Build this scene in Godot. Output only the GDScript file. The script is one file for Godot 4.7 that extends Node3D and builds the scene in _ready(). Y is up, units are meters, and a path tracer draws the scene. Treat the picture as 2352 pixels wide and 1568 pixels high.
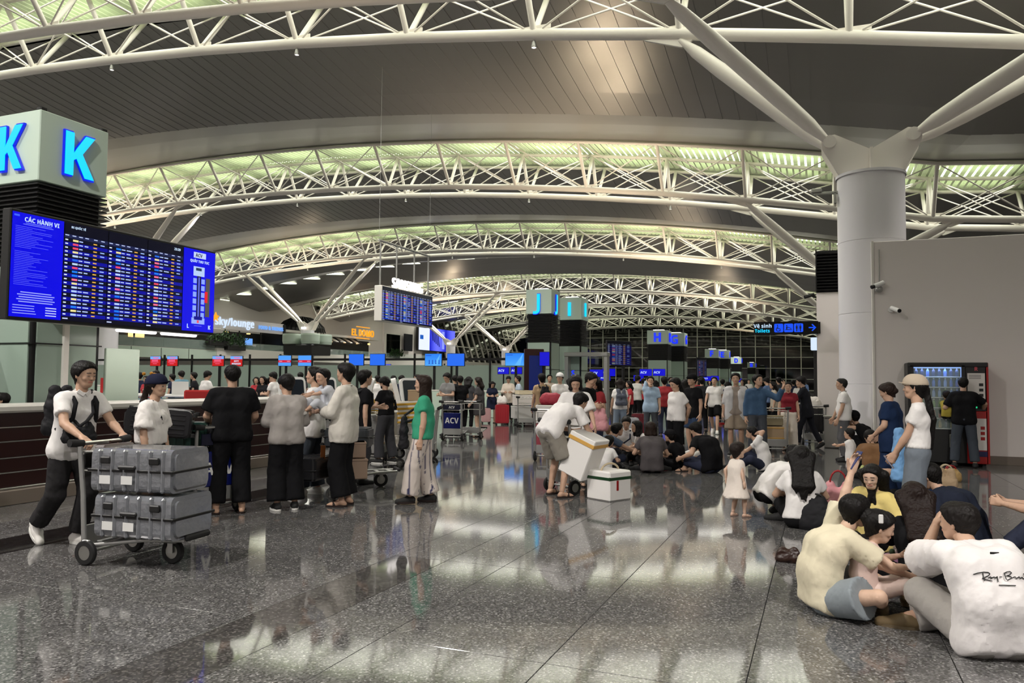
extends Node3D
# Check-in hall of an airport terminal at night. Metres, y up; the hall runs along -z, the check-in islands lie to -x.

var mats := {}
var taken := {}
var cylinder_unit: ArrayMesh
var folds := FastNoiseLite.new()
var rng := RandomNumberGenerator.new()
const TRUSS_Z := [0.6, -17.9, -38.5, -60.5, -91.0, -110.0, -131.0, -156.0]


func _ready() -> void:
	rng.seed = 7
	folds.seed = 3
	folds.frequency = 1.0
	folds.noise_type = FastNoiseLite.TYPE_SIMPLEX
	var cam := Camera3D.new()
	cam.name = "camera"
	cam.position = Vector3(0, 1.57, 0)
	cam.basis = Basis(Vector3.UP, deg_to_rad(21.86)) * Basis(Vector3.RIGHT, deg_to_rad(2.877)) * Basis(Vector3.BACK, deg_to_rad(0.5))
	cam.fov = 47.85
	cam.near = 0.05
	cam.far = 400.0
	add_child(cam)
	cam.current = true
	var env := Environment.new()
	env.background_mode = Environment.BG_COLOR
	env.background_color = Color(0.012, 0.014, 0.02)
	env.tonemap_mode = Environment.TONE_MAPPER_LINEAR
	env.tonemap_exposure = 1.0
	env.sdfgi_enabled = true
	env.ssao_enabled = true
	env.ssil_enabled = true
	var we := WorldEnvironment.new()
	we.name = "environment"
	we.environment = env
	add_child(we)
	strip_lights()
	truss_downlights()
	make_materials()
	build_structure()
	build_islands()
	build_left_side()
	build_right_block()
	build_luggage()
	build_people()


# ---------------------------------------------------------------- lights of the roof strips
func strip_lights() -> void:
	# one soft rectangular light under each lit cell of the near strips, longer ones under the far strips
	for k in range(-1, 7):
		var z: float = 19.8 if k < 0 else (TRUSS_Z[k] if k < 6 else -75.5)
		var step := 3.9 if k >= 0 and k < 4 else 19.5
		var x0 := -65.6
		while x0 + step < 11.8:
			var x1 := x0 + step
			var a := Vector3(x0, chord(x0) + 1.65, z)
			var b := Vector3(x1, chord(x1) + 1.65, z)
			var l := AreaLight3D.new()
			l.name = "strip_light"
			l.area_size = Vector2(step - 0.75, 4.4 if k != 6 else 1.6)
			l.area_normalize_energy = true
			l.light_energy = STRIP_ENERGY * step / 19.5
			l.light_color = Color(1.0, 0.985, 0.95)
			l.area_range = 60.0
			l.shadow_enabled = true
			var ex := (b - a).normalized()
			var up := Vector3(-ex.y, ex.x, 0).normalized()
			l.basis = Basis(ex, up.cross(ex), up)
			l.position = (a + b) * 0.5
			add_child(l, true)
			x0 += step


func truss_downlights() -> void:
	# floodlights hung under the far bottom chord of each truss, every other node, thrown at the floor
	for k in range(-1, 6):
		var x := -61.7
		while x < 8.0:
			if absf(x - 1.0) < 2.0:
				x += 3.9
			var l := SpotLight3D.new()
			l.name = "downlight"
			l.light_energy = DOWN_ENERGY * (1.6 if k < 1 else 1.0)
			l.light_color = Color(1.0, 0.972, 0.962)
			l.spot_angle = 72.0
			l.spot_angle_attenuation = 0.6
			l.spot_range = 60.0
			l.light_size = 0.2
			l.shadow_enabled = true
			l.position = Vector3(x, chord(x) - 0.45, (TRUSS_Z[k] if k >= 0 else 19.8) - (1.2 if k == 1 else 1.0))
			l.basis = Basis(Vector3.RIGHT, -PI / 2 + 0.13)
			add_child(l, true)
			x += 7.8


const DOWN_ENERGY := 46.0
const STRIP_ENERGY := 46.0


func uplight(p: Vector3, towards: Vector3, energy: float, angle := 62.0) -> void:
	var l := SpotLight3D.new()
	l.name = "uplight"
	l.light_energy = energy
	l.light_color = Color(1.0, 0.9, 0.76)
	l.spot_angle = angle
	l.spot_range = 60.0
	l.light_size = 0.12
	l.shadow_enabled = true
	l.position = p
	l.basis = Basis.looking_at(towards, Vector3.RIGHT if absf(towards.normalized().y) > 0.9 else Vector3.UP)
	add_child(l, true)


func chord(x: float) -> float:
	if x > 4.4:
		return 8.745 - 0.08 * (x - 4.4)
	return 12.8 - 0.00275 * (x + 34.0) * (x + 34.0)


# ---------------------------------------------------------------- mesh building
class MB extends RefCounted:
	var v := PackedVector3Array()
	var n := PackedVector3Array()
	var t := PackedVector2Array()
	var ix := PackedInt32Array()

	func quad(a: Vector3, b: Vector3, c: Vector3, d: Vector3, u0 := Vector2(0, 1), u1 := Vector2(1, 0)) -> void:
		var m := (b - a).cross(d - a).normalized()
		if m == Vector3.ZERO:
			m = (c - b).cross(d - b).normalized()
		var s := v.size()
		v.append_array(PackedVector3Array([a, b, c, d]))
		n.append_array(PackedVector3Array([m, m, m, m]))
		t.append_array(PackedVector2Array([Vector2(u0.x, u0.y), Vector2(u1.x, u0.y), Vector2(u1.x, u1.y), Vector2(u0.x, u1.y)]))
		ix.append_array(PackedInt32Array([s, s + 2, s + 1, s, s + 3, s + 2]))

	func tri(a: Vector3, b: Vector3, c: Vector3) -> void:
		var m := (b - a).cross(c - a).normalized()
		var s := v.size()
		v.append_array(PackedVector3Array([a, b, c]))
		n.append_array(PackedVector3Array([m, m, m]))
		t.append_array(PackedVector2Array([Vector2.ZERO, Vector2.RIGHT, Vector2.DOWN]))
		ix.append_array(PackedInt32Array([s, s + 2, s + 1]))

	# box with chamfered edges; c centre, s size
	func box(c: Vector3, s: Vector3, e := 0.0, bs := Basis.IDENTITY) -> void:
		var h := s * 0.5
		e = minf(e, minf(h.x, minf(h.y, h.z)) * 0.9)
		var ax := [bs.x, bs.y, bs.z]
		var hh := [h.x, h.y, h.z]
		for i in 3:
			var j := (i + 1) % 3
			var k := (i + 2) % 3
			for sg: float in [-1.0, 1.0]:
				var o: Vector3 = c + ax[i] * (sg * hh[i])
				var p: Vector3 = ax[j] * (hh[j] - e) * sg
				var q: Vector3 = ax[k] * (hh[k] - e)
				quad(o - p - q, o + p - q, o + p + q, o - p + q)
		if e <= 0.0:
			return
		for i in 3:
			var j := (i + 1) % 3
			var k := (i + 2) % 3
			for sj: float in [-1.0, 1.0]:
				for sk: float in [-1.0, 1.0]:
					var p0: Vector3 = c + ax[j] * (sj * hh[j]) + ax[k] * (sk * (hh[k] - e))
					var p1: Vector3 = c + ax[j] * (sj * (hh[j] - e)) + ax[k] * (sk * hh[k])
					var w: Vector3 = ax[i] * (hh[i] - e) * (sj * sk)
					quad(p0 - w, p0 + w, p1 + w, p1 - w)
		for sx: float in [-1.0, 1.0]:
			for sy: float in [-1.0, 1.0]:
				for sz: float in [-1.0, 1.0]:
					var a: Vector3 = c + ax[0] * sx * h.x + ax[1] * sy * (h.y - e) + ax[2] * sz * (h.z - e)
					var b: Vector3 = c + ax[0] * sx * (h.x - e) + ax[1] * sy * h.y + ax[2] * sz * (h.z - e)
					var d: Vector3 = c + ax[0] * sx * (h.x - e) + ax[1] * sy * (h.y - e) + ax[2] * sz * h.z
					if sx * sy * sz > 0:
						tri(a, b, d)
					else:
						tri(a, d, b)

	func tube(path: PackedVector3Array, radii: PackedFloat32Array, seg := 8, caps := true) -> void:
		var side := Vector3.ZERO
		var base := v.size()
		for i in path.size():
			var d := (path[mini(i + 1, path.size() - 1)] - path[maxi(i - 1, 0)]).normalized()
			if side == Vector3.ZERO:
				side = d.cross(Vector3.UP if absf(d.y) < 0.9 else Vector3.RIGHT).normalized()
			side = (side - d * side.dot(d)).normalized()
			var up := d.cross(side)
			var r: float = radii[mini(i, radii.size() - 1)]
			for k in seg + 1:
				var a := TAU * k / seg
				var m := side * cos(a) + up * sin(a)
				v.append(path[i] + m * r)
				n.append(m)
				t.append(Vector2(float(k) / seg, float(i) / maxf(1.0, path.size() - 1)))
		for i in path.size() - 1:
			for k in seg:
				var a := base + i * (seg + 1) + k
				var b := a + seg + 1
				ix.append_array(PackedInt32Array([a, b, a + 1, a + 1, b, b + 1]))
		if caps:
			for e in [0, path.size() - 1]:
				var c := path[e]
				var d := (path[0] - path[1]).normalized() if e == 0 else (path[e] - path[e - 1]).normalized()
				var s := v.size()
				v.append(c)
				n.append(d)
				t.append(Vector2.ZERO)
				for k in seg + 1:
					v.append(v[base + e * (seg + 1) + k])
					n.append(d)
					t.append(Vector2.ZERO)
				for k in seg:
					ix.append_array(PackedInt32Array([s, s + 1 + k, s + 2 + k] if e == 0 else [s, s + 2 + k, s + 1 + k]))

	func rod(a: Vector3, b: Vector3, r: float, seg := 8) -> void:
		tube(PackedVector3Array([a, b]), PackedFloat32Array([r, r]), seg)

	# outline (x, y) pushed along z from z0 to z1; convex or not
	func prism(outline: PackedVector2Array, z0: float, z1: float, xf := Transform3D.IDENTITY) -> void:
		var ids := Geometry2D.triangulate_polygon(outline)
		var ccw := not Geometry2D.is_polygon_clockwise(outline)
		for i in range(0, ids.size(), 3):
			var p := outline[ids[i]]
			var q := outline[ids[i + 1]]
			var r := outline[ids[i + 2]]
			if (q - p).cross(r - p) < 0:
				var w := q
				q = r
				r = w
			tri(xf * Vector3(p.x, p.y, z1), xf * Vector3(q.x, q.y, z1), xf * Vector3(r.x, r.y, z1))
			tri(xf * Vector3(p.x, p.y, z0), xf * Vector3(r.x, r.y, z0), xf * Vector3(q.x, q.y, z0))
		for i in outline.size():
			var p := outline[i]
			var q := outline[(i + 1) % outline.size()]
			if not ccw:
				var w := p
				p = q
				q = w
			quad(xf * Vector3(p.x, p.y, z0), xf * Vector3(q.x, q.y, z0), xf * Vector3(q.x, q.y, z1), xf * Vector3(p.x, p.y, z1))

	# (radius, height) pairs turned about y
	func lathe(profile: PackedVector2Array, c := Vector3.ZERO, seg := 24) -> void:
		for i in profile.size() - 1:
			var p := profile[i]
			var q := profile[i + 1]
			var m := Vector2(q.y - p.y, p.x - q.x).normalized()
			var s := v.size()
			for k in seg + 1:
				var a := TAU * k / seg
				var d := Vector3(cos(a), 0, sin(a))
				v.append(c + d * p.x + Vector3(0, p.y, 0))
				v.append(c + d * q.x + Vector3(0, q.y, 0))
				n.append(d * m.x + Vector3(0, m.y, 0))
				n.append(d * m.x + Vector3(0, m.y, 0))
				t.append(Vector2(float(k) / seg, 0))
				t.append(Vector2(float(k) / seg, 1))
			for k in seg:
				var a := s + k * 2
				ix.append_array(PackedInt32Array([a, a + 2, a + 1, a + 1, a + 2, a + 3]))

	func mesh() -> ArrayMesh:
		var a := []
		a.resize(Mesh.ARRAY_MAX)
		a[Mesh.ARRAY_VERTEX] = v
		a[Mesh.ARRAY_NORMAL] = n
		a[Mesh.ARRAY_TEX_UV] = t
		a[Mesh.ARRAY_INDEX] = ix
		var m := ArrayMesh.new()
		m.add_surface_from_arrays(Mesh.PRIMITIVE_TRIANGLES, a)
		return m


func mb() -> MB:
	return MB.new()


func box_mesh(s: Vector3, e := 0.0, c := Vector3.ZERO) -> ArrayMesh:
	var m := mb()
	m.box(c, s, e)
	return m.mesh()


func rounded(w: float, h: float, r: float, k := 5) -> PackedVector2Array:
	var out := PackedVector2Array()
	for c in [[w - r, h - r, 0], [-w + r, h - r, 1], [-w + r, -h + r, 2], [w - r, -h + r, 3]]:
		for i in k:
			var a: float = (c[2] + float(i) / (k - 1)) * PI / 2
			out.append(Vector2(c[0] + cos(a) * r, c[1] + sin(a) * r))
	return out


# ---------------------------------------------------------------- nodes
func numbered(called: String) -> String:
	var k: int = taken.get(called, -1) + 1
	taken[called] = k
	return called if k == 0 else "%s_%03d" % [called, k]


func thing(called: String, label: String, category: String, at := Vector3.ZERO, yaw := 0.0, group := "") -> Node3D:
	var o := Node3D.new()
	o.name = numbered(called)
	add_child(o)
	o.position = at
	o.rotation.y = deg_to_rad(yaw)
	o.set_meta("label", label)
	o.set_meta("category", category)
	if group != "":
		o.set_meta("group", group)
	return o


func one(called: String, label: String, category: String, mesh: Mesh, m: Material, at := Vector3.ZERO, yaw := 0.0, group := "") -> MeshInstance3D:
	var o := MeshInstance3D.new()
	o.name = numbered(called)
	o.mesh = mesh
	o.material_override = m
	add_child(o)
	o.position = at
	o.rotation.y = deg_to_rad(yaw)
	o.set_meta("label", label)
	o.set_meta("category", category)
	if group != "":
		o.set_meta("group", group)
	return o


func structure(called: String, label := "") -> Node3D:
	var o := Node3D.new()
	o.name = called
	add_child(o)
	o.set_meta("kind", "structure")
	if label != "":
		o.set_meta("label", label)
	return o


func part(parent: Node, called: String, mesh: Mesh, m: Material, at := Vector3.ZERO, bs := Basis.IDENTITY) -> MeshInstance3D:
	var o := MeshInstance3D.new()
	o.name = called
	o.mesh = mesh
	o.material_override = m
	parent.add_child(o, true)
	o.transform = Transform3D(bs, at)
	return o


func stuff(o: Node) -> void:
	o.set_meta("kind", "stuff")


func bar(parent: Node, called: String, a: Vector3, b: Vector3, r: float, m: Material) -> MeshInstance3D:
	var d := b - a
	var y := d.normalized()
	var x := y.cross(Vector3.FORWARD if absf(y.z) < 0.9 else Vector3.RIGHT).normalized()
	return part(parent, called, cylinder_unit, m, (a + b) * 0.5, Basis(x * r, d, x.cross(y) * r))


func text_mesh(s: String, height: float, depth := 0.01, serif := false) -> TextMesh:
	var f := SystemFont.new()
	f.font_names = PackedStringArray(["Droid Serif" if serif else "Droid Sans"])
	f.font_weight = 700
	var t := TextMesh.new()
	t.text = s
	t.font = f
	t.font_size = 64
	t.pixel_size = height / 46.0
	t.depth = depth
	t.curve_step = 4.0
	return t


func letters(parent: Node, s: String, height: float, m: Material, at: Vector3, bs := Basis.IDENTITY, depth := 0.01, called := "lettering") -> MeshInstance3D:
	return part(parent, called, text_mesh(s, height, depth), m, at, bs)


# ---------------------------------------------------------------- materials
func mat(key: String, c: Color, rough := 0.6, metal := 0.0) -> StandardMaterial3D:
	if mats.has(key):
		return mats[key]
	var m := StandardMaterial3D.new()
	m.resource_name = key
	m.albedo_color = c
	m.roughness = rough
	m.metallic = metal
	mats[key] = m
	return m


func glow(key: String, c: Color, e: float) -> StandardMaterial3D:
	var m := mat(key, Color(0.02, 0.02, 0.02), 0.3)
	m.emission_enabled = true
	m.emission = c
	m.emission_energy_multiplier = e
	return m


func speckle(seed_: int, freq: float, colors: Array, size := 512, type := FastNoiseLite.TYPE_SIMPLEX, normal := false) -> NoiseTexture2D:
	var f := FastNoiseLite.new()
	f.seed = seed_
	f.noise_type = type
	f.frequency = freq
	if type == FastNoiseLite.TYPE_CELLULAR:
		f.cellular_return_type = FastNoiseLite.RETURN_CELL_VALUE
		f.fractal_type = FastNoiseLite.FRACTAL_NONE
	var t := NoiseTexture2D.new()
	t.width = size
	t.height = size
	t.seamless = true
	t.noise = f
	t.as_normal_map = normal
	if normal:
		t.bump_strength = 3.0
	else:
		var g := Gradient.new()
		g.offsets = PackedFloat32Array()
		var off := PackedFloat32Array()
		var cs := PackedColorArray()
		for c in colors:
			off.append(c[0])
			cs.append(c[1])
		g.offsets = off
		g.colors = cs
		t.color_ramp = g
	return t


func triplanar(m: StandardMaterial3D, tex: Texture2D, scale: float, world := true) -> void:
	m.albedo_texture = tex
	m.uv1_triplanar = true
	m.uv1_world_triplanar = world
	m.uv1_scale = Vector3.ONE * scale


func gray(v: float, w := 0.0) -> Color:
	return Color(v * (1.0 + w), v, v * (1.0 - w))


func make_materials() -> void:
	var m := mb()
	m.tube(PackedVector3Array([Vector3(0, -0.5, 0), Vector3(0, 0.5, 0)]), PackedFloat32Array([1, 1]), 10)
	cylinder_unit = m.mesh()
	var g := mat("granite", Color(1, 1, 1), 0.065)
	triplanar(g, speckle(11, 0.085, [[0.0, gray(0.22, 0.01)], [0.28, gray(0.295, 0.01)], [0.55, gray(0.355, 0.01)], [0.88, gray(0.42, 0.01)], [1.0, gray(0.60, 0.01)]], 1024, FastNoiseLite.TYPE_CELLULAR), 1.0)
	var gd := mat("granite dark", Color(1, 1, 1), 0.05)
	triplanar(gd, speckle(12, 0.12, [[0.0, gray(0.05)], [0.7, gray(0.10)], [1.0, gray(0.19)]], 512, FastNoiseLite.TYPE_CELLULAR), 1.2)
	var gb := mat("granite band", Color(1, 1, 1), 0.05)
	triplanar(gb, speckle(13, 0.12, [[0.0, gray(0.20, 0.03)], [0.6, gray(0.27, 0.03)], [1.0, gray(0.38, 0.03)]], 512, FastNoiseLite.TYPE_CELLULAR), 1.2)
	mat("grout", gray(0.10), 0.9)
	glow("letter edge", Color(0.0, 0.12, 0.9), 1.0)
	mat("ceiling panel", Color(0.52, 0.51, 0.50), 0.34, 0.5)
	mat("ceiling gap", gray(0.2), 0.8)
	mat("truss paint", Color(0.92, 0.90, 0.87), 0.45)
	var bl := mat("blade", Color(0.90, 0.915, 0.86), 0.5)
	bl.backlight_enabled = true
	bl.backlight = Color(0.88, 0.92, 0.82)
	mat("roof lid", Color(0.55, 0.56, 0.50), 0.7)
	glow("strip lamp", Color(0.98, 1.0, 0.88), 3.6)
	mat("column panel", Color(0.90, 0.895, 0.91), 0.32)
	mat("plaster", Color(0.86, 0.835, 0.82), 0.75)
	mat("plaster white", Color(0.84, 0.83, 0.80), 0.65)
	mat("black", gray(0.035), 0.5)
	mat("black gloss", gray(0.025), 0.12)
	mat("rubber", gray(0.05), 0.75)
	mat("dark metal", gray(0.11), 0.4, 0.5)
	mat("steel", Color(0.62, 0.62, 0.60), 0.32, 0.85)
	mat("steel bright", Color(0.78, 0.78, 0.76), 0.22, 0.9)
	mat("aluminium", Color(0.66, 0.66, 0.65), 0.42, 0.7)
	mat("white plastic", Color(0.86, 0.86, 0.85), 0.4)
	mat("white solid", Color(0.80, 0.79, 0.76), 0.35)
	mat("frosted", Color(0.56, 0.63, 0.58), 0.30)
	mat("frosted pale", Color(0.70, 0.77, 0.71), 0.35)
	mat("wood dark", Color(0.15, 0.055, 0.045), 0.28)
	mat("stone warm", Color(0.45, 0.41, 0.37), 0.35)
	mat("night glass", Color(0.02, 0.025, 0.03), 0.04)
	var gl := mat("clear glass", Color(0.82, 0.92, 0.88, 0.14), 0.03)
	gl.transparency = BaseMaterial3D.TRANSPARENCY_ALPHA
	glow("letter blue", Color(0.0, 0.80, 1.0), 1.25)
	glow("letter deep", Color(0.02, 0.16, 1.0), 1.5)
	glow("screen blue", Color(0.0, 0.0, 0.80), 1.0)
	glow("screen navy", Color(0.0, 0.015, 0.12), 1.0)
	glow("screen sky", Color(0.10, 0.42, 0.95), 1.0)
	glow("screen white", Color(0.85, 0.92, 1.0), 1.0)
	glow("screen red", Color(0.78, 0.05, 0.06), 1.0)
	glow("screen pink", Color(0.95, 0.35, 0.5), 1.0)
	glow("text white", Color(0.8, 0.9, 1.0), 1.0)
	glow("lamp white", Color(1.0, 0.97, 0.95), 2.2)
	glow("lamp warm", Color(1.0, 0.80, 0.5), 2.0)
	glow("sign gold", Color(1.0, 0.62, 0.08), 1.25)


# ---------------------------------------------------------------- the hall
func build_structure() -> void:
	build_floor()
	build_roof()
	for i in range(0, TRUSS_Z.size()):
		truss(i)
	# right row of columns, under the first trusses; the nearest one stands by the toilets
	for i in [1, 2, 3]:
		branch_column(1.06, TRUSS_Z[i] - (0.5 if i == 1 else 0.0), 4.25, 0.68, i)
	for i in [2, 3, 4, 5]:
		branch_column(-45.2, TRUSS_Z[i], 6.9, 0.62, i)
	var shell := [["wall_back", Vector3(-24, 6.5, 26.2), Vector3(80, 17, 0.4)], ["wall_right", Vector3(14.2, 5.5, -70), Vector3(0.4, 13, 194)]]
	for s in shell:
		part(structure(s[0]), "face", box_mesh(s[2]), mat("plaster", Color.WHITE), s[1])
	end_window()


func build_floor() -> void:
	var fl := structure("floor", "polished grey granite floor with darker granite bands")
	var under := mb()
	under.box(Vector3(-24, -0.16, -70), Vector3(78, 0.306, 194))
	part(fl, "bed", under.mesh(), mats["grout"])
	var xs := [-3.03, -3.54, -4.6, -5.66, -6.72, -7.35, -8.41, -9.47]
	while xs[-1] > -60:
		xs.append(xs[-1] - 1.06)
	var right := [-2.5]
	while right[-1] < 13.0:
		right.append(right[-1] + 1.06)
	xs.reverse()
	xs = xs + right
	var far := mb()
	var far_dark := mb()
	var count := 0
	var j := -15
	while j < 22:
		var z1 := -4.12 - 1.96 * j
		var z0 := z1 - 1.96
		for i in xs.size() - 1:
			var a: float = xs[i]
			var b: float = xs[i + 1]
			var kind := "granite"
			if a < -3.5 and b > -3.1 and z1 > -6.0:
				kind = "granite band"
			elif a < -7.3 and b > -6.8 and z1 > -12.5 and z0 < 6:
				kind = "granite dark"
			var c := Vector3((a + b) / 2, -0.01, (z0 + z1) / 2)
			var s := Vector3(b - a - 0.005, 0.02, z1 - z0 - 0.005)
			var dep := -c.z * 0.928 - c.x * 0.372
			var seen := dep > 2.5 and absf(c.x * 0.928 - c.z * 0.372) < dep * 0.72 + 0.8
			if seen and z0 > -16.0 and count < 290:
				var t := part(fl, "tile", box_mesh(s, 0.0015), mats[kind], c)
				count += 1
			elif kind == "granite":
				far.box(c, s)
			else:
				far_dark.box(c, s)
		j += 1
	stuff(part(fl, "distant_tiles", far.mesh(), mats["granite"]))
	stuff(part(fl, "band_tiles", far_dark.mesh(), mats["granite dark"]))
	var rest := mb()
	rest.box(Vector3(-24, -0.01, -106.5), Vector3(78, 0.02, 118.6))
	part(fl, "far_paving", rest.mesh(), mats["granite"])


# ceiling height above the bottom chords, for a place z between two trusses
func sag(u: float) -> float:
	var k := absf(u * 2.0 - 1.0)
	return 0.9 + 1.2 * pow(k, 1.25)


func panel_mesh(m: MB, xa: float, xb: float, za: float, zb: float, ua: float, ub: float, n := 4, lap := 0.0) -> void:
	for i in n:
		var t0 := float(i) / n
		var t1 := float(i + 1) / n
		var z0 := lerpf(za, zb, t0)
		var z1 := lerpf(za, zb, t1)
		var s0 := sag(lerpf(ua, ub, t0))
		var s1 := sag(lerpf(ua, ub, t1))
		m.quad(Vector3(xa, chord(xa) + s0, z0), Vector3(xb, chord(xb) + s0 - lap, z0), Vector3(xb, chord(xb) + s1 - lap, z1), Vector3(xa, chord(xa) + s1, z1))
		if lap > 0.0:
			m.quad(Vector3(xb, chord(xb) + s0 - lap, z0), Vector3(xb, chord(xb) + s0, z0), Vector3(xb, chord(xb) + s1, z1), Vector3(xb, chord(xb) + s1 - lap, z1))


func build_roof() -> void:
	var roof := structure("ceiling", "curved metal panel ceiling sagging between bright louvred strips")
	var edges := [[26.0, 3.3], [-2.1, -15.4], [-20.8, -35.8], [-41.2, -57.8], [-63.2, -75.5], [-75.5, -88.3], [-93.7, -107.3], [-112.7, -128.3], [-133.7, -153.3], [-158.7, -165.5]]
	for e in edges.size():
		var za: float = edges[e][0]
		var zb: float = edges[e][1]
		var joined := mb()
		var x := -74.0
		while x < 14.0:
			var w := 0.6 if e < 5 else 2.4
			var gap := 0.0
			for half in 2:
				var z0 := lerpf(za, zb, half * 0.5)
				var z1 := lerpf(za, zb, half * 0.5 + 0.5)
				if e == 2 and x > -48.0:
					var one_panel := mb()
					panel_mesh(one_panel, x + gap, x + w - gap, z0, z1, half * 0.5, half * 0.5 + 0.5, 4, 0.014 if half == 0 else 0.0)
					part(roof, "panel", one_panel.mesh(), mats["ceiling panel"])
				else:
					panel_mesh(joined, x + gap, x + w - gap, z0, z1, half * 0.5, half * 0.5 + 0.5, 3, 0.014 if e < 4 and half == 0 else 0.0)
			x += w
		stuff(part(roof, "panel_field", joined.mesh(), mats["ceiling panel"]))
	# the dark roof deck above the panels and the closed sides of the strips
	var deck := mb()
	var x := -74.0
	while x < 14.0:
		deck.quad(Vector3(x, chord(x) + 3.2, 26.4), Vector3(x + 4, chord(x + 4) + 3.0, 26.4), Vector3(x + 4, chord(x + 4) + 3.0, -166), Vector3(x, chord(x) + 3.0, -166))
		x += 4.0
	part(roof, "deck", deck.mesh(), mats["ceiling gap"])
	var shared := box_mesh(Vector3(0.2, 0.07, 2.5), 0.025)
	var lamp_mesh := box_mesh(Vector3(2.9, 0.05, 1.5), 0.0)
	var blades := 0
	for k in TRUSS_Z.size():
		var z: float = TRUSS_Z[k]
		var strip := thing("louvre_strip", "row of pale green glowing louvre cells in the roof, %s from the camera" % ["overhead, first", "second", "third", "fourth", "fifth", "sixth", "seventh", "eighth"][k], "light strip", Vector3(0, 0, z), 0.0, "glowing louvre strips in the roof")
		var fins := mb()
		x = -65.6
		while x < 7.8:
			for row: float in [-1.3, 1.3]:
				var xc := x + 1.95
				var slope := atan2(chord(xc + 1) - chord(xc - 1), 2.0)
				part(strip, "lamp_panel", lamp_mesh, mats["strip lamp"], Vector3(xc, chord(xc) + 2.62, row), Basis(Vector3.BACK, slope))
			x += 3.9
		x = -67.0
		while x < 9.5:
			for row: float in [-1.3, 1.3]:
				var c := Vector3(x, chord(x) + 2.2, row)
				if k == 2 and x > -32.0 and x < 9.0 and blades < 300:
					part(strip, "blade", shared, mats["blade"], c)
					blades += 1
				elif k < 5:
					fins.box(c, Vector3(0.2, 0.07, 2.5))
			x += 0.3 if k < 4 else 0.6
		if fins.v.size():
			stuff(part(strip, "blade_field", fins.mesh(), mats["blade"]))
		var lid := mb()
		x = -68.0
		while x < 11.8:
			for s: float in [-2.7, 2.7]:
				lid.quad(Vector3(x, chord(x) + 2.05, s), Vector3(x + 2.2, chord(x + 2.2) + 2.05, s), Vector3(x + 2.2, chord(x + 2.2) + 2.75, s), Vector3(x, chord(x) + 2.75, s))
			lid.quad(Vector3(x, chord(x) + 2.75, -2.7), Vector3(x + 2.2, chord(x + 2.2) + 2.75, -2.7), Vector3(x + 2.2, chord(x + 2.2) + 2.75, 2.7), Vector3(x, chord(x) + 2.75, 2.7))
			x += 2.2
		part(strip, "lid", lid.mesh(), mats["roof lid"])
	# a row of single roof lights in the wide bay
	x = -70.0
	while x < 4.0:
		var o := one("roof_light", "", "roof light", box_mesh(Vector3(2.1, 0.06, 1.6), 0.02), mats["strip lamp"], Vector3(x, chord(x) + 2.02, -75.5), 0.0, "single roof lights of the wide bay")
		o.set_meta("label", "bright roof light panel in the row without a truss")
		x += 3.4


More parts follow.
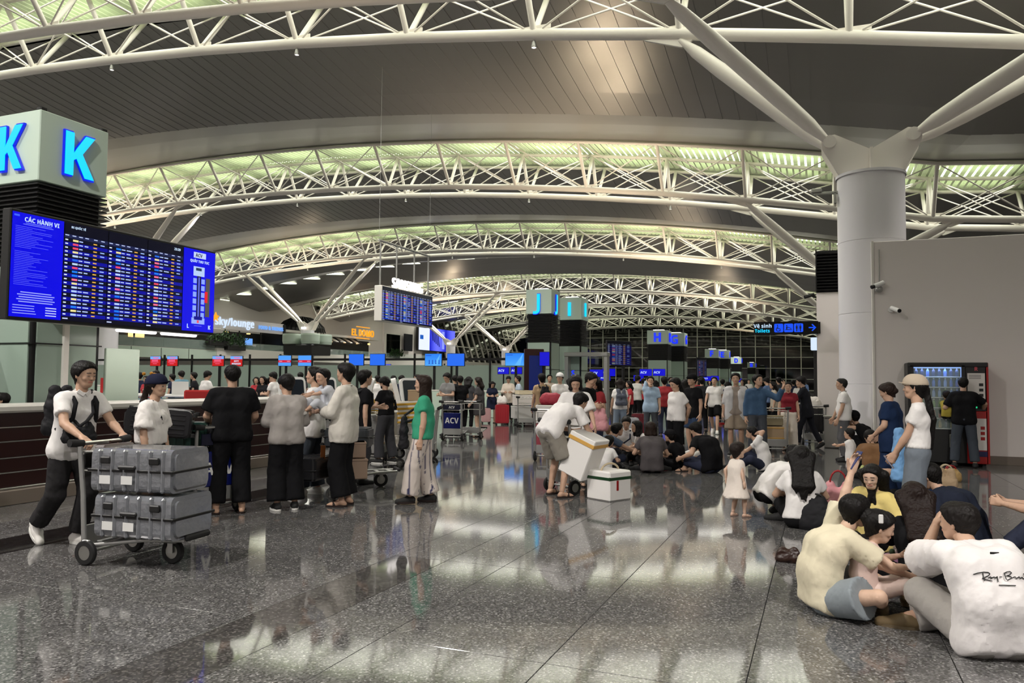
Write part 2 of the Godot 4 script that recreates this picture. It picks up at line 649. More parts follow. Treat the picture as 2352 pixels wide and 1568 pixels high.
func truss(k: int) -> void:
	var zc: float = TRUSS_Z[k]
	var lift := 0.1 if k == 1 else 0.0
	var half := 1.2 if k == 1 else 1.0
	var name_of: String = ["behind the camera", "at the top of the picture", "second in view, above the tall signs", "third in view, ending behind the right column", "fourth in view", "fifth in view", "sixth in view", "last, before the end window"][k]
	var t := thing("roof_truss", "cream tubular steel roof truss, " + name_of, "truss", Vector3(0, lift, zc), 0.0, "roof trusses across the hall")
	var m: Material = mats["truss paint"]
	var xs := []
	var x := -65.6
	while x < 13.0:
		xs.append(x)
		x += 3.9
	var fine := k <= 2
	for s: float in [-half, half]:
		var path := PackedVector3Array()
		for q in xs:
			path.append(Vector3(q, chord(q), s))
		var c := mb()
		c.tube(path, PackedFloat32Array([0.155]), 12 if k < 3 else 7)
		part(t, "bottom_chord", c.mesh(), m)
	for s: float in [-2.6, 0.0, 2.6]:
		var path := PackedVector3Array()
		for q in xs:
			path.append(Vector3(q, chord(q) + 2.0, s))
		var c := mb()
		c.tube(path, PackedFloat32Array([0.09]), 8 if k < 3 else 6)
		part(t, "top_chord", c.mesh(), m)
	var joined := mb()
	var plates := mb()
	for i in xs.size():
		var q: float = xs[i]
		var hb := chord(q)
		for w in [[-half, -2.6], [-half, 0.0], [half, 0.0], [half, 2.6]]:
			var a := Vector3(q, hb, w[0])
			var b := Vector3(q, hb + 2.0, w[1])
			if fine:
				bar(t, "strut", a, b, 0.085, m)
			else:
				joined.rod(a, b, 0.085, 6)
			for d in [-1, 1]:
				if i + d < 0 or i + d >= xs.size():
					continue
				var q2: float = xs[i + d]
				var e := Vector3(q2, chord(q2) + 2.0, w[1])
				var dir := (e - a).normalized()
				if fine:
					bar(t, "tie_rod", a + dir * 0.3, e - dir * 0.2, 0.028, m)
				else:
					joined.rod(a, e, 0.03, 4)
		if k < 4:
			for s: float in [-half, half]:
				plates.box(Vector3(q, hb + 0.17, s), Vector3(0.95, 0.12, 0.03), 0.0)
	if k < 6:
		for i in range(1, xs.size() - 1, 2):
			var q: float = xs[i] + (3.9 if absf(xs[i] - 1.0) < 2.0 else 0.0)
			var lamp := mb()
			lamp.lathe(PackedVector2Array([Vector2(0.0, 0.0), Vector2(0.05, 0.0), Vector2(0.075, -0.12), Vector2(0.075, -0.17), Vector2(0.065, -0.17)]), Vector3(0, 0, 0), 12)
			lamp.rod(Vector3(0, 0.16, 0), Vector3(0, 0, 0), 0.02, 6)
			var o := part(t, "floodlight", lamp.mesh(), mats["aluminium"], Vector3(q, chord(q) - 0.2, -half))
			var disc := mb()
			disc.lathe(PackedVector2Array([Vector2(0.065, -0.16), Vector2(0, -0.16)]), Vector3.ZERO, 12)
			part(o, "lamp_glass", disc.mesh(), mats["lamp white"])
	if joined.v.size():
		stuff(part(t, "lattice", joined.mesh(), m))
	if plates.v.size():
		stuff(part(t, "gusset_plates", plates.mesh(), m))


func branch_column(x: float, z: float, reach: float, r: float, k: int) -> void:
	var right := x > 0
	var where: String = ("white round column by the toilets wall, %s" % ["", "nearest, with branching roof struts", "second behind it", "third behind it"][k]) if right else ("white branching column on the far side, %s" % ["", "", "beside the tall letter sign", "ringed with white drum lamps", "before the bright wall screen", "farthest of its row"][k])
	var t := thing("branch_column", where, "column", Vector3(x, 0, z), 0.0, "branching roof columns")
	var m: Material = mats["column panel"]
	var top := 6.12
	var shaft := mb()
	# panels of the shaft: rings with a fine recessed joint between them
	var y := 0.0
	var joints := [0.0, 1.55, 3.06, 4.62, 6.12]
	for i in 4:
		shaft.lathe(PackedVector2Array([Vector2(r - 0.012, joints[i]), Vector2(r, joints[i] + 0.008), Vector2(r, joints[i + 1] - 0.008), Vector2(r - 0.012, joints[i + 1])]), Vector3.ZERO, 40)
	part(t, "shaft", shaft.mesh(), m)
	var ring := mb()
	ring.lathe(PackedVector2Array([Vector2(r + 0.03, top - 0.06), Vector2(r + 0.03, top), Vector2(0.0, top + 0.01)]), Vector3.ZERO, 40)
	part(t, "cap_ring", ring.mesh(), m)
	var p: Material = mats["truss paint"]
	var vee := PackedVector2Array([Vector2(-0.66, top), Vector2(-0.98, 6.72), Vector2(-1.0, 6.98), Vector2(-0.72, 7.02), Vector2(0, 6.62), Vector2(0.72, 7.02), Vector2(1.0, 6.98), Vector2(0.98, 6.72), Vector2(0.66, top)])
	for s: float in [-0.3, 0.3]:
		var f := mb()
		f.prism(vee, s - 0.03, s + 0.03)
		part(t, "fin_plate", f.mesh(), p)
	var rib := mb()
	rib.box(Vector3(0, 6.36, 0), Vector3(0.06, 0.5, 1.1))
	part(t, "rib", rib.mesh(), p)
	for sx: float in [-1.0, 1.0]:
		for sz: float in [-1.0, 1.0]:
			var a := Vector3(sx * 0.82, 6.85, sz * 0.3)
			var b := Vector3(sx * reach, chord(x + sx * reach) - 0.16 + (0.1 if k == 1 and right else 0.0), sz * (1.2 if k == 1 else 1.0) + (0.5 if k == 1 and right else 0.0))
			var d := b - a
			var path := PackedVector3Array()
			for q in [0.0, 0.035, 0.12, 0.3, 0.7, 0.88, 0.965, 1.0]:
				path.append(a + d * q)
			var s := mb()
			s.tube(path, PackedFloat32Array([0.07, 0.09, 0.155, 0.185, 0.185, 0.155, 0.09, 0.07]), 12)
			part(t, "branch_strut", s.mesh(), p)
			var pin := mb()
			pin.rod(a + Vector3(0, 0, -0.07 + sz * 0.05), a + Vector3(0, 0, 0.07 + sz * 0.05), 0.14, 16)
			part(t, "pin", pin.mesh(), p)
			var lug := mb()
			lug.prism(PackedVector2Array([Vector2(-sx * 0.2, -0.16), Vector2(-sx * 0.05, -0.2), Vector2(sx * 0.9, 0.12), Vector2(-sx * 0.5, 0.14)]), -0.04, 0.04, Transform3D(Basis.IDENTITY, b))
			part(t, "lug", lug.mesh(), p)
	if not right:
		# uplights sit in white drums round the head of the column
		if k == 3:
			for q in 4:
				var c := Vector3(-1.05 + (q % 2) * 2.1, 4.75, -0.95 + (q / 2) * 1.9)
				var dr := mb()
				dr.lathe(PackedVector2Array([Vector2(0.0, 0.0), Vector2(0.82, 0.04), Vector2(0.88, 0.3), Vector2(0.88, 0.85), Vector2(0.82, 1.0), Vector2(0.0, 1.0)]), c, 24)
				part(t, "drum_lamp", dr.mesh(), mats["frosted pale"])
			part(t, "drum_tray", box_mesh(Vector3(3.2, 0.9, 3.0), 0.05), mats["black"], Vector3(0, 4.2, 0))
		var glowing := mb()
		glowing.box(Vector3(0.1, 6.3, 0.75), Vector3(0.5, 0.22, 0.22), 0.04)
		part(t, "floodlight", glowing.mesh(), mats["lamp white"])
		uplight(Vector3(x + 0.1, 6.5, z + 1.0), Vector3(0.0, 1, 0.15), 60.0)
	elif k == 1:
		var arm := mb()
		arm.box(Vector3(-0.9, 5.78, 0.1), Vector3(0.5, 0.06, 0.08), 0.01)
		arm.box(Vector3(-0.72, 5.66, 0.1), Vector3(0.06, 0.26, 0.08), 0.01)
		arm.box(Vector3(-1.1, 5.84, 0.1), Vector3(0.22, 0.1, 0.2), 0.02)
		part(t, "lamp_arm", arm.mesh(), mats["steel"])


func end_window() -> void:
	var w := structure("window_1", "tall dark end window with a grid of white mullions")
	var pane := box_mesh(Vector3(2.82, 2.12, 0.03))
	var frame := mb()
	var x := -62.0
	while x < 5.0:
		frame.box(Vector3(x, 6.4, -164.8), Vector3(0.16, 12.8, 0.3))
		var row := 0
		while row < 6:
			part(w, "pane", pane, mats["night glass"], Vector3(x + 1.46, 1.15 + row * 2.2, -165.0))
			row += 1
		x += 2.92
	for row in 7:
		frame.box(Vector3(-28, 0.05 + row * 2.2, -164.8), Vector3(68, 0.1, 0.22))
	part(w, "window_frame", frame.mesh(), mats["plaster white"])
	part(structure("wall_end"), "face", box_mesh(Vector3(80, 4, 0.3)), mats["ceiling gap"], Vector3(-28, 14.6, -165.3))


# ---------------------------------------------------------------- check-in islands, signs and screens
func sign_tower(letter: String, at: Vector3, w: float, label: String, deep := false) -> Node3D:
	# a square pillar clad in frosted glass; a black louvred box and a lit letter box on top
	var t := thing("letter_pillar", label, "pillar", at, 0.0, "letter pillars of the check-in islands")
	var h := w / 2
	var shaft := mb()
	for s: float in [-1.0, 1.0]:
		shaft.box(Vector3(s * (h - 0.02), 1.55, 0), Vector3(0.03, 3.1, w - 0.16), 0.004)
		shaft.box(Vector3(0, 1.55, s * (h - 0.02)), Vector3(w - 0.16, 3.1, 0.03), 0.004)
	part(t, "glass_cladding", shaft.mesh(), mats["frosted"])
	var posts := mb()
	for a: float in [-1.0, 1.0]:
		for b: float in [-1.0, 1.0]:
			posts.box(Vector3(a * (h - 0.05), 1.55, b * (h - 0.05)), Vector3(0.06, 3.1, 0.06), 0.01)
	posts.box(Vector3(0, 1.55, 0), Vector3(w - 0.2, 3.1, w - 0.2))
	part(t, "corner_post", posts.mesh(), mats["dark metal"])
	for y in [0.95, 2.02]:
		var seam := mb()
		seam.box(Vector3(0, y, 0), Vector3(w + 0.012, 0.018, w + 0.012))
		part(t, "seam", seam.mesh(), mats["dark metal"])
	var core := mb()
	core.box(Vector3(0, 3.68, 0), Vector3(w - 0.14, 1.16, w - 0.14))
	part(t, "louvre_core", core.mesh(), mats["black"])
	var slat := mb()
	slat.box(Vector3.ZERO, Vector3(w + 0.02, 0.022, w + 0.02), 0.004)
	var slat_mesh := slat.mesh()
	for i in 18:
		part(t, "slat", slat_mesh, mats["dark metal"], Vector3(0, 3.14 + i * 0.064, 0))
	part(t, "letter_box", box_mesh(Vector3(w, 1.0, w), 0.012, Vector3(0, 4.77, 0)), mats["frosted pale"])
	var m: Material = mats["letter deep" if deep else "letter blue"]
	for turn: float in [0.0, PI / 2]:
		var bs := Basis(Vector3.UP, turn)
		if letter == "I":
			part(t, "letter", box_mesh(Vector3(0.13, 0.6, 0.06), 0.004), m, bs * Vector3(0, 4.75, h + 0.03), bs)
		else:
			var lt := letters(t, letter, 0.62, m, bs * Vector3(0, 4.75, h + 0.055), bs, 0.012, "letter")
			letters(lt, letter, 0.66, mats["letter edge"], Vector3(0, 0, -0.028), Basis.IDENTITY, 0.04, "letter_edge")
	for q in 4:
		part(t, "clip", box_mesh(Vector3(0.1, 0.05, 0.1), 0.01), mats["dark metal"], Vector3((q % 2 - 0.5) * (w - 0.12), 5.29, (q / 2 - 0.5) * (w - 0.12)))
	# floodlight lying on top, throwing light at the roof
	part(t, "floodlight", box_mesh(Vector3(w * 0.5, 0.06, w * 0.5), 0.01), mats["lamp white"], Vector3(0, 5.31, 0))
	uplight(at + Vector3(0, 5.42, 0), Vector3(0, 1, 0), 70.0 if at.z > -20 else 45.0, 68.0)
	return t


func screen_image(kind: String, w := 256, h := 480) -> ImageTexture:
	var im := Image.create(w, h, false, Image.FORMAT_RGB8)
	var r := RandomNumberGenerator.new()
	r.seed = hash(kind)
	if kind == "info":
		im.fill(Color(0.0, 0.0, 0.90))
		var y := 62
		while y < 335:
			if y > 165 and y < 178:
				y = 178
			var ww := int((0.35 + 0.55 * r.randf()) * w)
			im.fill_rect(Rect2i(16, y, ww - 30, 2), Color(0.42, 0.45, 1.0))
			y += 8
		for i in 5:
			var ww := 150 + r.randi() % 60
			im.fill_rect(Rect2i((w - ww) / 2, 362 + i * 11, ww, 5), Color(0.62, 0.66, 1.0))
		for i in 4:
			im.fill_rect(Rect2i(16, 424 + i * 12, 90 + r.randi() % 40, 4), Color(0.6, 0.64, 1.0))
			im.fill_rect(Rect2i(176, 426 + i * 12, 56, 5), Color(0.8, 0.84, 1.0))
		im.fill_rect(Rect2i(64, 42, 130, 3), Color(0.5, 0.55, 1.0))
		im.fill_rect(Rect2i(52, 49, 150, 3), Color(0.5, 0.55, 1.0))
		im.fill_rect(Rect2i(8, 10, 26, 9), Color(0.25, 0.4, 1.0))
	elif kind == "map":
		im.fill(Color(0.0, 0.0, 0.90))
		im.fill_rect(Rect2i(78, 14, 100, 34), Color(0.78, 0.84, 0.98))
		im.fill_rect(Rect2i(80, 98, 90, 56), Color(0.72, 0.82, 0.98))
		im.fill_rect(Rect2i(100, 106, 46, 16), Color(0.12, 0.22, 0.35))
		im.fill_rect(Rect2i(112, 154, 30, 250), Color(0.03, 0.05, 0.22))
		im.fill_rect(Rect2i(121, 160, 12, 250), Color(0.38, 0.42, 0.9))
		for i in 6:
			im.fill_rect(Rect2i(80, 168 + i * 40, 28, 30), Color(0.55, 0.66, 1.0))
			im.fill_rect(Rect2i(146, 168 + i * 40, 28, 30), Color(0.55, 0.66, 1.0))
		im.fill_rect(Rect2i(182, 160, 36, 230), Color(0.32, 0.31, 0.30))
		im.fill_rect(Rect2i(176, 240, 24, 66), Color(0.92, 0.12, 0.16))
		im.fill_rect(Rect2i(74, 400, 106, 36), Color(0.60, 0.70, 1.0))
		im.fill_rect(Rect2i(94, 392, 66, 20), Color(0.0, 0.0, 0.55))
		im.fill_rect(Rect2i(118, 414, 16, 16), Color(0.95, 0.3, 0.4))
		im.fill_rect(Rect2i(96, 446, 62, 3), Color(0.5, 0.5, 0.95))
	elif kind.begins_with("sky"):
		for y in h:
			im.fill_rect(Rect2i(0, y, w, 1), Color(0.12, 0.50, 0.96).lerp(Color(0.30, 0.66, 1.0), float(y) / h))
		for y in h:
			im.fill_rect(Rect2i(w - int(w * 0.45 * y / h) - 20, y, int(w * 0.3 * y / h), 1), Color(0.38, 0.72, 1.0))
		im.fill_rect(Rect2i(12, 16, w / 3, 8), Color(0.08, 0.3, 0.8))
		if kind == "sky icons":
			for i in 4:
				im.fill_rect(Rect2i(60 + i * 50, h - 70, 14, 44), Color(0.06, 0.3, 0.75))
				im.fill_rect(Rect2i(54 + i * 50, h - 30, 26, 8), Color(0.06, 0.3, 0.75))
	elif kind == "stripe":
		im.fill(Color(0.30, 0.62, 1.0))
		im.fill_rect(Rect2i(0, int(h * 0.45), w, int(h * 0.24)), Color(0.85, 0.05, 0.22))
		im.fill_rect(Rect2i(20, int(h * 0.54), 60, 8), Color(0.9, 0.7, 0.8))
		im.fill_rect(Rect2i(w - 80, int(h * 0.54), 60, 8), Color(0.9, 0.7, 0.8))
	elif kind == "led":
		im.fill(Color(0.90, 0.93, 1.0))
		for x in range(int(w * 0.28), w):
			var q := float(x - w * 0.28) / (w * 0.72)
			im.fill_rect(Rect2i(x, 0, 1, h), Color(0.10, 0.13, 0.75).lerp(Color(0.42, 0.45, 1.0), absf(sin(q * 5.0))))
		for i in 5:
			for y in 70:
				im.fill_rect(Rect2i(int(w * 0.33) + i * 22 + y / 4, 10 + y + i * 9, 12, 1), Color(0.06, 0.08, 0.4))
		im.fill_rect(Rect2i(int(w * 0.62), int(h * 0.1), 36, int(h * 0.8)), Color(0.55, 0.6, 1.0))
		im.fill_rect(Rect2i(16, int(h * 0.36), 44, 26), Color(0.10, 0.35, 0.72))
	else:
		# flight table
		im.fill(Color(0.0, 0.01, 0.10))
		var rows := 20
		var top := 76
		var rh := (h - 20 - top) / float(rows)
		im.fill_rect(Rect2i(0, top - 20, w, 18), Color(0.10, 0.13, 0.30))
		for x in [4, 44, 82, 118, 170, 214]:
			im.fill_rect(Rect2i(x, top - 17, 22, 5), Color(0.75, 0.8, 0.95))
		for i in rows:
			var y := int(top + i * rh)
			im.fill_rect(Rect2i(0, y, w, int(rh) - 1), Color(0.0, 0.02, 0.13) if i % 2 == 0 else Color(0.0, 0.02, 0.62))
			var yy := y + 5
			im.fill_rect(Rect2i(5, yy, 16, 6), Color(0.9, 0.95, 1.0))
			var tint: Color = [Color(0.75, 0.85, 1.0), Color(0.1, 0.5, 0.95), Color(1.0, 0.45, 0.6), Color(0.7, 0.8, 1.0), Color(0.12, 0.4, 0.9), Color(0.95, 0.3, 0.4), Color(0.95, 0.9, 0.6)][r.randi() % 7]
			im.fill_rect(Rect2i(48, yy - 2, 32, 10), tint)
			im.fill_rect(Rect2i(84, yy, 20 + r.randi() % 6, 6), Color(0.7, 0.78, 1.0))
			if r.randf() < 0.8:
				im.fill_rect(Rect2i(116, yy, 22 + r.randi() % 18, 6), Color(0.72, 0.8, 1.0))
			im.fill_rect(Rect2i(168, yy, 22, 6), Color(0.95, 0.72, 0.28))
			if r.randf() < 0.75:
				im.fill_rect(Rect2i(210, yy, 26, 6), Color(0.62, 0.74, 1.0))
		im.fill_rect(Rect2i(4, h - 14, 30, 6), Color(0.8, 0.85, 1.0))
	return ImageTexture.create_from_image(im)


func screen_mat(kind: String, e := 1.0, w := 256, h := 480) -> StandardMaterial3D:
	var key := "screen " + kind
	if mats.has(key):
		return mats[key]
	var m := mat(key, Color(0.01, 0.01, 0.012), 0.25)
	m.emission_enabled = true
	m.emission = Color.BLACK
	m.emission_texture = screen_image(kind, w, h)
	m.emission_operator = BaseMaterial3D.EMISSION_OP_ADD
	m.emission_energy_multiplier = e
	return m


func face_quad(w: float, h: float) -> ArrayMesh:
	var m := mb()
	m.quad(Vector3(-w / 2, -h / 2, 0), Vector3(w / 2, -h / 2, 0), Vector3(w / 2, h / 2, 0), Vector3(-w / 2, h / 2, 0))
	return m.mesh()


func flight_board() -> void:
	var t := thing("flight_board", "long hanging board of five blue flight screens under the large K sign", "display board", Vector3(-8.5, 0, -7.5))
	var turn := Basis(Vector3.UP, PI / 2)
	part(t, "housing", box_mesh(Vector3(0.14, 1.27, 3.2), 0.012), mats["black"], Vector3(-0.08, 2.845, 0))
	var kinds := ["info", "table a", "table b", "table c", "map"]
	var edges := [1.585, 0.93, 0.305, -0.32, -0.955, -1.585]
	for i in 5:
		var w: float = edges[i] - edges[i + 1] - 0.012
		var s := part(t, "screen", face_quad(w, 1.2), screen_mat(kinds[i]), Vector3(-0.004, 2.845, (edges[i] + edges[i + 1]) / 2), turn)
		var lit: Material = mats["text white"]
		if i == 0:
			letters(s, "CÁC HÀNH VI", 0.05, lit, Vector3(0.04, 0.53, 0.003), Basis.IDENTITY, 0.002)
		elif i == 1:
			letters(s, "ĐI QUÔC TÊ", 0.026, lit, Vector3(-0.12, 0.55, 0.003), Basis.IDENTITY, 0.002)
		elif i == 3:
			letters(s, "23:39", 0.034, lit, Vector3(0.2, 0.545, 0.003), Basis.IDENTITY, 0.002)
		elif i == 4:
			letters(s, "QUÂY THU TUC", 0.038, lit, Vector3(0, 0.43, 0.003), Basis.IDENTITY, 0.002)
			letters(s, "ACV", 0.05, mats["screen navy"], Vector3(-0.02, 0.52, 0.003), Basis.IDENTITY, 0.002)
			letters(s, "L", 0.06, lit, Vector3(-0.2, -0.53, 0.003), Basis.IDENTITY, 0.002)
			letters(s, "K", 0.06, lit, Vector3(0.22, -0.53, 0.003), Basis.IDENTITY, 0.002)
	for z: float in [-0.5, 0.7]:
		part(t, "bracket", box_mesh(Vector3(1.3, 0.08, 0.08), 0.01), mats["dark metal"], Vector3(-0.79, 3.2, z - 0.2))


func end_counter(at: Vector3, length: float, label: String) -> void:
	# dark red boards with steel strips between them, pale rail on top and a stone plinth
	var t := thing("counter_end", label, "counter", at, 0.0, "end counters of the islands")
	part(t, "core", box_mesh(Vector3(0.5, 1.06, length - 0.04), 0.0, Vector3(-0.3, 0.56, 0)), mats["dark metal"])
	var tops := [1.115, 0.93, 0.755, 0.555, 0.375]
	var bottoms := [0.945, 0.77, 0.57, 0.39, 0.205]
	for i in 5:
		part(t, "board", box_mesh(Vector3(0.03, tops[i] - bottoms[i], length), 0.004), mats["wood dark"], Vector3(-0.02, (tops[i] + bottoms[i]) / 2, 0))
		if i < 4:
			part(t, "steel_strip", box_mesh(Vector3(0.03, 0.014, length), 0.0), mats["steel bright"], Vector3(-0.018, bottoms[i] - 0.0075, 0))
	part(t, "top_rail", box_mesh(Vector3(0.62, 0.1, length + 0.1), 0.025), mats["white solid"], Vector3(-0.26, 1.165, 0))
	part(t, "plinth_strip", box_mesh(Vector3(0.06, 0.02, length), 0.004), mats["steel bright"], Vector3(0.01, 0.195, 0))
	part(t, "plinth", box_mesh(Vector3(0.24, 0.18, length), 0.008), mats["stone warm"], Vector3(0.0, 0.09, 0))


func hung_screen(at: Vector3, kind: String, w: float, h: float, label: String) -> Node3D:
	var t := thing("counter_screen", label, "screen", at, 0.0, "screens above the check-in counters")
	part(t, "case", box_mesh(Vector3(w + 0.04, h + 0.04, 0.06), 0.01), mats["black"], Vector3(0, 0, -0.035))
	part(t, "screen", face_quad(w, h), screen_mat(kind, 1.0, 256, 144), Vector3(0, 0, 0.002))
	part(t, "pole", box_mesh(Vector3(0.09, at.y - h / 2, 0.09), 0.0), mats["dark metal"], Vector3(0, -h / 2 - (at.y - h / 2) / 2, -0.12))
	return t


func red_screen(at: Vector3, w: float, h: float, words: Array, label: String) -> void:
	var t := thing("counter_screen", label, "screen", at, 0.0, "screens above the check-in counters")
	part(t, "case", box_mesh(Vector3(w + 0.04, h + 0.04, 0.06), 0.01), mats["black"], Vector3(0, 0, -0.035))
	part(t, "screen", face_quad(w, h), mats["screen red"], Vector3(0, 0, 0.002))
	part(t, "header", face_quad(w, h * 0.3), mats["screen sky pale"], Vector3(0, h * 0.35, 0.004))
	letters(t, "Vietjet", 0.09, mats["screen pink"], Vector3(0.04, h * 0.36, 0.008), Basis.IDENTITY, 0.004)
	if words.is_empty():
		for i in 3:
			part(t, "printed_line", box_mesh(Vector3(w * [0.6, 0.7, 0.4][i], [0.09, 0.035, 0.035][i], 0.004)), mats["screen pink"], Vector3(-0.03, 0.03 - i * 0.085, 0.006))
	for i in words.size():
		letters(t, words[i], 0.085, mats["text white"], Vector3(0, 0.0 - i * 0.13, 0.006), Basis.IDENTITY, 0.004)
	part(t, "pole", box_mesh(Vector3(0.09, at.y - h / 2, 0.09), 0.0), mats["dark metal"], Vector3(0, -h / 2 - (at.y - h / 2) / 2, -0.12))


func kiosk(at: Vector3, yaw: float, label: String, back := false) -> void:
	var t := thing("check_in_kiosk", label, "kiosk", at, yaw, "self check-in kiosks")
	var tilt := Basis(Vector3.RIGHT, -0.25)
	var shell := mb()
	shell.prism(rounded(0.29, 0.36, 0.1), -0.05, 0.05)
	part(t, "head", shell.mesh(), mats["white plastic"], Vector3(0, 1.24, 0), tilt)
	var face := mb()
	face.prism(rounded(0.24, 0.3, 0.05), 0.0, 0.012)
	part(t, "screen", face.mesh(), mats["kiosk screen"], Vector3(0, 1.24, 0.0) + tilt * Vector3(0, 0.0, 0.048), tilt)
	part(t, "body", box_mesh(Vector3(0.5, 0.9, 0.34), 0.04), mats["aluminium"], Vector3(0, 0.45, -0.04))
	part(t, "shelf", box_mesh(Vector3(0.54, 0.04, 0.4), 0.015), mats["white plastic"], Vector3(0, 0.88, 0.03))


func build_islands() -> void:
	glow("screen sky pale", Color(0.45, 0.68, 1.0), 1.0)
	glow("kiosk screen", Color(0.03, 0.06, 0.09), 1.0)
	sign_tower("K", Vector3(-10.55, 0, -7.85), 1.1, "tall pillar with large lit K letters above the flight board")
	flight_board()
	end_counter(Vector3(-9.25, 0, -7.6), 9.6, "dark red slatted counter running behind the man with trolley")
	# canopy with two tube lamps beyond the board
	var c := thing("counter_canopy", "pale soffit with two bright tube lamps under the flight board", "canopy", Vector3(-9.5, 0, -9.0))
	part(c, "soffit", box_mesh(Vector3(0.9, 0.07, 2.4), 0.01), mats["plaster white"], Vector3(-0.1, 2.34, 0.2))
	for i in 2:
		var z := 0.42 - i * 0.82
		part(c, "tube_lamp", box_mesh(Vector3(0.1, 0.05, 0.7), 0.02), mats["lamp white"], Vector3(0, 2.25, z))
		part(c, "lamp_holder", box_mesh(Vector3(0.14, 0.05, 0.74), 0.01), mats["white plastic"], Vector3(0, 2.29, z))
		var l := AreaLight3D.new()
		l.name = "tube_light"
		l.area_size = Vector2(0.1, 0.66)
		l.area_normalize_energy = true
		l.light_energy = 0.6
		l.light_color = Color(1.0, 0.95, 0.93)
		l.area_range = 20.0
		l.shadow_enabled = true
		l.basis = Basis(Vector3.RIGHT, -PI / 2)
		l.position = Vector3(-9.5, 2.2, -9.0 + z)
		add_child(l, true)
	part(c, "post", box_mesh(Vector3(0.08, 2.3, 0.08)), mats["plaster white"], Vector3(-0.5, 1.15, 1.2))
	one("glass_screen_panel", "pale frosted glass panel standing beside the K pillar", "panel", box_mesh(Vector3(0.05, 2.0, 0.62), 0.01), mats["frosted pale"], Vector3(-10.0, 1.0, -8.78))
	one("glass_partition", "frosted partition behind the long counter left of the pillar", "partition", box_mesh(Vector3(0.06, 2.35, 2.3), 0.0), mats["frosted"], Vector3(-10.9, 1.175, -5.9))
	# desk of island K, seen over the counter
	var d := thing("service_desk", "white service desk with a blue light strip behind the slatted counter", "desk", Vector3(-12.6, 0, -11.9))
	part(d, "top", box_mesh(Vector3(4.6, 0.05, 0.7), 0.015), mats["white plastic"], Vector3(0, 1.2, 0))
	part(d, "front", box_mesh(Vector3(4.4, 1.1, 0.06)), mats["frosted pale"], Vector3(0, 0.6, 0.25))
	part(d, "front_panel", box_mesh(Vector3(4.0, 0.1, 0.03)), mats["screen sky pale"], Vector3(0, 1.05, 0.3))
	# the letter pillars down the hall
	for q in [["J", -10.6, -29.85, false, "glass pillar with a bright blue J sign"], ["I", -10.35, -33.2, false, "glass pillar with an I sign right behind the J pillar"], ["H", -10.95, -56.3, true, "glass pillar with a blue H sign"], ["G", -10.3, -59.6, true, "glass pillar right behind the H pillar"], ["F", -11.4, -89.7, true, "distant pillar with a blue F sign"], ["E", -10.6, -93.0, true, "distant pillar right behind the F pillar"], ["D", -11.6, -118.8, true, "distant pillar with a small D sign"], ["B", -12.0, -151.0, true, "farthest pillar, with a tiny blue B sign"]]:
		sign_tower(q[0], Vector3(q[1], 0, q[2]), 1.1 if q[0] in "JI" else 1.5, q[4], q[3])
	end_counter(Vector3(-9.2, 0, -31.6), 6.0, "dark red slatted counter beside the J pillar")
	end_counter(Vector3(-9.4, 0, -58.0), 7.0, "distant dark counter beside the H pillar")
	# counters of island J: desks and the glass wall behind them
	for i in 6:
		var o := thing("check_in_counter", "check-in counter of the J island, %s from its pillar" % ["first", "second", "third", "fourth", "fifth", "sixth"][i], "counter", Vector3(-14.2 - i * 4.3, 0, -30.0), 0.0, "check-in counters of island J")
		part(o, "front", box_mesh(Vector3(3.7, 1.05, 0.08), 0.01), mats["frosted pale"], Vector3(0, 0.53, 0.35))
		part(o, "top", box_mesh(Vector3(3.8, 0.06, 0.8), 0.015), mats["white solid"], Vector3(0, 1.09, 0))
		part(o, "side", box_mesh(Vector3(0.06, 1.05, 0.7)), mats["wood dark"], Vector3(-1.86, 0.53, 0))
		part(o, "side", box_mesh(Vector3(0.06, 1.05, 0.7)), mats["wood dark"], Vector3(1.86, 0.53, 0))
	var wall := thing("glass_back_wall", "long frosted glass wall with dark posts behind the check-in counters", "partition", Vector3(-29, 0, -35.0))
	for i in 17:
		part(wall, "glass_panel", box_mesh(Vector3(2.05, 2.3, 0.04), 0.0), mats["frosted"], Vector3(17.0 - i * 2.12, 1.15, 0))
		part(wall, "post", box_mesh(Vector3(0.07, 2.9, 0.1)), mats["dark metal"], Vector3(18.06 - i * 2.12, 1.45, 0.05))
	part(wall, "rail", box_mesh(Vector3(36, 0.12, 0.12)), mats["dark metal"], Vector3(0, 2.6, 0.05))
	# screens above the counters; the first pair lies farthest from the J pillar
	red_screen(Vector3(-32.91, 2.42, -31), 0.72, 0.5, [], "red and pale blue airline screen farthest from the J pillar")
	red_screen(Vector3(-31.73, 2.42, -31), 0.72, 0.5, [], "red and pale blue airline screen second from the end")
	red_screen(Vector3(-28.66, 2.42, -31), 0.74, 0.5, [], "red airline screen just left of the duty manager screen")
	red_screen(Vector3(-27.48, 2.41, -31), 0.76, 0.5, ["DUTY", "MANAGER"], "red airline screen reading duty manager")
	hung_screen(Vector3(-24.49, 2.43, -31), "stripe", 0.76, 0.5, "light blue screen with a red stripe, farther from the J pillar")
	hung_screen(Vector3(-23.3, 2.43, -31), "stripe", 0.76, 0.5, "light blue screen with a red stripe, nearer the J pillar")
	hung_screen(Vector3(-20.36, 2.47, -31), "sky", 0.8, 0.52, "plain light blue screen above the father and child")
	hung_screen(Vector3(-19.2, 2.47, -31), "sky", 0.8, 0.52, "plain light blue screen above the woman in black tee")
	hung_screen(Vector3(-16.27, 2.46, -31), "sky icons", 0.84, 0.54, "light blue screen with dark baggage icons above the green tee woman")
	hung_screen(Vector3(-15.14, 2.46, -31), "sky", 0.84, 0.54, "plain light blue screen below the column floodlight")
	hung_screen(Vector3(-12.29, 2.47, -31), "sky one", 0.9, 0.54, "light blue screen next to the dark advert totem")
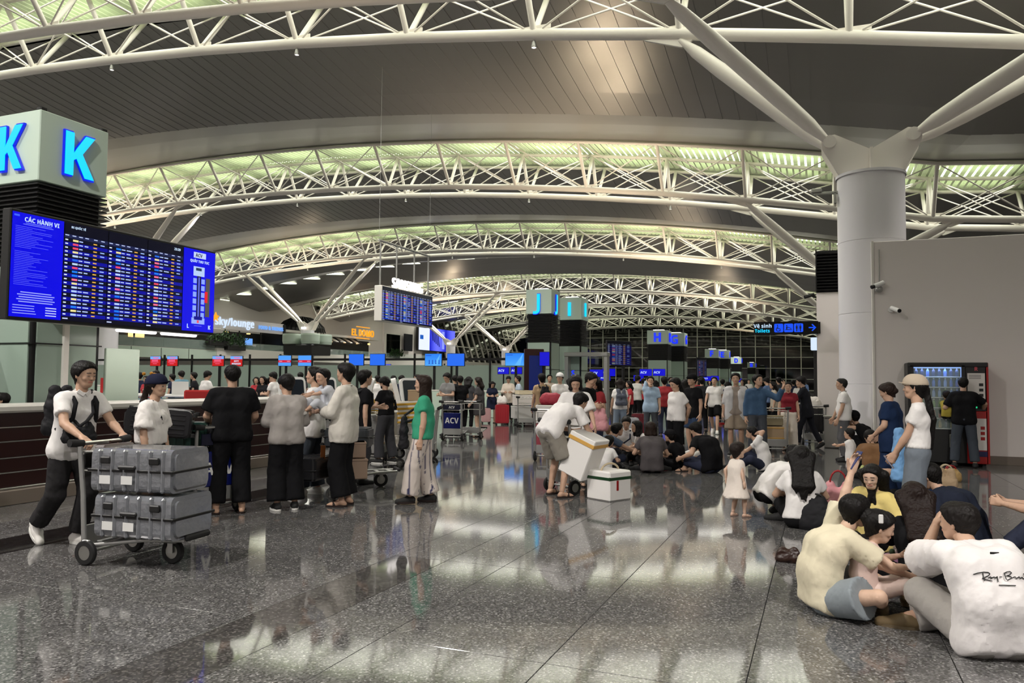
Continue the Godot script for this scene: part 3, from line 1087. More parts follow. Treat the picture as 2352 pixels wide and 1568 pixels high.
	small_screen(Vector3(-13.78, 2.01, -33.29), 0.52, 0.3, "ACV", "small deep blue screen below the light blue one, outer of two")
	small_screen(Vector3(-13.21, 2.02, -33.51), 0.52, 0.3, "ACV", "small deep blue screen below the light blue one, next to totem")
	for q in [[Vector3(-25.12, 2.22, -45.99), "lilac-blue screen far behind the green tee woman"], [Vector3(-22.66, 2.24, -46.97), "lilac-blue screen far behind the empty trolleys"], [Vector3(-27.3, 2.37, -45.1), "lilac-blue screen far behind the masked woman"]]:
		small_screen(q[0], 0.75, 0.4, "", q[1], glow("screen lilac", Color(0.32, 0.36, 0.95), 1.0))
	var deep := [[Vector3(-12.71, 2.04, -45.58), "deep blue screen left of the dark hanging board post"], [Vector3(-12.02, 2.09, -45.86), "deep blue screen just below the tilted hanging board"], [Vector3(-10.97, 2.17, -51.66), "deep blue screen under the H sign, nearer the J pillar"], [Vector3(-10.13, 2.18, -52), "deep blue screen under the H sign, farther from the J pillar"], [Vector3(-15.6, 1.83, -58.46), "low small blue screen behind the girl with a backpack"], [Vector3(-13.61, 1.83, -61.41), "low small blue screen behind the man in a light blue shirt"], [Vector3(-11.76, 1.89, -70.78), "small blue screen between the H and F signs"], [Vector3(-10.96, 1.92, -81.89), "small blue screen under the F sign"], [Vector3(-10.21, 1.97, -82.19), "tiny blue screen right under the F sign edge"], [Vector3(-9.43, 1.8, -98.69), "tiny blue screen under the D sign"]]
	for q in deep:
		small_screen(q[0], 0.8, 0.44, "ACV", q[1])
	# hanging boards
	hanging_board(Vector3(-14, 0, -24.7), 3.7, 3.6, 4.78)
	var hb := thing("hanging_board", "blue flight board seen edge on, hanging beyond the portal", "display board", Vector3(-11.19, 3.21, -45.05), 62.0)
	part(hb, "case", box_mesh(Vector3(2.2, 1.55, 0.12), 0.02), mats["black"])
	part(hb, "screen", face_quad(2.1, 1.45), screen_mat("far table", 0.35), Vector3(0, 0, 0.065))
	part(hb, "post", box_mesh(Vector3(0.14, 2.4, 0.14)), mats["black"], Vector3(0.4, -1.9, 0))
	var hb2 := thing("hanging_board", "dim blue board seen edge on, beside the F sign", "display board", Vector3(-10.78, 2.99, -76.51), 62.0)
	part(hb2, "case", box_mesh(Vector3(1.6, 1.9, 0.12), 0.02), mats["dark metal"])
	part(hb2, "post", box_mesh(Vector3(0.14, 2.3, 0.14)), mats["black"], Vector3(0, -2.0, 0))
	part(hb2, "screen", face_quad(1.5, 1.8), screen_mat("far table two", 0.2), Vector3(0, 0, 0.065))
	# advert totem and the grey portal beside the J pillar
	var tt := thing("advert_totem", "dark totem with a tall blue poster beside the J pillar", "totem", Vector3(-10.04, 0, -27.26), 24.0)
	part(tt, "case", box_mesh(Vector3(0.74, 2.75, 0.3), 0.02), mats["wood dark"], Vector3(0, 1.375, 0))
	part(tt, "poster", face_quad(0.5, 2.1), mats["poster blue"] if mats.has("poster blue") else glow("poster blue", Color(0.02, 0.09, 0.32), 1.0), Vector3(0.06, 1.45, 0.155))
	var pf := thing("portal_frame", "grey steel portal beyond the J pillar", "portal", Vector3(-9.45, 0, -32.35))
	part(pf, "beam", box_mesh(Vector3(1.95, 0.18, 0.5), 0.02), mats["aluminium"], Vector3(0, 2.72, 0))
	for s: float in [-0.88, 0.88]:
		part(pf, "post", box_mesh(Vector3(0.16, 2.64, 0.4), 0.01), mats["aluminium"], Vector3(s, 1.32, 0))
	letters(pf, "S", 0.22, mats["letter deep"], Vector3(-0.55, 1.9, 0.26), Basis.IDENTITY, 0.03)
	small_screen(Vector3(-9.52, 2.37, -26.99), 0.36, 0.5, "", "small blue panel on the J pillar")
	# kiosks among the queue
	kiosk(Vector3(-10.51, 0, -13.59), 37.8 + 22.0, "white-framed kiosk behind the grey sweater person")
	kiosk(Vector3(-10.48, 0, -14.68), 35.6 + 22.0, "white-framed kiosk with a pale screen behind the white tee man")
	kiosk(Vector3(-8.19, 0, -12.9), -60.0, "white-framed kiosk behind the father in cream shirt")
	kiosk(Vector3(-8.43, 0, -14.42), 120.0, "white-framed kiosk beside the masked woman")
	kiosk(Vector3(-9.13, 0, -16.3), 29.3 + 30.0, "white-framed kiosk above the taped boxes")


func small_screen(at: Vector3, w: float, h: float, s: String, label: String, face: Material = null) -> void:
	var t := thing("counter_screen", label, "screen", at, 12.0, "screens above the check-in counters")
	part(t, "case", box_mesh(Vector3(w + 0.04, h + 0.04, 0.06), 0.008), mats["black"], Vector3(0, 0, -0.035))
	part(t, "screen", face_quad(w, h), face if face else mats["screen blue"], Vector3(0, 0, 0.002))
	if s != "":
		letters(t, s, h * 0.36, mats["text white"], Vector3(-w * 0.18, 0, 0.006), Basis.IDENTITY, 0.004)
	part(t, "pole", box_mesh(Vector3(0.06, at.y, 0.06)), mats["dark metal"], Vector3(0, -at.y / 2, -0.08))


func hanging_board(at: Vector3, length: float, y0: float, y1: float) -> void:
	var t := thing("flight_board", "smaller flight board hanging on four rods in mid hall, white brand sign on top", "display board", at)
	var turn := Basis(Vector3.UP, PI / 2)
	var h := y1 - y0
	part(t, "housing", box_mesh(Vector3(0.3, h + 0.06, length + 0.06), 0.02), mats["plaster white"], Vector3(-0.16, (y0 + y1) / 2, 0))
	for i in 3:
		part(t, "screen", face_quad(length / 3 - 0.015, h), screen_mat(["table d", "table e", "table f"][i], 1.0), Vector3(-0.002, (y0 + y1) / 2, length / 2 - length / 3 * (i + 0.5)), turn)
	letters(t, "SAMSUNG", 0.34, mats["lamp white"], Vector3(-0.1, y1 + 0.22, -0.1), turn, 0.06)
	for z: float in [-0.95, -0.35, 0.35, 0.95]:
		bar(t, "hanger_rod", Vector3(-0.16, y1, z * length / 2), Vector3(-0.16, y1 + 1.6 + 0.0, z * length / 2), 0.03, mats["aluminium"])
	bar(t, "hanger_beam", Vector3(-0.16, y1 + 1.6, -length / 2), Vector3(-0.16, y1 + 1.6, length / 2), 0.04, mats["aluminium"])
	for z: float in [-0.5, 0.5]:
		bar(t, "drop_rod", Vector3(-0.16, y1 + 1.6, z * length), Vector3(-0.16, 12.5, z * length), 0.006, mats["aluminium"])


# ---------------------------------------------------------------- shops and glazing along the far left side
func build_left_side() -> void:
	var X := -61.0
	part(structure("wall_left"), "lower_face", box_mesh(Vector3(0.4, 4.3, 194)), mats["plaster white"], Vector3(X - 4.2, 2.15, -70))
	part(structure("wall_left_upper"), "face", box_mesh(Vector3(0.4, 9.5, 194)), mats["plaster"], Vector3(X - 8.2, 8.2, -70))
	var slab := thing("gallery_slab", "pale gallery edge running along the far side above the counters", "gallery", Vector3(X, 0, 0))
	part(slab, "edge_panel", box_mesh(Vector3(0.3, 1.0, 46)), mats["frosted pale"], Vector3(0, 4.0, -42.5))
	part(slab, "edge_panel", box_mesh(Vector3(0.3, 1.1, 52)), mats["plaster white"], Vector3(0.1, 4.25, -91.5))
	part(slab, "deck", box_mesh(Vector3(8, 0.3, 150)), mats["plaster white"], Vector3(-4.1, 4.4, -70))
	for i in 12:
		part(slab, "seam", box_mesh(Vector3(0.02, 1.0, 0.05)), mats["dark metal"], Vector3(0.16, 4.0, -22.0 - i * 3.6))
	part(slab, "glass_rail", box_mesh(Vector3(0.04, 0.95, 110)), mats["clear glass"], Vector3(0.05, 5.05, -64))
	# dark restaurant front with its sign band
	var r := thing("restaurant_front", "gallery restaurant with a lit sky sign and food and drinks sign", "restaurant", Vector3(X, 0, -66))
	part(r, "fascia", box_mesh(Vector3(0.4, 1.25, 24)), mats["plaster"], Vector3(-0.3, 7.55, 1.0))
	part(r, "interior", box_mesh(Vector3(0.2, 2.4, 24)), mats["black"], Vector3(-3.0, 5.75, 1.0))
	part(r, "side_wall", box_mesh(Vector3(3.4, 3.6, 0.3)), mats["dark metal"], Vector3(-1.6, 6.3, -11))
	for i in 5:
		part(r, "downlight", box_mesh(Vector3(0.35, 0.12, 0.35), 0.03), mats["lamp warm"], Vector3(-1.5, 6.75, 8.0 - i * 3.6))
	for i in 7:
		part(r, "glass_post", box_mesh(Vector3(0.12, 2.3, 0.12)), mats["dark metal"], Vector3(-0.2, 5.75, 11.0 - i * 3.6))
	part(r, "lit_menu", box_mesh(Vector3(0.1, 0.9, 1.9)), mats["lamp warm"], Vector3(-2.8, 6.0, 8.4))
	part(r, "lit_menu", box_mesh(Vector3(0.1, 0.8, 1.2)), mats["screen sky pale"], Vector3(-2.8, 5.9, -8.0))
	var turn := Basis(Vector3.UP, PI / 2)
	letters(r, "sky/lounge", 0.85, mats["screen white"], Vector3(0.0, 7.75, -2.5), turn, 0.08)
	var star := mb()
	star.prism(PackedVector2Array([Vector2(0, 0.5), Vector2(0.18, 0.15), Vector2(0.5, 0.1), Vector2(0.25, -0.15), Vector2(0.3, -0.5), Vector2(0, -0.3), Vector2(-0.3, -0.5), Vector2(-0.25, -0.15), Vector2(-0.5, 0.1), Vector2(-0.18, 0.15)]), 0.0, 0.08)
	part(r, "logo_star", star.mesh(), mats["sign gold"], Vector3(0.0, 8.2, 0.6), turn)
	letters(r, "FOOD & DRINKS", 0.42, mats["screen sky pale"], Vector3(0.0, 7.5, -8.6), turn, 0.06)
	# second restaurant: wire dome, striped awning and a gold sign
	var e := thing("dome_restaurant", "gallery restaurant with a dark wire dome and a gold sign", "restaurant", Vector3(X, 0, -88))
	for i in 16:
		var a := PI * i / 16.0
		var path := PackedVector3Array()
		for k in 9:
			var b := PI * k / 8.0
			path.append(Vector3(-3.4 + cos(b) * 3.2 * sin(a), 7.5 + sin(b) * 2.3, 3.2 + cos(b) * 3.2 * cos(a)))
		var w := mb()
		w.tube(path, PackedFloat32Array([0.06]), 5)
		part(e, "dome_rib", w.mesh(), mats["dark metal"])
	var fill := mb()
	fill.lathe(PackedVector2Array([Vector2(3.0, 7.4), Vector2(2.9, 8.2), Vector2(2.3, 9.1), Vector2(1.2, 9.6), Vector2(0, 9.7)]), Vector3(-3.4, 0, 3.2), 20)
	part(e, "dome_shell", fill.mesh(), mats["black"])
	part(e, "roof_edge", box_mesh(Vector3(1.6, 0.3, 22)), mats["plaster white"], Vector3(-1.2, 7.45, -1.0))
	part(e, "interior", box_mesh(Vector3(0.2, 2.6, 22)), mats["black"], Vector3(-2.6, 5.9, -1.0))
	for i in 14:
		part(e, "awning_slat", box_mesh(Vector3(1.5, 0.08, 0.6)), mats["plaster white" if i % 2 == 0 else "black"], Vector3(-0.9, 6.95, 4.5 - i * 0.85), Basis(Vector3.BACK, -0.5))
	letters(e, "EL DOMO", 0.95, mats["sign gold"], Vector3(0.2, 8.1, -6.2), turn, 0.1)
	for y: float in [8.95, 7.35]:
		part(e, "sign_bar", box_mesh(Vector3(0.1, 0.12, 3.4)), mats["sign gold"], Vector3(0.2, y, -6.2))
	for i in 6:
		part(e, "downlight", box_mesh(Vector3(0.3, 0.25, 0.3), 0.05), mats["lamp warm"], Vector3(-0.9, 6.7, 6.0 - i * 3.1))
	# pale wall with a planted window, then the LED wall
	var pw := thing("gallery_wall", "pale gallery wall with a planted window and a dark shop sign", "wall panel", Vector3(X, 0, -108))
	part(pw, "face", box_mesh(Vector3(0.3, 7.6, 12)), mats["plaster"], Vector3(-0.6, 7.6, 1.0))
	part(pw, "window_frame", box_mesh(Vector3(0.2, 4.3, 4.6)), mats["plaster white"], Vector3(-0.35, 6.5, 4.6))
	part(pw, "glass", box_mesh(Vector3(0.1, 3.7, 4.0)), mats["night glass"], Vector3(-0.24, 6.6, 4.6))
	part(pw, "shop_sign", box_mesh(Vector3(0.3, 2.7, 2.4), 0.03), mats["shop sign"] if mats.has("shop sign") else mat("shop sign", Color(0.06, 0.07, 0.12), 0.4), Vector3(0.1, 7.4, 0.6))
	var leafs := mb()
	for i in 160:
		var p := Vector3(0.15 + rng.randf() * 0.5, 5.0 + rng.randf() * 0.9, 2.8 + rng.randf() * 3.6)
		var d := Vector3(rng.randf() - 0.2, rng.randf(), rng.randf() - 0.5).normalized() * 0.5
		var s := d.cross(Vector3.UP).normalized() * 0.09
		leafs.quad(p - s, p + d * 0.5 - s * 1.4, p + d, p + d * 0.5 + s * 1.4)
	stuff(part(pw, "planting", leafs.mesh(), mats["leaf green"] if mats.has("leaf green") else mat("leaf green", Color(0.13, 0.25, 0.09), 0.6)))
	var led := thing("led_wall", "large wide screen on the far wall showing blue figures on white", "screen", Vector3(X + 0.4, 8.3, -117))
	part(led, "case", box_mesh(Vector3(0.4, 4.1, 13.6), 0.05), mats["black"], Vector3(-0.25, 0, 0))
	part(led, "screen", face_quad(13.3, 3.8), screen_mat("led", 1.1, 512, 144), Vector3(0, 0, 0), turn)
	# leaning glass wall beyond
	var sw := structure("window_2", "leaning dark glass wall with pale mullions on the far side")
	var lean := Basis(Vector3.BACK, 0.32)
	var pane := box_mesh(Vector3(0.05, 2.9, 2.55))
	for i in 15:
		var z := -122.0 - i * 2.8
		for row in 3:
			part(sw, "pane", pane, mats["night glass"], Vector3(X - 1.0, 4.9, z) + lean * Vector3(0, 1.5 + row * 3.0, 0), lean)
		part(sw, "mullion", box_mesh(Vector3(0.35, 9.4, 0.16)), mats["plaster"], Vector3(X - 0.9, 4.9, z + 1.4) + lean * Vector3(0, 4.6, 0), lean)
	for row in 4:
		part(sw, "transom", box_mesh(Vector3(0.2, 0.12, 44)), mats["plaster"], Vector3(X - 0.9, 4.9, -142) + lean * Vector3(0, row * 3.0, 0), lean)
	part(sw, "sill_wall", box_mesh(Vector3(0.4, 4.6, 50)), mats["plaster"], Vector3(X, 2.5, -140))
	for i in 8:
		part(sw, "slot", box_mesh(Vector3(0.1, 0.7, 0.4)), mats["black"], Vector3(X + 0.2, 4.0, -120.0 - i * 4.0))
	# hedge tubs on the gallery
	for q in [[Vector3(-60.5, 5.89, -65.28), "dark shrub on the gallery below the sky sign"], [Vector3(-60.5, 5.51, -67.97), "long low hedge on the gallery rail"]]:
		var hm := mb()
		for i in 220:
			var p := Vector3(rng.randf_range(-0.5, 0.5), rng.randf_range(-0.6, 0.7), rng.randf_range(-1.6, 1.6))
			var d := Vector3(rng.randf() - 0.5, rng.randf() - 0.2, rng.randf() - 0.5).normalized() * 0.45
			var s := d.cross(Vector3(0.3, 1, 0.2)).normalized() * 0.1
			hm.quad(p - s, p + d * 0.5 - s, p + d, p + d * 0.5 + s)
		var o := thing("gallery_shrub", q[1], "shrub", q[0], 0.0, "plants on the gallery")
		stuff(part(o, "foliage", hm.mesh(), mats["leaf green"]))
		part(o, "tub", box_mesh(Vector3(0.7, 0.6, 2.8), 0.05), mats["black"], Vector3(0, -0.6, 0))


# ---------------------------------------------------------------- toilets block, vending machine
func build_right_block() -> void:
	var zf := -17.6
	var w := structure("wall_toilets", "plain grey wall by the vending machine")
	part(w, "face", box_mesh(Vector3(12.9, 4.52, 0.2), 0.01), mats["plaster"], Vector3(1.04 + 6.45, 2.26, zf - 0.1))
	part(w, "edge_trim", box_mesh(Vector3(0.05, 4.54, 0.24), 0.008), mats["plaster white"], Vector3(1.03, 2.27, zf - 0.09))
	part(w, "skirting", box_mesh(Vector3(12.8, 0.17, 0.03), 0.004), mats["stone warm"], Vector3(7.5, 0.085, zf + 0.015))
	part(w, "return_face", box_mesh(Vector3(0.2, 4.5, 3.4)), mats["plaster"], Vector3(1.75, 2.25, zf - 2.0))
	var b := structure("wall_toilets_block", "grey block behind the column")
	part(b, "face", box_mesh(Vector3(13.9, 3.92, 8.0), 0.01), mats["plaster"], Vector3(-0.08 + 6.95, 1.96, -25.5))
	var ac := thing("ventilation_grille", "black slatted ventilation grille beside the round column", "grille", Vector3(0.62, 3.92, -21.6))
	part(ac, "case", box_mesh(Vector3(1.4, 1.1, 0.3), 0.01), mats["black"], Vector3(0, 0.55, -0.1))
	for i in 13:
		part(ac, "slat", box_mesh(Vector3(1.38, 0.03, 0.12), 0.004), mats["dark metal"], Vector3(0, 0.08 + i * 0.079, 0.1), Basis(Vector3.RIGHT, 0.5))
	part(ac, "frame", box_mesh(Vector3(0.03, 1.12, 0.14)), mats["dark metal"], Vector3(-0.7, 0.56, 0.1))
	# toilets sign
	var s := thing("toilet_sign", "long black hanging sign with blue toilet pictograms and arrow", "sign", Vector3(-0.84, 3.0, -21.4))
	part(s, "panel", box_mesh(Vector3(1.6, 0.34, 0.1), 0.012), mats["black gloss"])
	letters(s, "Vê sinh", 0.095, mats["text white"], Vector3(-0.57, 0.06, 0.055), Basis.IDENTITY, 0.006)
	part(s, "dot_below", box_mesh(Vector3(0.016, 0.016, 0.006)), mats["text white"], Vector3(-0.665, 0.008, 0.055))
	letters(s, "Toilets", 0.085, mats["letter blue"], Vector3(-0.58, -0.07, 0.055), Basis.IDENTITY, 0.006)
	for i in 3:
		var tile := mb()
		tile.prism(rounded(0.112, 0.112, 0.03), 0.0, 0.008)
		var o := part(s, "pictogram", tile.mesh(), mats["sign blue"] if mats.has("sign blue") else glow("sign blue", Color(0.03, 0.30, 0.95), 1.1), Vector3(-0.17 + i * 0.245, 0, 0.051))
		var g := mb()
		if i == 0:
			g.prism(rounded(0.014, 0.014, 0.013), 0.008, 0.014, Transform3D(Basis.IDENTITY, Vector3(-0.03, 0.075, 0)))
			g.box(Vector3(-0.025, 0.02, 0.011), Vector3(0.018, 0.08, 0.006))
			g.box(Vector3(0.0, -0.015, 0.011), Vector3(0.06, 0.016, 0.006))
			g.box(Vector3(0.035, -0.05, 0.011), Vector3(0.016, 0.07, 0.006))
			for k in 7:
				var a := PI * (0.75 + k * 0.17)
				g.box(Vector3(cos(a) * 0.05 - 0.01, sin(a) * 0.05 - 0.035, 0.011), Vector3(0.022, 0.022, 0.006))
		elif i == 1:
			g.box(Vector3(0, -0.045, 0.011), Vector3(0.16, 0.016, 0.006))
			g.prism(rounded(0.016, 0.016, 0.015), 0.008, 0.014, Transform3D(Basis.IDENTITY, Vector3(-0.045, 0.06, 0)))
			g.box(Vector3(-0.045, 0.0, 0.011), Vector3(0.03, 0.07, 0.006))
			g.box(Vector3(0.0, 0.01, 0.011), Vector3(0.08, 0.016, 0.006), 0.0, Basis(Vector3.BACK, -0.4))
			g.prism(rounded(0.013, 0.013, 0.012), 0.008, 0.014, Transform3D(Basis.IDENTITY, Vector3(0.055, -0.015, 0)))
		else:
			for k: float in [-1.0, 1.0]:
				g.prism(rounded(0.015, 0.015, 0.014), 0.008, 0.014, Transform3D(Basis.IDENTITY, Vector3(k * 0.045, 0.07, 0)))
				g.box(Vector3(k * 0.045, 0.01, 0.011), Vector3(0.045, 0.075, 0.006))
				g.box(Vector3(k * 0.045, -0.06, 0.011), Vector3(0.026, 0.07, 0.006))
			g.box(Vector3(0, 0, 0.011), Vector3(0.007, 0.19, 0.006))
		part(o, "figure", g.mesh(), mats["black"])
	var ar := mb()
	ar.box(Vector3(-0.02, 0, 0.055), Vector3(0.15, 0.03, 0.008))
	for k: float in [-1.0, 1.0]:
		ar.box(Vector3(0.03, k * 0.038, 0.055), Vector3(0.13, 0.03, 0.008), 0.0, Basis(Vector3.BACK, -k * 0.8))
	part(s, "arrow", ar.mesh(), mats["sign blue"], Vector3(0.66, 0, 0))
	part(s, "hanger", box_mesh(Vector3(0.1, 0.3, 0.12)), mats["dark metal"], Vector3(0.8, 0.0, -0.07))
	# security cameras
	var c1 := thing("security_camera", "grey security camera at the foot of a vertical conduit", "camera", Vector3(1.16, 3.59, -17.5))
	part(c1, "dome_base", sphere(0.075), mats["aluminium"], Vector3(-0.02, -0.08, 0))
	part(c1, "barrel", cyl(Vector3(-0.12, -0.03, 0.12), Vector3(0.06, 0.05, 0.02), 0.05), mats["white plastic"])
	part(c1, "lens", cyl(Vector3(-0.17, -0.05, 0.15), Vector3(-0.12, -0.03, 0.12), 0.04), mats["black"])
	part(c1, "conduit", cyl(Vector3(-0.01, 0.05, -0.02), Vector3(-0.01, 0.75, -0.02), 0.012), mats["steel"])
	var c2 := thing("security_camera", "white security camera pointing out from the plain wall", "camera", Vector3(1.42, 3.09, -17.5))
	part(c2, "base", cyl(Vector3(-0.06, 0.0, -0.08), Vector3(-0.06, 0.0, -0.04), 0.06), mats["white plastic"])
	part(c2, "barrel", cyl(Vector3(-0.05, 0.03, -0.03), Vector3(0.07, -0.05, 0.2), 0.045), mats["white plastic"])
	part(c2, "lens", cyl(Vector3(0.07, -0.05, 0.2), Vector3(0.075, -0.054, 0.215), 0.038), mats["black"])
	var c3 := thing("security_camera", "small dark security camera below the black grille", "camera", Vector3(-0.19, 3.82, -21.55))
	part(c3, "barrel", cyl(Vector3(-0.18, -0.02, 0.1), Vector3(0.05, 0.06, 0.0), 0.045), mats["dark metal"])
	part(c3, "bracket", cyl(Vector3(-0.02, 0.02, 0.02), Vector3(0.12, -0.02, 0.02), 0.025), mats["dark metal"])
	# posts and bin left of the column
	var bp := thing("black_post", "tall black post with a small white lit sign left of the column", "post", Vector3(-0.08, 0, -23.27))
	part(bp, "post", box_mesh(Vector3(0.2, 2.7, 0.16), 0.01), mats["black"], Vector3(0, 1.35, 0))
	part(bp, "lit_sign", box_mesh(Vector3(0.24, 0.36, 0.12), 0.02), mats["screen white"], Vector3(-0.05, 2.66, 0.1))
	one("steel_bin", "grey steel litter bin against the wall by the column", "bin", bin_mesh(), mats["steel"], Vector3(0.23, 0, -20.32))
	one("grey_post", "low grey post beside the black post", "post", box_mesh(Vector3(0.16, 0.85, 0.16), 0.02, Vector3(0, 0.425, 0)), mats["aluminium"], Vector3(0.05, 0, -24.09))
	vending_machine()


func sphere(r: float) -> ArrayMesh:
	var m := mb()
	var prof := PackedVector2Array()
	for i in 9:
		var a := -PI / 2 + PI * i / 8.0
		prof.append(Vector2(cos(a) * r, sin(a) * r))
	m.lathe(prof, Vector3.ZERO, 14)
	return m.mesh()


func cyl(a: Vector3, b: Vector3, r: float, seg := 14) -> ArrayMesh:
	var m := mb()
	m.rod(a, b, r, seg)
	return m.mesh()


func bin_mesh() -> ArrayMesh:
	var m := mb()
	m.box(Vector3(0, 0.36, 0), Vector3(0.34, 0.72, 0.3), 0.02)
	m.box(Vector3(0, 0.76, 0), Vector3(0.37, 0.05, 0.33), 0.015)
	return m.mesh()


func vending_machine() -> void:
	var t := thing("vending_machine", "black and red drinks vending machine with a lit window against the wall", "vending machine", Vector3(2.27, 0, -17.24))
	var k: Material = mats["black"]
	var red: Material = mat("vending red", Color(0.62, 0.07, 0.06), 0.35)
	var white: Material = mat("poster white", Color(0.82, 0.80, 0.78), 0.5)
	part(t, "cabinet_back", box_mesh(Vector3(1.36, 1.9, 0.06)), k, Vector3(0, 1.02, -0.3))
	part(t, "cabinet_side", box_mesh(Vector3(0.05, 1.9, 0.64)), k, Vector3(-0.66, 1.02, 0))
	part(t, "cabinet_side", box_mesh(Vector3(0.05, 1.9, 0.64)), red, Vector3(0.66, 1.02, 0))
	part(t, "top_panel", box_mesh(Vector3(1.36, 0.09, 0.66), 0.01), k, Vector3(0, 1.94, 0))
	part(t, "lower_front", box_mesh(Vector3(0.98, 0.64, 0.3), 0.01), k, Vector3(-0.17, 0.38, 0.17))
	part(t, "control_column", box_mesh(Vector3(0.36, 0.85, 0.62), 0.01), k, Vector3(0.48, 1.48, 0.01))
	part(t, "red_column", box_mesh(Vector3(0.36, 1.0, 0.62), 0.01), red, Vector3(0.48, 0.56, 0.01))
	part(t, "window_frame", box_mesh(Vector3(0.06, 1.25, 0.1)), k, Vector3(0.27, 1.3, 0.28))
	part(t, "window_frame", box_mesh(Vector3(0.06, 1.25, 0.1)), k, Vector3(-0.61, 1.3, 0.28))
	part(t, "window", box_mesh(Vector3(0.82, 1.24, 0.012)), mats["clear glass"], Vector3(-0.17, 1.3, 0.31))
	part(t, "inner_back", box_mesh(Vector3(0.86, 1.24, 0.02)), mat("vending inside", Color(0.10, 0.12, 0.2), 0.4), Vector3(-0.17, 1.3, -0.1))
	for s: float in [-0.585, 0.245]:
		part(t, "lamp_strip", box_mesh(Vector3(0.02, 1.2, 0.03)), glow("vending lamp", Color(0.55, 0.7, 1.0), 1.6), Vector3(s, 1.3, 0.25))
	var l := AreaLight3D.new()
	l.name = "vending_light"
	l.area_size = Vector2(0.8, 0.1)
	l.area_normalize_energy = true
	l.light_energy = 0.5
	l.light_color = Color(0.65, 0.77, 1.0)
	l.area_range = 8.0
	l.shadow_enabled = true
	l.basis = Basis(Vector3.RIGHT, -PI / 2)
	l.position = Vector3(2.1, 1.86, -17.04)
	add_child(l, true)
	part(t, "lamp_head", box_mesh(Vector3(0.8, 0.02, 0.08)), mats["vending lamp"], Vector3(-0.17, 1.885, 0.22))
	var tints := [Color(0.10, 0.14, 0.3), Color(0.3, 0.42, 0.7), Color(0.55, 0.65, 0.85), Color(0.35, 0.5, 0.12), Color(0.6, 0.2, 0.15), Color(0.55, 0.45, 0.2)]
	var bottle := mb()
	bottle.lathe(PackedVector2Array([Vector2(0, 0), Vector2(0.027, 0.002), Vector2(0.029, 0.02), Vector2(0.029, 0.09), Vector2(0.024, 0.115), Vector2(0.011, 0.14), Vector2(0.011, 0.15)]), Vector3.ZERO, 10)
	var bmesh_ := bottle.mesh()
	var cap := mb()
	cap.lathe(PackedVector2Array([Vector2(0.0125, 0.148), Vector2(0.0125, 0.168), Vector2(0, 0.168)]), Vector3.ZERO, 8)
	var cmesh := cap.mesh()
	var rows := ["top", "second", "third", "fourth", "fifth", "bottom"]
	var names := ["dark blue", "blue", "pale blue", "green", "red", "amber"]
	for row in 6:
		var y := 1.72 - row * 0.2
		part(t, "shelf", box_mesh(Vector3(0.8, 0.016, 0.3), 0.003), mats["white plastic"], Vector3(-0.17, y - 0.015, 0.1))
		for i in 8:
			var q: int = [0, 1, 2, 3, 4, 5][row] if i % 3 != 2 else (row + 1) % 6
			var bt := thing("drink_bottle", "%s bottle on the %s shelf of the vending machine, %s from its window post" % [names[q], rows[row], ["first", "second", "third", "fourth", "fifth", "sixth", "seventh", "eighth"][i]], "bottle", Vector3(2.27 - 0.17 - 0.35 + i * 0.1, y - 0.004, -17.24 + 0.18), 0.0, "bottles in the vending machine")
			part(bt, "body", bmesh_, mat("bottle " + names[q], tints[q], 0.15))
			part(bt, "cap", cmesh, mats["white plastic"])
	var p1 := part(t, "notice", box_mesh(Vector3(0.29, 0.52, 0.006)), white, Vector3(0.48, 1.52, 0.325))
	for i in 3:
		part(p1, "print_block", box_mesh(Vector3(0.07, 0.055, 0.004)), k, Vector3(0.08, 0.04 - i * 0.1, 0.004))
		part(p1, "print_line", box_mesh(Vector3(0.2, 0.008, 0.004)), mats["dark metal"], Vector3(-0.02, 0.22 - i * 0.03, 0.004))
	var p2 := part(t, "notice", box_mesh(Vector3(0.29, 0.6, 0.006)), white, Vector3(0.49, 0.62, 0.325))
	for i in 3:
		part(p2, "print_block", box_mesh(Vector3(0.07, 0.06, 0.004)), red, Vector3(0.08, 0.12 - i * 0.1, 0.004))
	part(t, "blue_foot", box_mesh(Vector3(0.3, 0.1, 0.006)), mat("vending blue", Color(0.07, 0.07, 0.28), 0.4), Vector3(0.49, 0.25, 0.325))
	part(t, "coin_unit", box_mesh(Vector3(0.17, 0.26, 0.04), 0.01), mats["steel"], Vector3(0.1, 0.48, 0.33))
	part(t, "keypad", box_mesh(Vector3(0.1, 0.03, 0.01)), glow("vending keypad", Color(0.2, 0.9, 0.6), 0.8), Vector3(0.44, 1.13, 0.325))
	letters(t, "R", 0.07, mat("logo pink", Color(0.8, 0.3, 0.35), 0.5), Vector3(0.48, 1.86, 0.325), Basis.IDENTITY, 0.006)
	for s: float in [-0.6, 0.6]:
		part(t, "foot", box_mesh(Vector3(0.06, 0.07, 0.5)), k, Vector3(s, 0.035, 0))


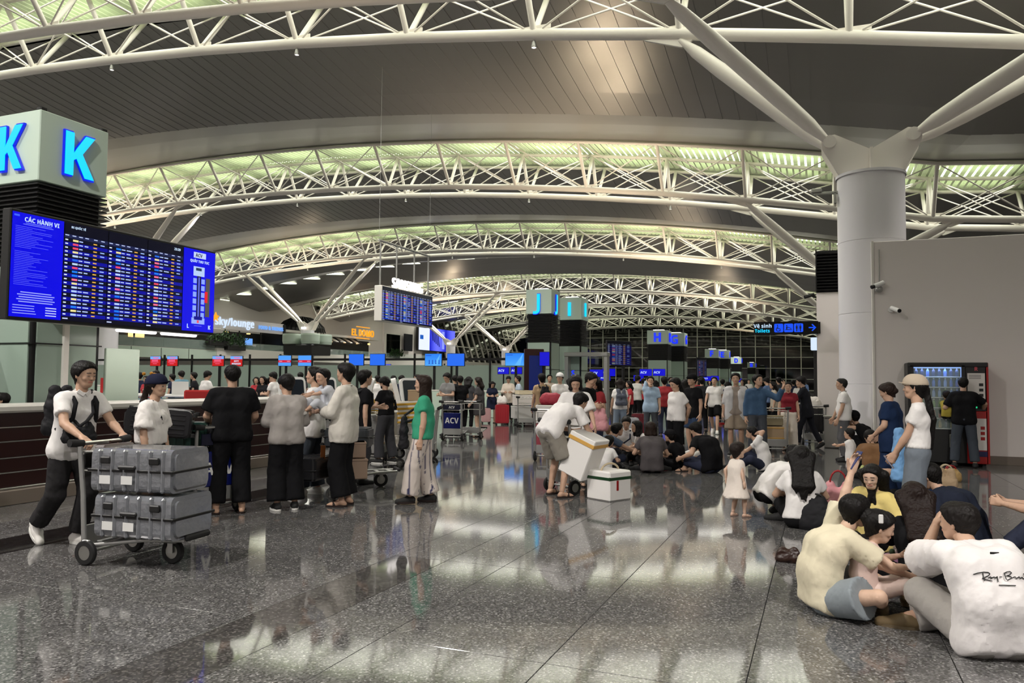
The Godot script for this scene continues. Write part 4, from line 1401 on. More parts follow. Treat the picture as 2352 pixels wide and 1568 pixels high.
# ---------------------------------------------------------------- trolleys, cases, boxes and bags
func trolley(label: String, at: Vector3, yaw: float, panel := "ACV") -> Node3D:
	var t := thing("luggage_trolley", label, "trolley", at, yaw, "luggage trolleys")
	var st: Material = mats["aluminium"]
	var wheel := mb()
	wheel.lathe(PackedVector2Array([Vector2(0.06, -0.024), Vector2(0.095, -0.022), Vector2(0.104, -0.012), Vector2(0.104, 0.012), Vector2(0.095, 0.022), Vector2(0.06, 0.024)]), Vector3.ZERO, 20)
	var wm := wheel.mesh()
	var hub := mb()
	hub.lathe(PackedVector2Array([Vector2(0, -0.02), Vector2(0.062, -0.02), Vector2(0.062, 0.02), Vector2(0, 0.02)]), Vector3.ZERO, 14)
	var hm := hub.mesh()
	var flat := Basis(Vector3.BACK, PI / 2)
	for p in [Vector3(-0.27, 0.104, 0.0), Vector3(0.27, 0.104, 0.0), Vector3(0, 0.104, -0.64)]:
		var o := part(t, "wheel", wm, mats["rubber"], p, flat)
		part(o, "hub", hm, mats["steel"])
	var fr := mb()
	for s: float in [-1.0, 1.0]:
		fr.tube(PackedVector3Array([Vector3(s * 0.24, 0.13, 0.06), Vector3(s * 0.24, 0.165, -0.05), Vector3(s * 0.2, 0.225, -0.5), Vector3(s * 0.12, 0.23, -0.85)]), PackedFloat32Array([0.018]), 8)
		fr.box(Vector3(s * 0.27, 0.15, 0.0), Vector3(0.03, 0.12, 0.07), 0.008)
	fr.rod(Vector3(-0.26, 0.104, 0), Vector3(0.26, 0.104, 0), 0.014)
	fr.box(Vector3(0, 0.2, -0.64), Vector3(0.1, 0.05, 0.12), 0.01)
	fr.box(Vector3(-0.035, 0.15, -0.64), Vector3(0.012, 0.11, 0.05))
	fr.box(Vector3(0.035, 0.15, -0.64), Vector3(0.012, 0.11, 0.05))
	part(t, "base_frame", fr.mesh(), st)
	for i in 5:
		part(t, "deck_slat", box_mesh(Vector3(0.42 - i * 0.045, 0.014, 0.06), 0.004), st, Vector3(0, 0.19 + i * 0.011, -0.08 - i * 0.17))
	part(t, "bumper", box_mesh(Vector3(0.3, 0.05, 0.04), 0.015), mats["rubber"], Vector3(0, 0.25, -0.88))
	for s: float in [-1.0, 1.0]:
		var up := mb()
		up.tube(PackedVector3Array([Vector3(s * 0.26, 0.16, 0.03), Vector3(s * 0.26, 0.6, 0.06), Vector3(s * 0.27, 0.98, 0.1)]), PackedFloat32Array([0.021]), 8)
		part(t, "upright", up.mesh(), st)
		part(t, "grip", cyl(Vector3(s * 0.21, 1.0, 0.13), Vector3(s * 0.33, 1.01, 0.15), 0.034, 10), mats["rubber"])
	part(t, "handle_bar", cyl(Vector3(-0.25, 1.0, 0.13), Vector3(0.25, 1.0, 0.13), 0.018, 10), mats["steel bright"])
	var bk := mb()
	for y: float in [0.78, 0.94]:
		bk.tube(PackedVector3Array([Vector3(-0.25, y, 0.08), Vector3(-0.25, y, -0.14), Vector3(0.25, y, -0.14), Vector3(0.25, y, 0.08)]), PackedFloat32Array([0.009]), 6)
	for i in 9:
		bk.rod(Vector3(-0.24 + i * 0.06, 0.78, 0.07), Vector3(-0.24 + i * 0.06, 0.78, -0.14), 0.004, 5)
	for p in [Vector3(-0.25, 0, -0.14), Vector3(0.25, 0, -0.14)]:
		bk.rod(p + Vector3(0, 0.78, 0), p + Vector3(0, 0.94, 0), 0.008, 6)
	part(t, "basket", bk.mesh(), mats["steel bright"])
	if panel != "":
		var small := part(t, "ad_strip", box_mesh(Vector3(0.44, 0.13, 0.02), 0.005), mat("panel navy", Color(0.03, 0.05, 0.16), 0.3) if panel == "ACV" else mats["black"], Vector3(0, 0.86, 0.1))
		for q: float in [-1.0, 1.0]:
			var turn := Basis(Vector3.UP, 0.0 if q > 0 else PI)
			if panel == "logo":
				part(small, "logo", box_mesh(Vector3(0.11, 0.035, 0.004), 0.001), mats["steel bright"], Vector3(0, 0.014, q * 0.012), turn)
				part(small, "logo", box_mesh(Vector3(0.13, 0.014, 0.004), 0.001), mat("logo orange", Color(0.6, 0.35, 0.15), 0.4), Vector3(0, -0.02, q * 0.012), turn)
			else:
				letters(small, panel, 0.06, mats["white plastic"], Vector3(0, 0, q * 0.014), turn, 0.006)
	if panel == "ACV":
		var pn := part(t, "ad_panel", box_mesh(Vector3(0.46, 0.4, 0.02), 0.008), mat("panel blue", Color(0.02, 0.07, 0.34), 0.25), Vector3(0, 0.52, 0.075))
		letters(pn, "ACV", 0.14, mats["white plastic"], Vector3(0, 0, 0.014), Basis.IDENTITY, 0.006)
		letters(pn, "ACV", 0.14, mats["white plastic"], Vector3(0, 0, -0.014), Basis(Vector3.UP, PI), 0.006)
	part(t, "back_plate", box_mesh(Vector3(0.48, 0.16, 0.015), 0.004), st, Vector3(0, 0.24, 0.06))
	return t


func suitcase(label: String, at: Vector3, bs: Basis, size: Vector3, c: String, rgb: Color, rough := 0.3, metal := 0.0, ribs := true) -> Node3D:
	# size: width, height, depth standing on its wheels
	var t := thing("suitcase", label, "suitcase", at, 0.0, "suitcases")
	t.basis = bs
	var m := mat(c, rgb.linear_to_srgb(), rough, metal)
	var sh := mb()
	var o := rounded(size.x / 2, size.y / 2, 0.06)
	var inner := rounded(size.x / 2 - 0.02, size.y / 2 - 0.02, 0.05)
	sh.prism(o, -size.z / 2 + 0.025, size.z / 2 - 0.025, Transform3D(Basis.IDENTITY, Vector3(0, size.y / 2 + 0.05, 0)))
	sh.prism(inner, -size.z / 2, size.z / 2, Transform3D(Basis.IDENTITY, Vector3(0, size.y / 2 + 0.05, 0)))
	part(t, "shell", sh.mesh(), m)
	if ribs:
		for i in 5:
			var x := -size.x / 2 + size.x * (i + 1) / 6.0
			part(t, "rib", box_mesh(Vector3(0.02, size.y - 0.12, size.z + 0.012), 0.004), m, Vector3(x, size.y / 2 + 0.05, 0))
	part(t, "zip_band", box_mesh(Vector3(size.x + 0.004, size.y + 0.004, 0.018), 0.004), mats["black"], Vector3(0, size.y / 2 + 0.05, 0.01))
	for q in 4:
		part(t, "wheel", cyl(Vector3(-0.02, 0.025, 0), Vector3(0.02, 0.025, 0), 0.026, 10), mats["rubber"], Vector3((q % 2 - 0.5) * (size.x - 0.08), 0, (q / 2 - 0.5) * (size.z - 0.08)))
	var hd := mb()
	hd.tube(PackedVector3Array([Vector3(-0.08, size.y + 0.045, 0), Vector3(-0.07, size.y + 0.08, 0), Vector3(0.07, size.y + 0.08, 0), Vector3(0.08, size.y + 0.045, 0)]), PackedFloat32Array([0.011]), 6)
	part(t, "handle", hd.mesh(), mats["black"])
	return t


func carton(label: String, at: Vector3, bs: Basis, size: Vector3, c: String, rgb: Color, tape := "", tape_rgb := Color(0.5, 0.36, 0.05), bands := 3, across := true) -> Node3D:
	var t := thing("box", label, "box", at, 0.0, "boxes among the luggage")
	t.basis = bs
	part(t, "body", box_mesh(size, 0.012, Vector3(0, size.y / 2, 0)), mat(c, rgb.linear_to_srgb(), 0.75))
	part(t, "lid", box_mesh(Vector3(size.x + 0.014, size.y * 0.13, size.z + 0.014), 0.01, Vector3(0, size.y * 0.935, 0)), mats[c])
	if tape != "":
		var m := mat(tape, tape_rgb.linear_to_srgb(), 0.35)
		for i in bands:
			var y := size.y * (0.12 + 0.76 * i / maxf(1.0, bands - 1)) if bands > 1 else size.y * 0.86
			if across:
				part(t, "tape", box_mesh(Vector3(size.x + 0.02, size.y * 0.09, size.z + 0.02), 0.004, Vector3(0, y, 0)), m)
			else:
				part(t, "tape", box_mesh(Vector3(size.x * 0.1, size.y + 0.012, size.z + 0.02), 0.004, Vector3(size.x * (-0.3 + 0.6 * i / maxf(1.0, bands - 1)), size.y / 2, 0)), m)
	return t


func soft_bag(called: String, label: String, at: Vector3, yaw: float, size: Vector3, c: String, rgb: Color, handle := 0.0, handle_c := "black") -> Node3D:
	var t := thing(called, label, "bag", at, yaw, "bags")
	var f := Field.new()
	var r := minf(size.x, size.z) * 0.45
	for s: float in [-1.0, 1.0]:
		f.cap(Vector3(s * (size.x / 2 - r), r * 0.75, 0), Vector3(s * (size.x / 2 - r) * 0.85, size.y - r * 0.55, 0), r, r * 0.6, r * 0.5, [Vector3(0, 0.002, 0), Vector3.DOWN])
		f.cap(Vector3(-s * (size.x / 2 - r), r * 0.75, 0), Vector3(s * (size.x / 2 - r), r * 0.8, 0), r, r, r * 0.5, [Vector3(0, 0.002, 0), Vector3.DOWN])
	f.cap(Vector3(-size.x / 2 + r, size.y * 0.55, 0), Vector3(size.x / 2 - r, size.y * 0.55, 0), r * 0.85, r * 0.85, r * 0.5)
	var sh := sheet()
	f.build(minf(0.02, r * 0.2), sh, func(_p: Vector3) -> Color: return Color.WHITE, 0.008, folds, Vector3(8, 8, 8))
	part(t, "pouch", sheet_mesh(sh), cloth(c, rgb, 0.6))
	if handle > 0.0:
		for s: float in [-1.0, 1.0]:
			var h := mb()
			var p := PackedVector3Array()
			for i in 9:
				var a := PI * i / 8.0
				p.append(Vector3(cos(a) * size.x * 0.24, size.y * 0.92 + sin(a) * handle, s * size.z * 0.12))
			h.tube(p, PackedFloat32Array([0.011]), 6)
			part(t, "handle", h.mesh(), mats[handle_c] if mats.has(handle_c) else mats["black"])
	return t


func build_luggage() -> void:
	var I := Basis.IDENTITY
	var Y := func(a: float) -> Basis: return Basis(Vector3.UP, deg_to_rad(a))
	mat("strap red", Color(0.55, 0.02, 0.05), 0.5)
	mat("rope cream", Color(0.72, 0.66, 0.55), 0.7)
	# --- trolley of the man in the white polo: two film-wrapped grey cases and a leather briefcase
	var ta := trolley("trolley with two wrapped grey suitcases pushed by man in polo", Vector3(-5.73, 0, -4.98), -84.0, "logo")
	var lying: Basis = Y.call(-84.0) * Basis(Vector3.RIGHT, -PI / 2) * Basis(Vector3.BACK, PI / 2)
	for i in 2:
		var y := 0.235 + i * 0.375
		var c := thing("suitcase", ["grey hard suitcase in clear film, lower of two on trolley", "grey hard suitcase in clear film, upper of two on trolley"][i], "suitcase", Vector3(-5.27 - i * 0.05, y - 0.0, -4.98), -84.0 + i * 3.0, "film-wrapped suitcases")
		c.scale = Vector3(1.0, 1.14, 1.04)
		var m := mat("case film grey", Color(0.44, 0.45, 0.47), 0.14)
		m.clearcoat_enabled = true
		m.clearcoat = 1.0
		m.clearcoat_roughness = 0.08
		if not m.normal_enabled:
			m.normal_enabled = true
			m.normal_texture = speckle(77, 0.02, [], 256, FastNoiseLite.TYPE_SIMPLEX, true)
			m.normal_scale = 1.0
			m.uv1_triplanar = true
			m.uv1_scale = Vector3.ONE * 1.6
		var sh := mb()
		sh.prism(rounded(0.25, 0.155, 0.05), -0.36, 0.36, Transform3D(I, Vector3(0, 0.165, -0.02)))
		sh.prism(rounded(0.22, 0.125, 0.04), -0.385, 0.385, Transform3D(I, Vector3(0, 0.165, -0.02)))
		part(c, "shell", sh.mesh(), m)
		for k in 6:
			part(c, "rib", box_mesh(Vector3(0.53, 0.3, 0.035), 0.012), m, Vector3(0, 0.165, -0.31 + k * 0.115))
		part(c, "seam_band", box_mesh(Vector3(0.525, 0.02, 0.78), 0.004), mats["dark metal"], Vector3(0, 0.165, -0.02))
		for k: float in [-1.0, 1.0]:
			part(c, "latch", box_mesh(Vector3(0.03, 0.05, 0.09), 0.008), mats["black"], Vector3(0.262, 0.24, -0.02 + k * 0.22))
			part(c, "label_sticker", box_mesh(Vector3(0.004, 0.06, 0.1)), mats["white plastic"], Vector3(0.268, 0.1, 0.1 * k + 0.1))
		part(c, "side_handle", box_mesh(Vector3(0.03, 0.03, 0.16), 0.01), mats["black"], Vector3(0.268, 0.19, 0.0))
	var br := thing("briefcase", "brown leather briefcase in the basket of the nearest trolley", "briefcase", ta.transform * Vector3(0.02, 0.79, -0.03), -84.0)
	part(br, "body", box_mesh(Vector3(0.36, 0.2, 0.12), 0.02, Vector3(0, 0.1, 0)), mat("leather", Color(0.16, 0.075, 0.04), 0.4))
	part(br, "handle", cyl(Vector3(-0.06, 0.22, 0), Vector3(0.06, 0.22, 0), 0.012), mats["leather"])
	part(br, "buckle", box_mesh(Vector3(0.05, 0.05, 0.01), 0.004), mat("brass", Color(0.7, 0.5, 0.2), 0.3, 0.9), Vector3(0.1, 0.12, 0.065))
	# --- trolley behind the man in the black tee
	trolley("trolley with blue panel behind the man in black tee", Vector3(-6.55, 0, -7.09), 43.4 + 24.0)
	suitcase("black suitcase with bright edge lying on top of the second trolley's load", Vector3(-6.47, 1.04, -6.71), Basis(Vector3.UP, deg_to_rad(40)) * Basis(Vector3.BACK, PI / 2 - 0.1), Vector3(0.3, 0.66, 0.46), "case black", Color(0.02, 0.02, 0.022), 0.25)
	suitcase("dark green suitcase standing behind the woman in navy cap", Vector3(-6.87, 0, -6.96) + Vector3(0, 0.28, 0), Y.call(30.0), Vector3(0.5, 0.72, 0.3), "case green", Color(0.015, 0.045, 0.035), 0.3)
	suitcase("black suitcase on the second trolley next to the blue panel", Vector3(-6.73, 0, -7.12) + Vector3(0, 0.28, 0), Y.call(26.0), Vector3(0.46, 0.68, 0.3), "case black", Color.BLACK)
	# --- trolley behind father and child
	trolley("trolley with black cases and brown boxes behind the father", Vector3(-6.44, 0, -9.36), 34.5 - 80.0, "")
	carton("brown carton lying low on the trolley behind the father", Vector3(-5.8, 0, -8.68) + Vector3(0, 0.28, 0), Y.call(-50.0), Vector3(0.6, 0.26, 0.44), "card brown", Color(0.30, 0.21, 0.15))
	carton("brown carton stacked second on the trolley behind the father", Vector3(-5.78, 0, -8.69) + Vector3(0, 0.55, 0), Y.call(-55.0), Vector3(0.52, 0.2, 0.4), "card brown", Color.WHITE)
	suitcase("black suitcase with yellow strap lying behind the white tee man", Vector3(-6.15, 0, -8.76) + Vector3(-0.1, 0.42, 0), Basis(Vector3.UP, deg_to_rad(10)) * Basis(Vector3.RIGHT, PI / 2), Vector3(0.5, 0.7, 0.28), "case black", Color.BLACK)
	one("yellow_strap", "yellow luggage strap across the black suitcase behind white tee man", "strap", box_mesh(Vector3(0.06, 0.36, 0.01), 0.003), mat("strap yellow", Color(0.55, 0.3, 0.05), 0.6), Vector3(-5.96, 0.53, -8.35), 35.7 )
	suitcase("dark suitcase on its side with wheels outward behind the father", Vector3(-5.73, 0, -8.81) + Vector3(-0.55, 0.78, 0), Basis(Vector3.UP, deg_to_rad(-70)) * Basis(Vector3.RIGHT, -PI / 2), Vector3(0.42, 0.6, 0.26), "case charcoal", Color(0.035, 0.04, 0.045), 0.35)
	# --- trolleys with yellow-taped foam boxes
	trolley("trolley of yellow-taped boxes left of the masked woman", Vector3(-7.94, 0, -12.73), 12.0, "")
	carton("yellow-taped foam box tilted low beside the masked woman", Vector3(-8.21, 0, -13.11) + Vector3(0, 0.33, 0), Y.call(10.0) * Basis(Vector3.BACK, -0.22), Vector3(0.5, 0.36, 0.4), "foam white", Color(0.72, 0.68, 0.60), "tape amber", Color(0.56, 0.32, 0.03), 3)
	carton("yellow-taped foam box tilted on the lower one beside masked woman", Vector3(-8.18, 0, -13.12) + Vector3(0.02, 0.72, 0), Y.call(6.0) * Basis(Vector3.BACK, -0.16), Vector3(0.5, 0.42, 0.4), "foam amber", Color(0.55, 0.34, 0.05), "tape pale", Color(0.75, 0.68, 0.52), 3)
	var te := trolley("loaded trolley between the masked woman and green tee woman", Vector3(-7.18, 0, -13.69), 28.8 + 84.0, "")
	carton("white carton at the bottom of the trolley by the green tee woman", te.transform * Vector3(0, 0.235, -0.45), Y.call(20.0), Vector3(0.5, 0.24, 0.42), "foam white", Color.WHITE)
	carton("pale carton under the taped boxes by the green tee woman", te.transform * Vector3(0, 0.477, -0.44), Y.call(20.0), Vector3(0.46, 0.2, 0.4), "foam grey", Color(0.5, 0.48, 0.46))
	carton("tall foam box with amber tape bands by the green tee woman", te.transform * Vector3(0.02, 0.68, -0.4), Y.call(18.0) * Basis(Vector3.BACK, 0.06), Vector3(0.5, 0.46, 0.4), "foam white", Color.WHITE, "tape amber", Color.WHITE, 5)
	carton("brown carton on top of the amber-taped foam box", te.transform * Vector3(0.02, 1.14, -0.32), Y.call(20.0), Vector3(0.32, 0.22, 0.3), "card tan", Color(0.42, 0.30, 0.18))
	# --- parked empty trolleys with the blue panel
	trolley("parked empty trolley with large blue panel, front of two", Vector3(-8.8, 0, -17.9), 26.3 - 20.0)
	trolley("parked empty trolley nested behind the blue-panel one", Vector3(-8.63, 0, -18.66), 24.9 - 20.0, "")
	# --- around the cream jacket man
	suitcase("upright red ribbed suitcase before the cream jacket man", Vector3(-10.45, 0, -25.16), Y.call(30.0), Vector3(0.48, 0.66, 0.3), "case red", Color(0.36, 0.02, 0.03), 0.35)
	soft_bag("paper_bag", "white plastic bag on top of the red suitcase", Vector3(-10.45, 0, -25.16) + Vector3(0, 0.74, 0), 20.0, Vector3(0.34, 0.28, 0.2), "bag white", Color(0.72, 0.68, 0.64))
	suitcase("small pink suitcase left of the red suitcase", Vector3(-11.27, 0, -25.62), Y.call(30.0), Vector3(0.34, 0.5, 0.22), "case pink", Color(0.5, 0.3, 0.3), 0.4)
	trolley("trolley heaped with white wrapped luggage near the red suitcase", Vector3(-9.16, 0, -24.11), 25.0, "")
	carton("film-wrapped grey bale on the trolley near the red suitcase", Vector3(-9.45, 0, -24.47) + Vector3(0, 0.28, 0), Y.call(35.0), Vector3(0.62, 0.42, 0.5), "wrap grey", Color(0.46, 0.45, 0.43))
	carton("pale wrapped bale stacked above the grey one", Vector3(-9.43, 0, -24.49) + Vector3(0, 0.72, 0), Y.call(28.0), Vector3(0.62, 0.36, 0.48), "wrap pale", Color(0.62, 0.58, 0.54))
	carton("cream carton topmost on the wrapped bales", Vector3(-9.34, 0, -24.52) + Vector3(0, 1.09, 0), Y.call(40.0), Vector3(0.6, 0.14, 0.4), "card cream", Color(0.70, 0.60, 0.42))
	# --- the bending man and his foam boxes
	trolley("low trolley in front of the bending man in shorts", Vector3(-3.38, 0, -10.34), 18.2 - 50.0, "")
	carton("large white foam box with orange tape tilted in the bending man's arms", Vector3(-3.12, 0, -10.13) + Vector3(0.02, 0.3, 0), Y.call(16.9 - 28.0) * Basis(Vector3.BACK, -0.38), Vector3(0.38, 0.58, 0.42), "foam bright", Color(0.74, 0.72, 0.69), "tape orange", Color(0.60, 0.34, 0.08), 1)
	var k := thing("cool_box", "white foam cool box with green tape band and rope handle on floor", "cool box", Vector3(-2.65, 0, -10.07) + Vector3(0, 0, -0.06), 62.0)
	part(k, "body", box_mesh(Vector3(0.42, 0.29, 0.42), 0.015, Vector3(0, 0.145, 0)), mats["foam bright"])
	part(k, "lid", box_mesh(Vector3(0.43, 0.1, 0.43), 0.02, Vector3(0, 0.335, 0)), mats["foam bright"])
	part(k, "green_tape", box_mesh(Vector3(0.434, 0.045, 0.434), 0.006, Vector3(0, 0.29, 0)), mat("tape green", Color(0.06, 0.22, 0.10), 0.4))
	part(k, "red_tape", box_mesh(Vector3(0.01, 0.13, 0.035), 0.002), mat("tape red", Color(0.55, 0.03, 0.03), 0.4), Vector3(0.214, 0.2, 0.0))
	part(k, "red_tape", box_mesh(Vector3(0.035, 0.13, 0.01), 0.002), mats["tape red"], Vector3(-0.06, 0.2, 0.214))
	var rp := mb()
	var rpp := PackedVector3Array()
	for i in 11:
		var a := PI * i / 10.0
		rpp.append(Vector3(cos(a) * 0.17, 0.37 + sin(a) * 0.1, 0.02))
	rp.tube(rpp, PackedFloat32Array([0.014]), 8)
	part(k, "rope_handle", rp.mesh(), mats["rope cream"])
	carton("white foam carton on the far trolley left of the bending man", Vector3(-5.1, 0, -14.67) + Vector3(0, 0.72, 0), Y.call(15.0), Vector3(0.44, 0.36, 0.4), "foam bright", Color.WHITE)
	carton("dark red carton under the white foam carton", Vector3(-5.1, 0, -14.67) + Vector3(0, 0.28, 0), Y.call(15.0), Vector3(0.42, 0.43, 0.4), "card red", Color(0.28, 0.04, 0.06))
	soft_bag("travel_bag", "red travel bag lying on the white foam carton", Vector3(-5.04, 0, -14.7) + Vector3(0, 1.09, 0), 10.0, Vector3(0.42, 0.22, 0.24), "bag red", Color(0.34, 0.03, 0.05))
	trolley("trolley under the foam carton and red bag", Vector3(-4.93, 0, -14.26), 8.0, "")
	suitcase("upright silver suitcase behind the seated circle", Vector3(-4.58, 0, -19.74), Y.call(20.0), Vector3(0.4, 0.58, 0.26), "case silver", Color(0.5, 0.52, 0.55), 0.3, 0.3)
	suitcase("dark red suitcase among the standing people behind the circle", Vector3(-4.82, 0, -21.8), Y.call(10.0), Vector3(0.42, 0.6, 0.28), "case wine", Color(0.16, 0.02, 0.03), 0.4)
	# --- trolleys on the right
	trolley("trolley of brown boxes left of the woman in maroon top", Vector3(-0.96, 0, -18.11), 2.9 + 10.0, "")
	carton("brown carton low on the trolley left of maroon top woman", Vector3(-1.04, 0, -18.57) + Vector3(0, 0.28, 0), Y.call(10.0), Vector3(0.46, 0.3, 0.4), "card tan", Color.WHITE, "tape orange", Color.WHITE, 2)
	carton("tan carton upper on the trolley left of maroon top woman", Vector3(-1.03, 0, -18.57) + Vector3(0, 0.6, 0), Y.call(10.0), Vector3(0.42, 0.22, 0.36), "card olive", Color(0.30, 0.25, 0.15))
	trolley("trolley pushed by the man in dark suit", Vector3(-0.17, 0, -20.59), 0.5 + 10.0, "")
	suitcase("black suitcase on the dark suit man's trolley", Vector3(-0.17, 0, -21.07) + Vector3(0, 0.28, 0), Y.call(10.0), Vector3(0.44, 0.6, 0.28), "case black", Color.BLACK)
	soft_bag("travel_bag", "white bundle on the dark suit man's trolley", Vector3(-0.2, 0, -21.06) + Vector3(0, 0.92, 0), 10.0, Vector3(0.4, 0.3, 0.26), "bag white", Color.WHITE)
	trolley("trolley with plush toy behind the navy dress woman", Vector3(1.04, 0, -18.32), -3.2 + 5.0)
	var plush := thing("plush_toy", "white and pink plush toy sitting on the trolley basket", "plush toy", Vector3(0.99, 0, -18.3) + Vector3(0, 0.95, 0), 20.0)
	part(plush, "body", sphere(0.12), cloth("plush white", Color(0.7, 0.65, 0.64)), Vector3(0, 0.1, 0))
	part(plush, "head", sphere(0.1), cloth("plush white", Color.WHITE), Vector3(-0.05, 0.24, 0.02))
	for s: float in [-1.0, 1.0]:
		part(plush, "ear", sphere(0.04), cloth("plush black", Color(0.03, 0.03, 0.03)), Vector3(-0.05 + s * 0.08, 0.32, 0.02))
	part(plush, "scarf", sphere(0.07), cloth("plush pink", Color(0.6, 0.25, 0.28)), Vector3(0.06, 0.15, 0.08))
	# --- bags around the people on the floor
	soft_bag("tote_bag", "pink tote bag with red handles between the seated women", Vector3(0.19, 0, -10.54), -1.1, Vector3(0.4, 0.34, 0.2), "bag pink", Color(0.62, 0.27, 0.29), 0.16, "strap red")
	soft_bag("backpack", "black backpack behind the mother in cream tee", Vector3(-0.07, 0, -8.97), 0.4, Vector3(0.34, 0.36, 0.24), "bag black", Color(0.018, 0.018, 0.02), 0.05)
	soft_bag("gift_bag", "pink gift bag on the floor between the seated women", Vector3(0.53, 0, -6.75), -4.7 + 20.0, Vector3(0.3, 0.24, 0.18), "bag mauve", Color(0.42, 0.2, 0.32), 0.0)
	var fl := thing("bouquet", "small bouquet of pink and white flowers in the pink gift bag", "bouquet", Vector3(0.6, 0, -6.78) + Vector3(0, 0.2, -0.05))
	for i in 16:
		var p := Vector3(rng.randf_range(-0.1, 0.1), rng.randf_range(-0.02, 0.06), rng.randf_range(-0.08, 0.08))
		part(fl, "flower", sphere(rng.randf_range(0.014, 0.024)), mat(["flower pink", "flower white", "flower green"][i % 3], [Color(0.62, 0.2, 0.22), Color(0.7, 0.62, 0.6), Color(0.12, 0.2, 0.08)][i % 3], 0.7), p)
	soft_bag("kraft_bag", "brown kraft paper bag standing behind the cap woman", Vector3(1.58, 0, -12.07), -7.4 + 10.0, Vector3(0.3, 0.42, 0.18), "card tan", Color.WHITE, 0.08, "rope cream")
	soft_bag("gold_bag", "gold patterned bag on the floor beside the kraft bag", Vector3(1.94, 0, -14.28), -7.9 + 30.0, Vector3(0.3, 0.2, 0.18), "bag gold", Color(0.38, 0.25, 0.10), 0.07, "strap red")
	soft_bag("hand_bag", "dark brown bag on the floor left of the mother", Vector3(-0.28, 0, -7.25), 2.1, Vector3(0.2, 0.13, 0.1), "leather", Color.WHITE)
	carton("red and white snack packet on the floor beyond the circle", Vector3(-3.34, 0, -29.34), Y.call(30.0), Vector3(0.3, 0.08, 0.16), "tape red", Color.WHITE)
	# --- on the desk of island K
	one("red_notice", "red notice stand on the white service desk", "notice", box_mesh(Vector3(0.26, 0.32, 0.03), 0.006, Vector3(0, 0.16, 0)), mat("notice red", Color(0.6, 0.03, 0.03), 0.5), Vector3(-13.9, 1.225, -11.85), 30.0)
	one("white_notice", "white notice with red heading on the service desk", "notice", box_mesh(Vector3(0.32, 0.26, 0.02), 0.004, Vector3(0, 0.13, 0)), mats["white plastic"], Vector3(-11.9, 1.225, -11.85), 30.0)
	var vp := thing("potted_flower", "potted yellow flowers with green leaves on the service desk", "potted plant", Vector3(-12.75, 1.225, -11.9))
	var pot := mb()
	pot.lathe(PackedVector2Array([Vector2(0, 0), Vector2(0.08, 0), Vector2(0.11, 0.13), Vector2(0.1, 0.13)]), Vector3.ZERO, 16)
	part(vp, "pot", pot.mesh(), mat("pot", Color(0.45, 0.26, 0.12), 0.5))
	for i in 14:
		var lf := mb()
		var a := TAU * i / 14.0
		var d := Vector3(cos(a), 0, sin(a))
		var s := Vector3(-sin(a), 0, cos(a)) * 0.03
		lf.quad(Vector3(0, 0.12, 0) - s, Vector3(0, 0.12, 0) + s, d * 0.12 + Vector3(0, 0.32, 0) + s, d * 0.12 + Vector3(0, 0.32, 0) - s)
		lf.tri(d * 0.12 + Vector3(0, 0.32, 0) - s, d * 0.12 + Vector3(0, 0.32, 0) + s, d * 0.24 + Vector3(0, 0.3, 0))
		part(vp, "leaf", lf.mesh(), mats["leaf green"])
	for i in 5:
		part(vp, "bloom", sphere(0.035), mat("bloom yellow", Color(0.75, 0.5, 0.05), 0.6), Vector3(rng.randf_range(-0.12, 0.12), 0.38 + 0.05 * i / 5.0, rng.randf_range(-0.1, 0.1)))
	var ch := thing("red_chair", "red office chair whose back shows behind the slatted counter", "chair", Vector3(-10.6, 0, -11.0), 40.0)
	part(ch, "backrest", box_mesh(Vector3(0.5, 0.36, 0.06), 0.03, Vector3(0, 1.16, 0)), mats["notice red"])
	part(ch, "seat", box_mesh(Vector3(0.48, 0.08, 0.46), 0.03, Vector3(0, 0.62, -0.25)), mats["notice red"])
	part(ch, "back_bar", box_mesh(Vector3(0.06, 0.5, 0.03), 0.0, Vector3(0, 0.86, 0.03)), mats["black"])
	part(ch, "post", cyl(Vector3(0, 0.04, -0.25), Vector3(0, 0.6, -0.25), 0.03), mats["black"])
	for i in 5:
		part(ch, "foot", box_mesh(Vector3(0.05, 0.04, 0.3), 0.01, Vector3(0, 0.02, -0.15)), mats["black"], Vector3(0, 0, -0.25), Basis(Vector3.UP, TAU * i / 5.0))


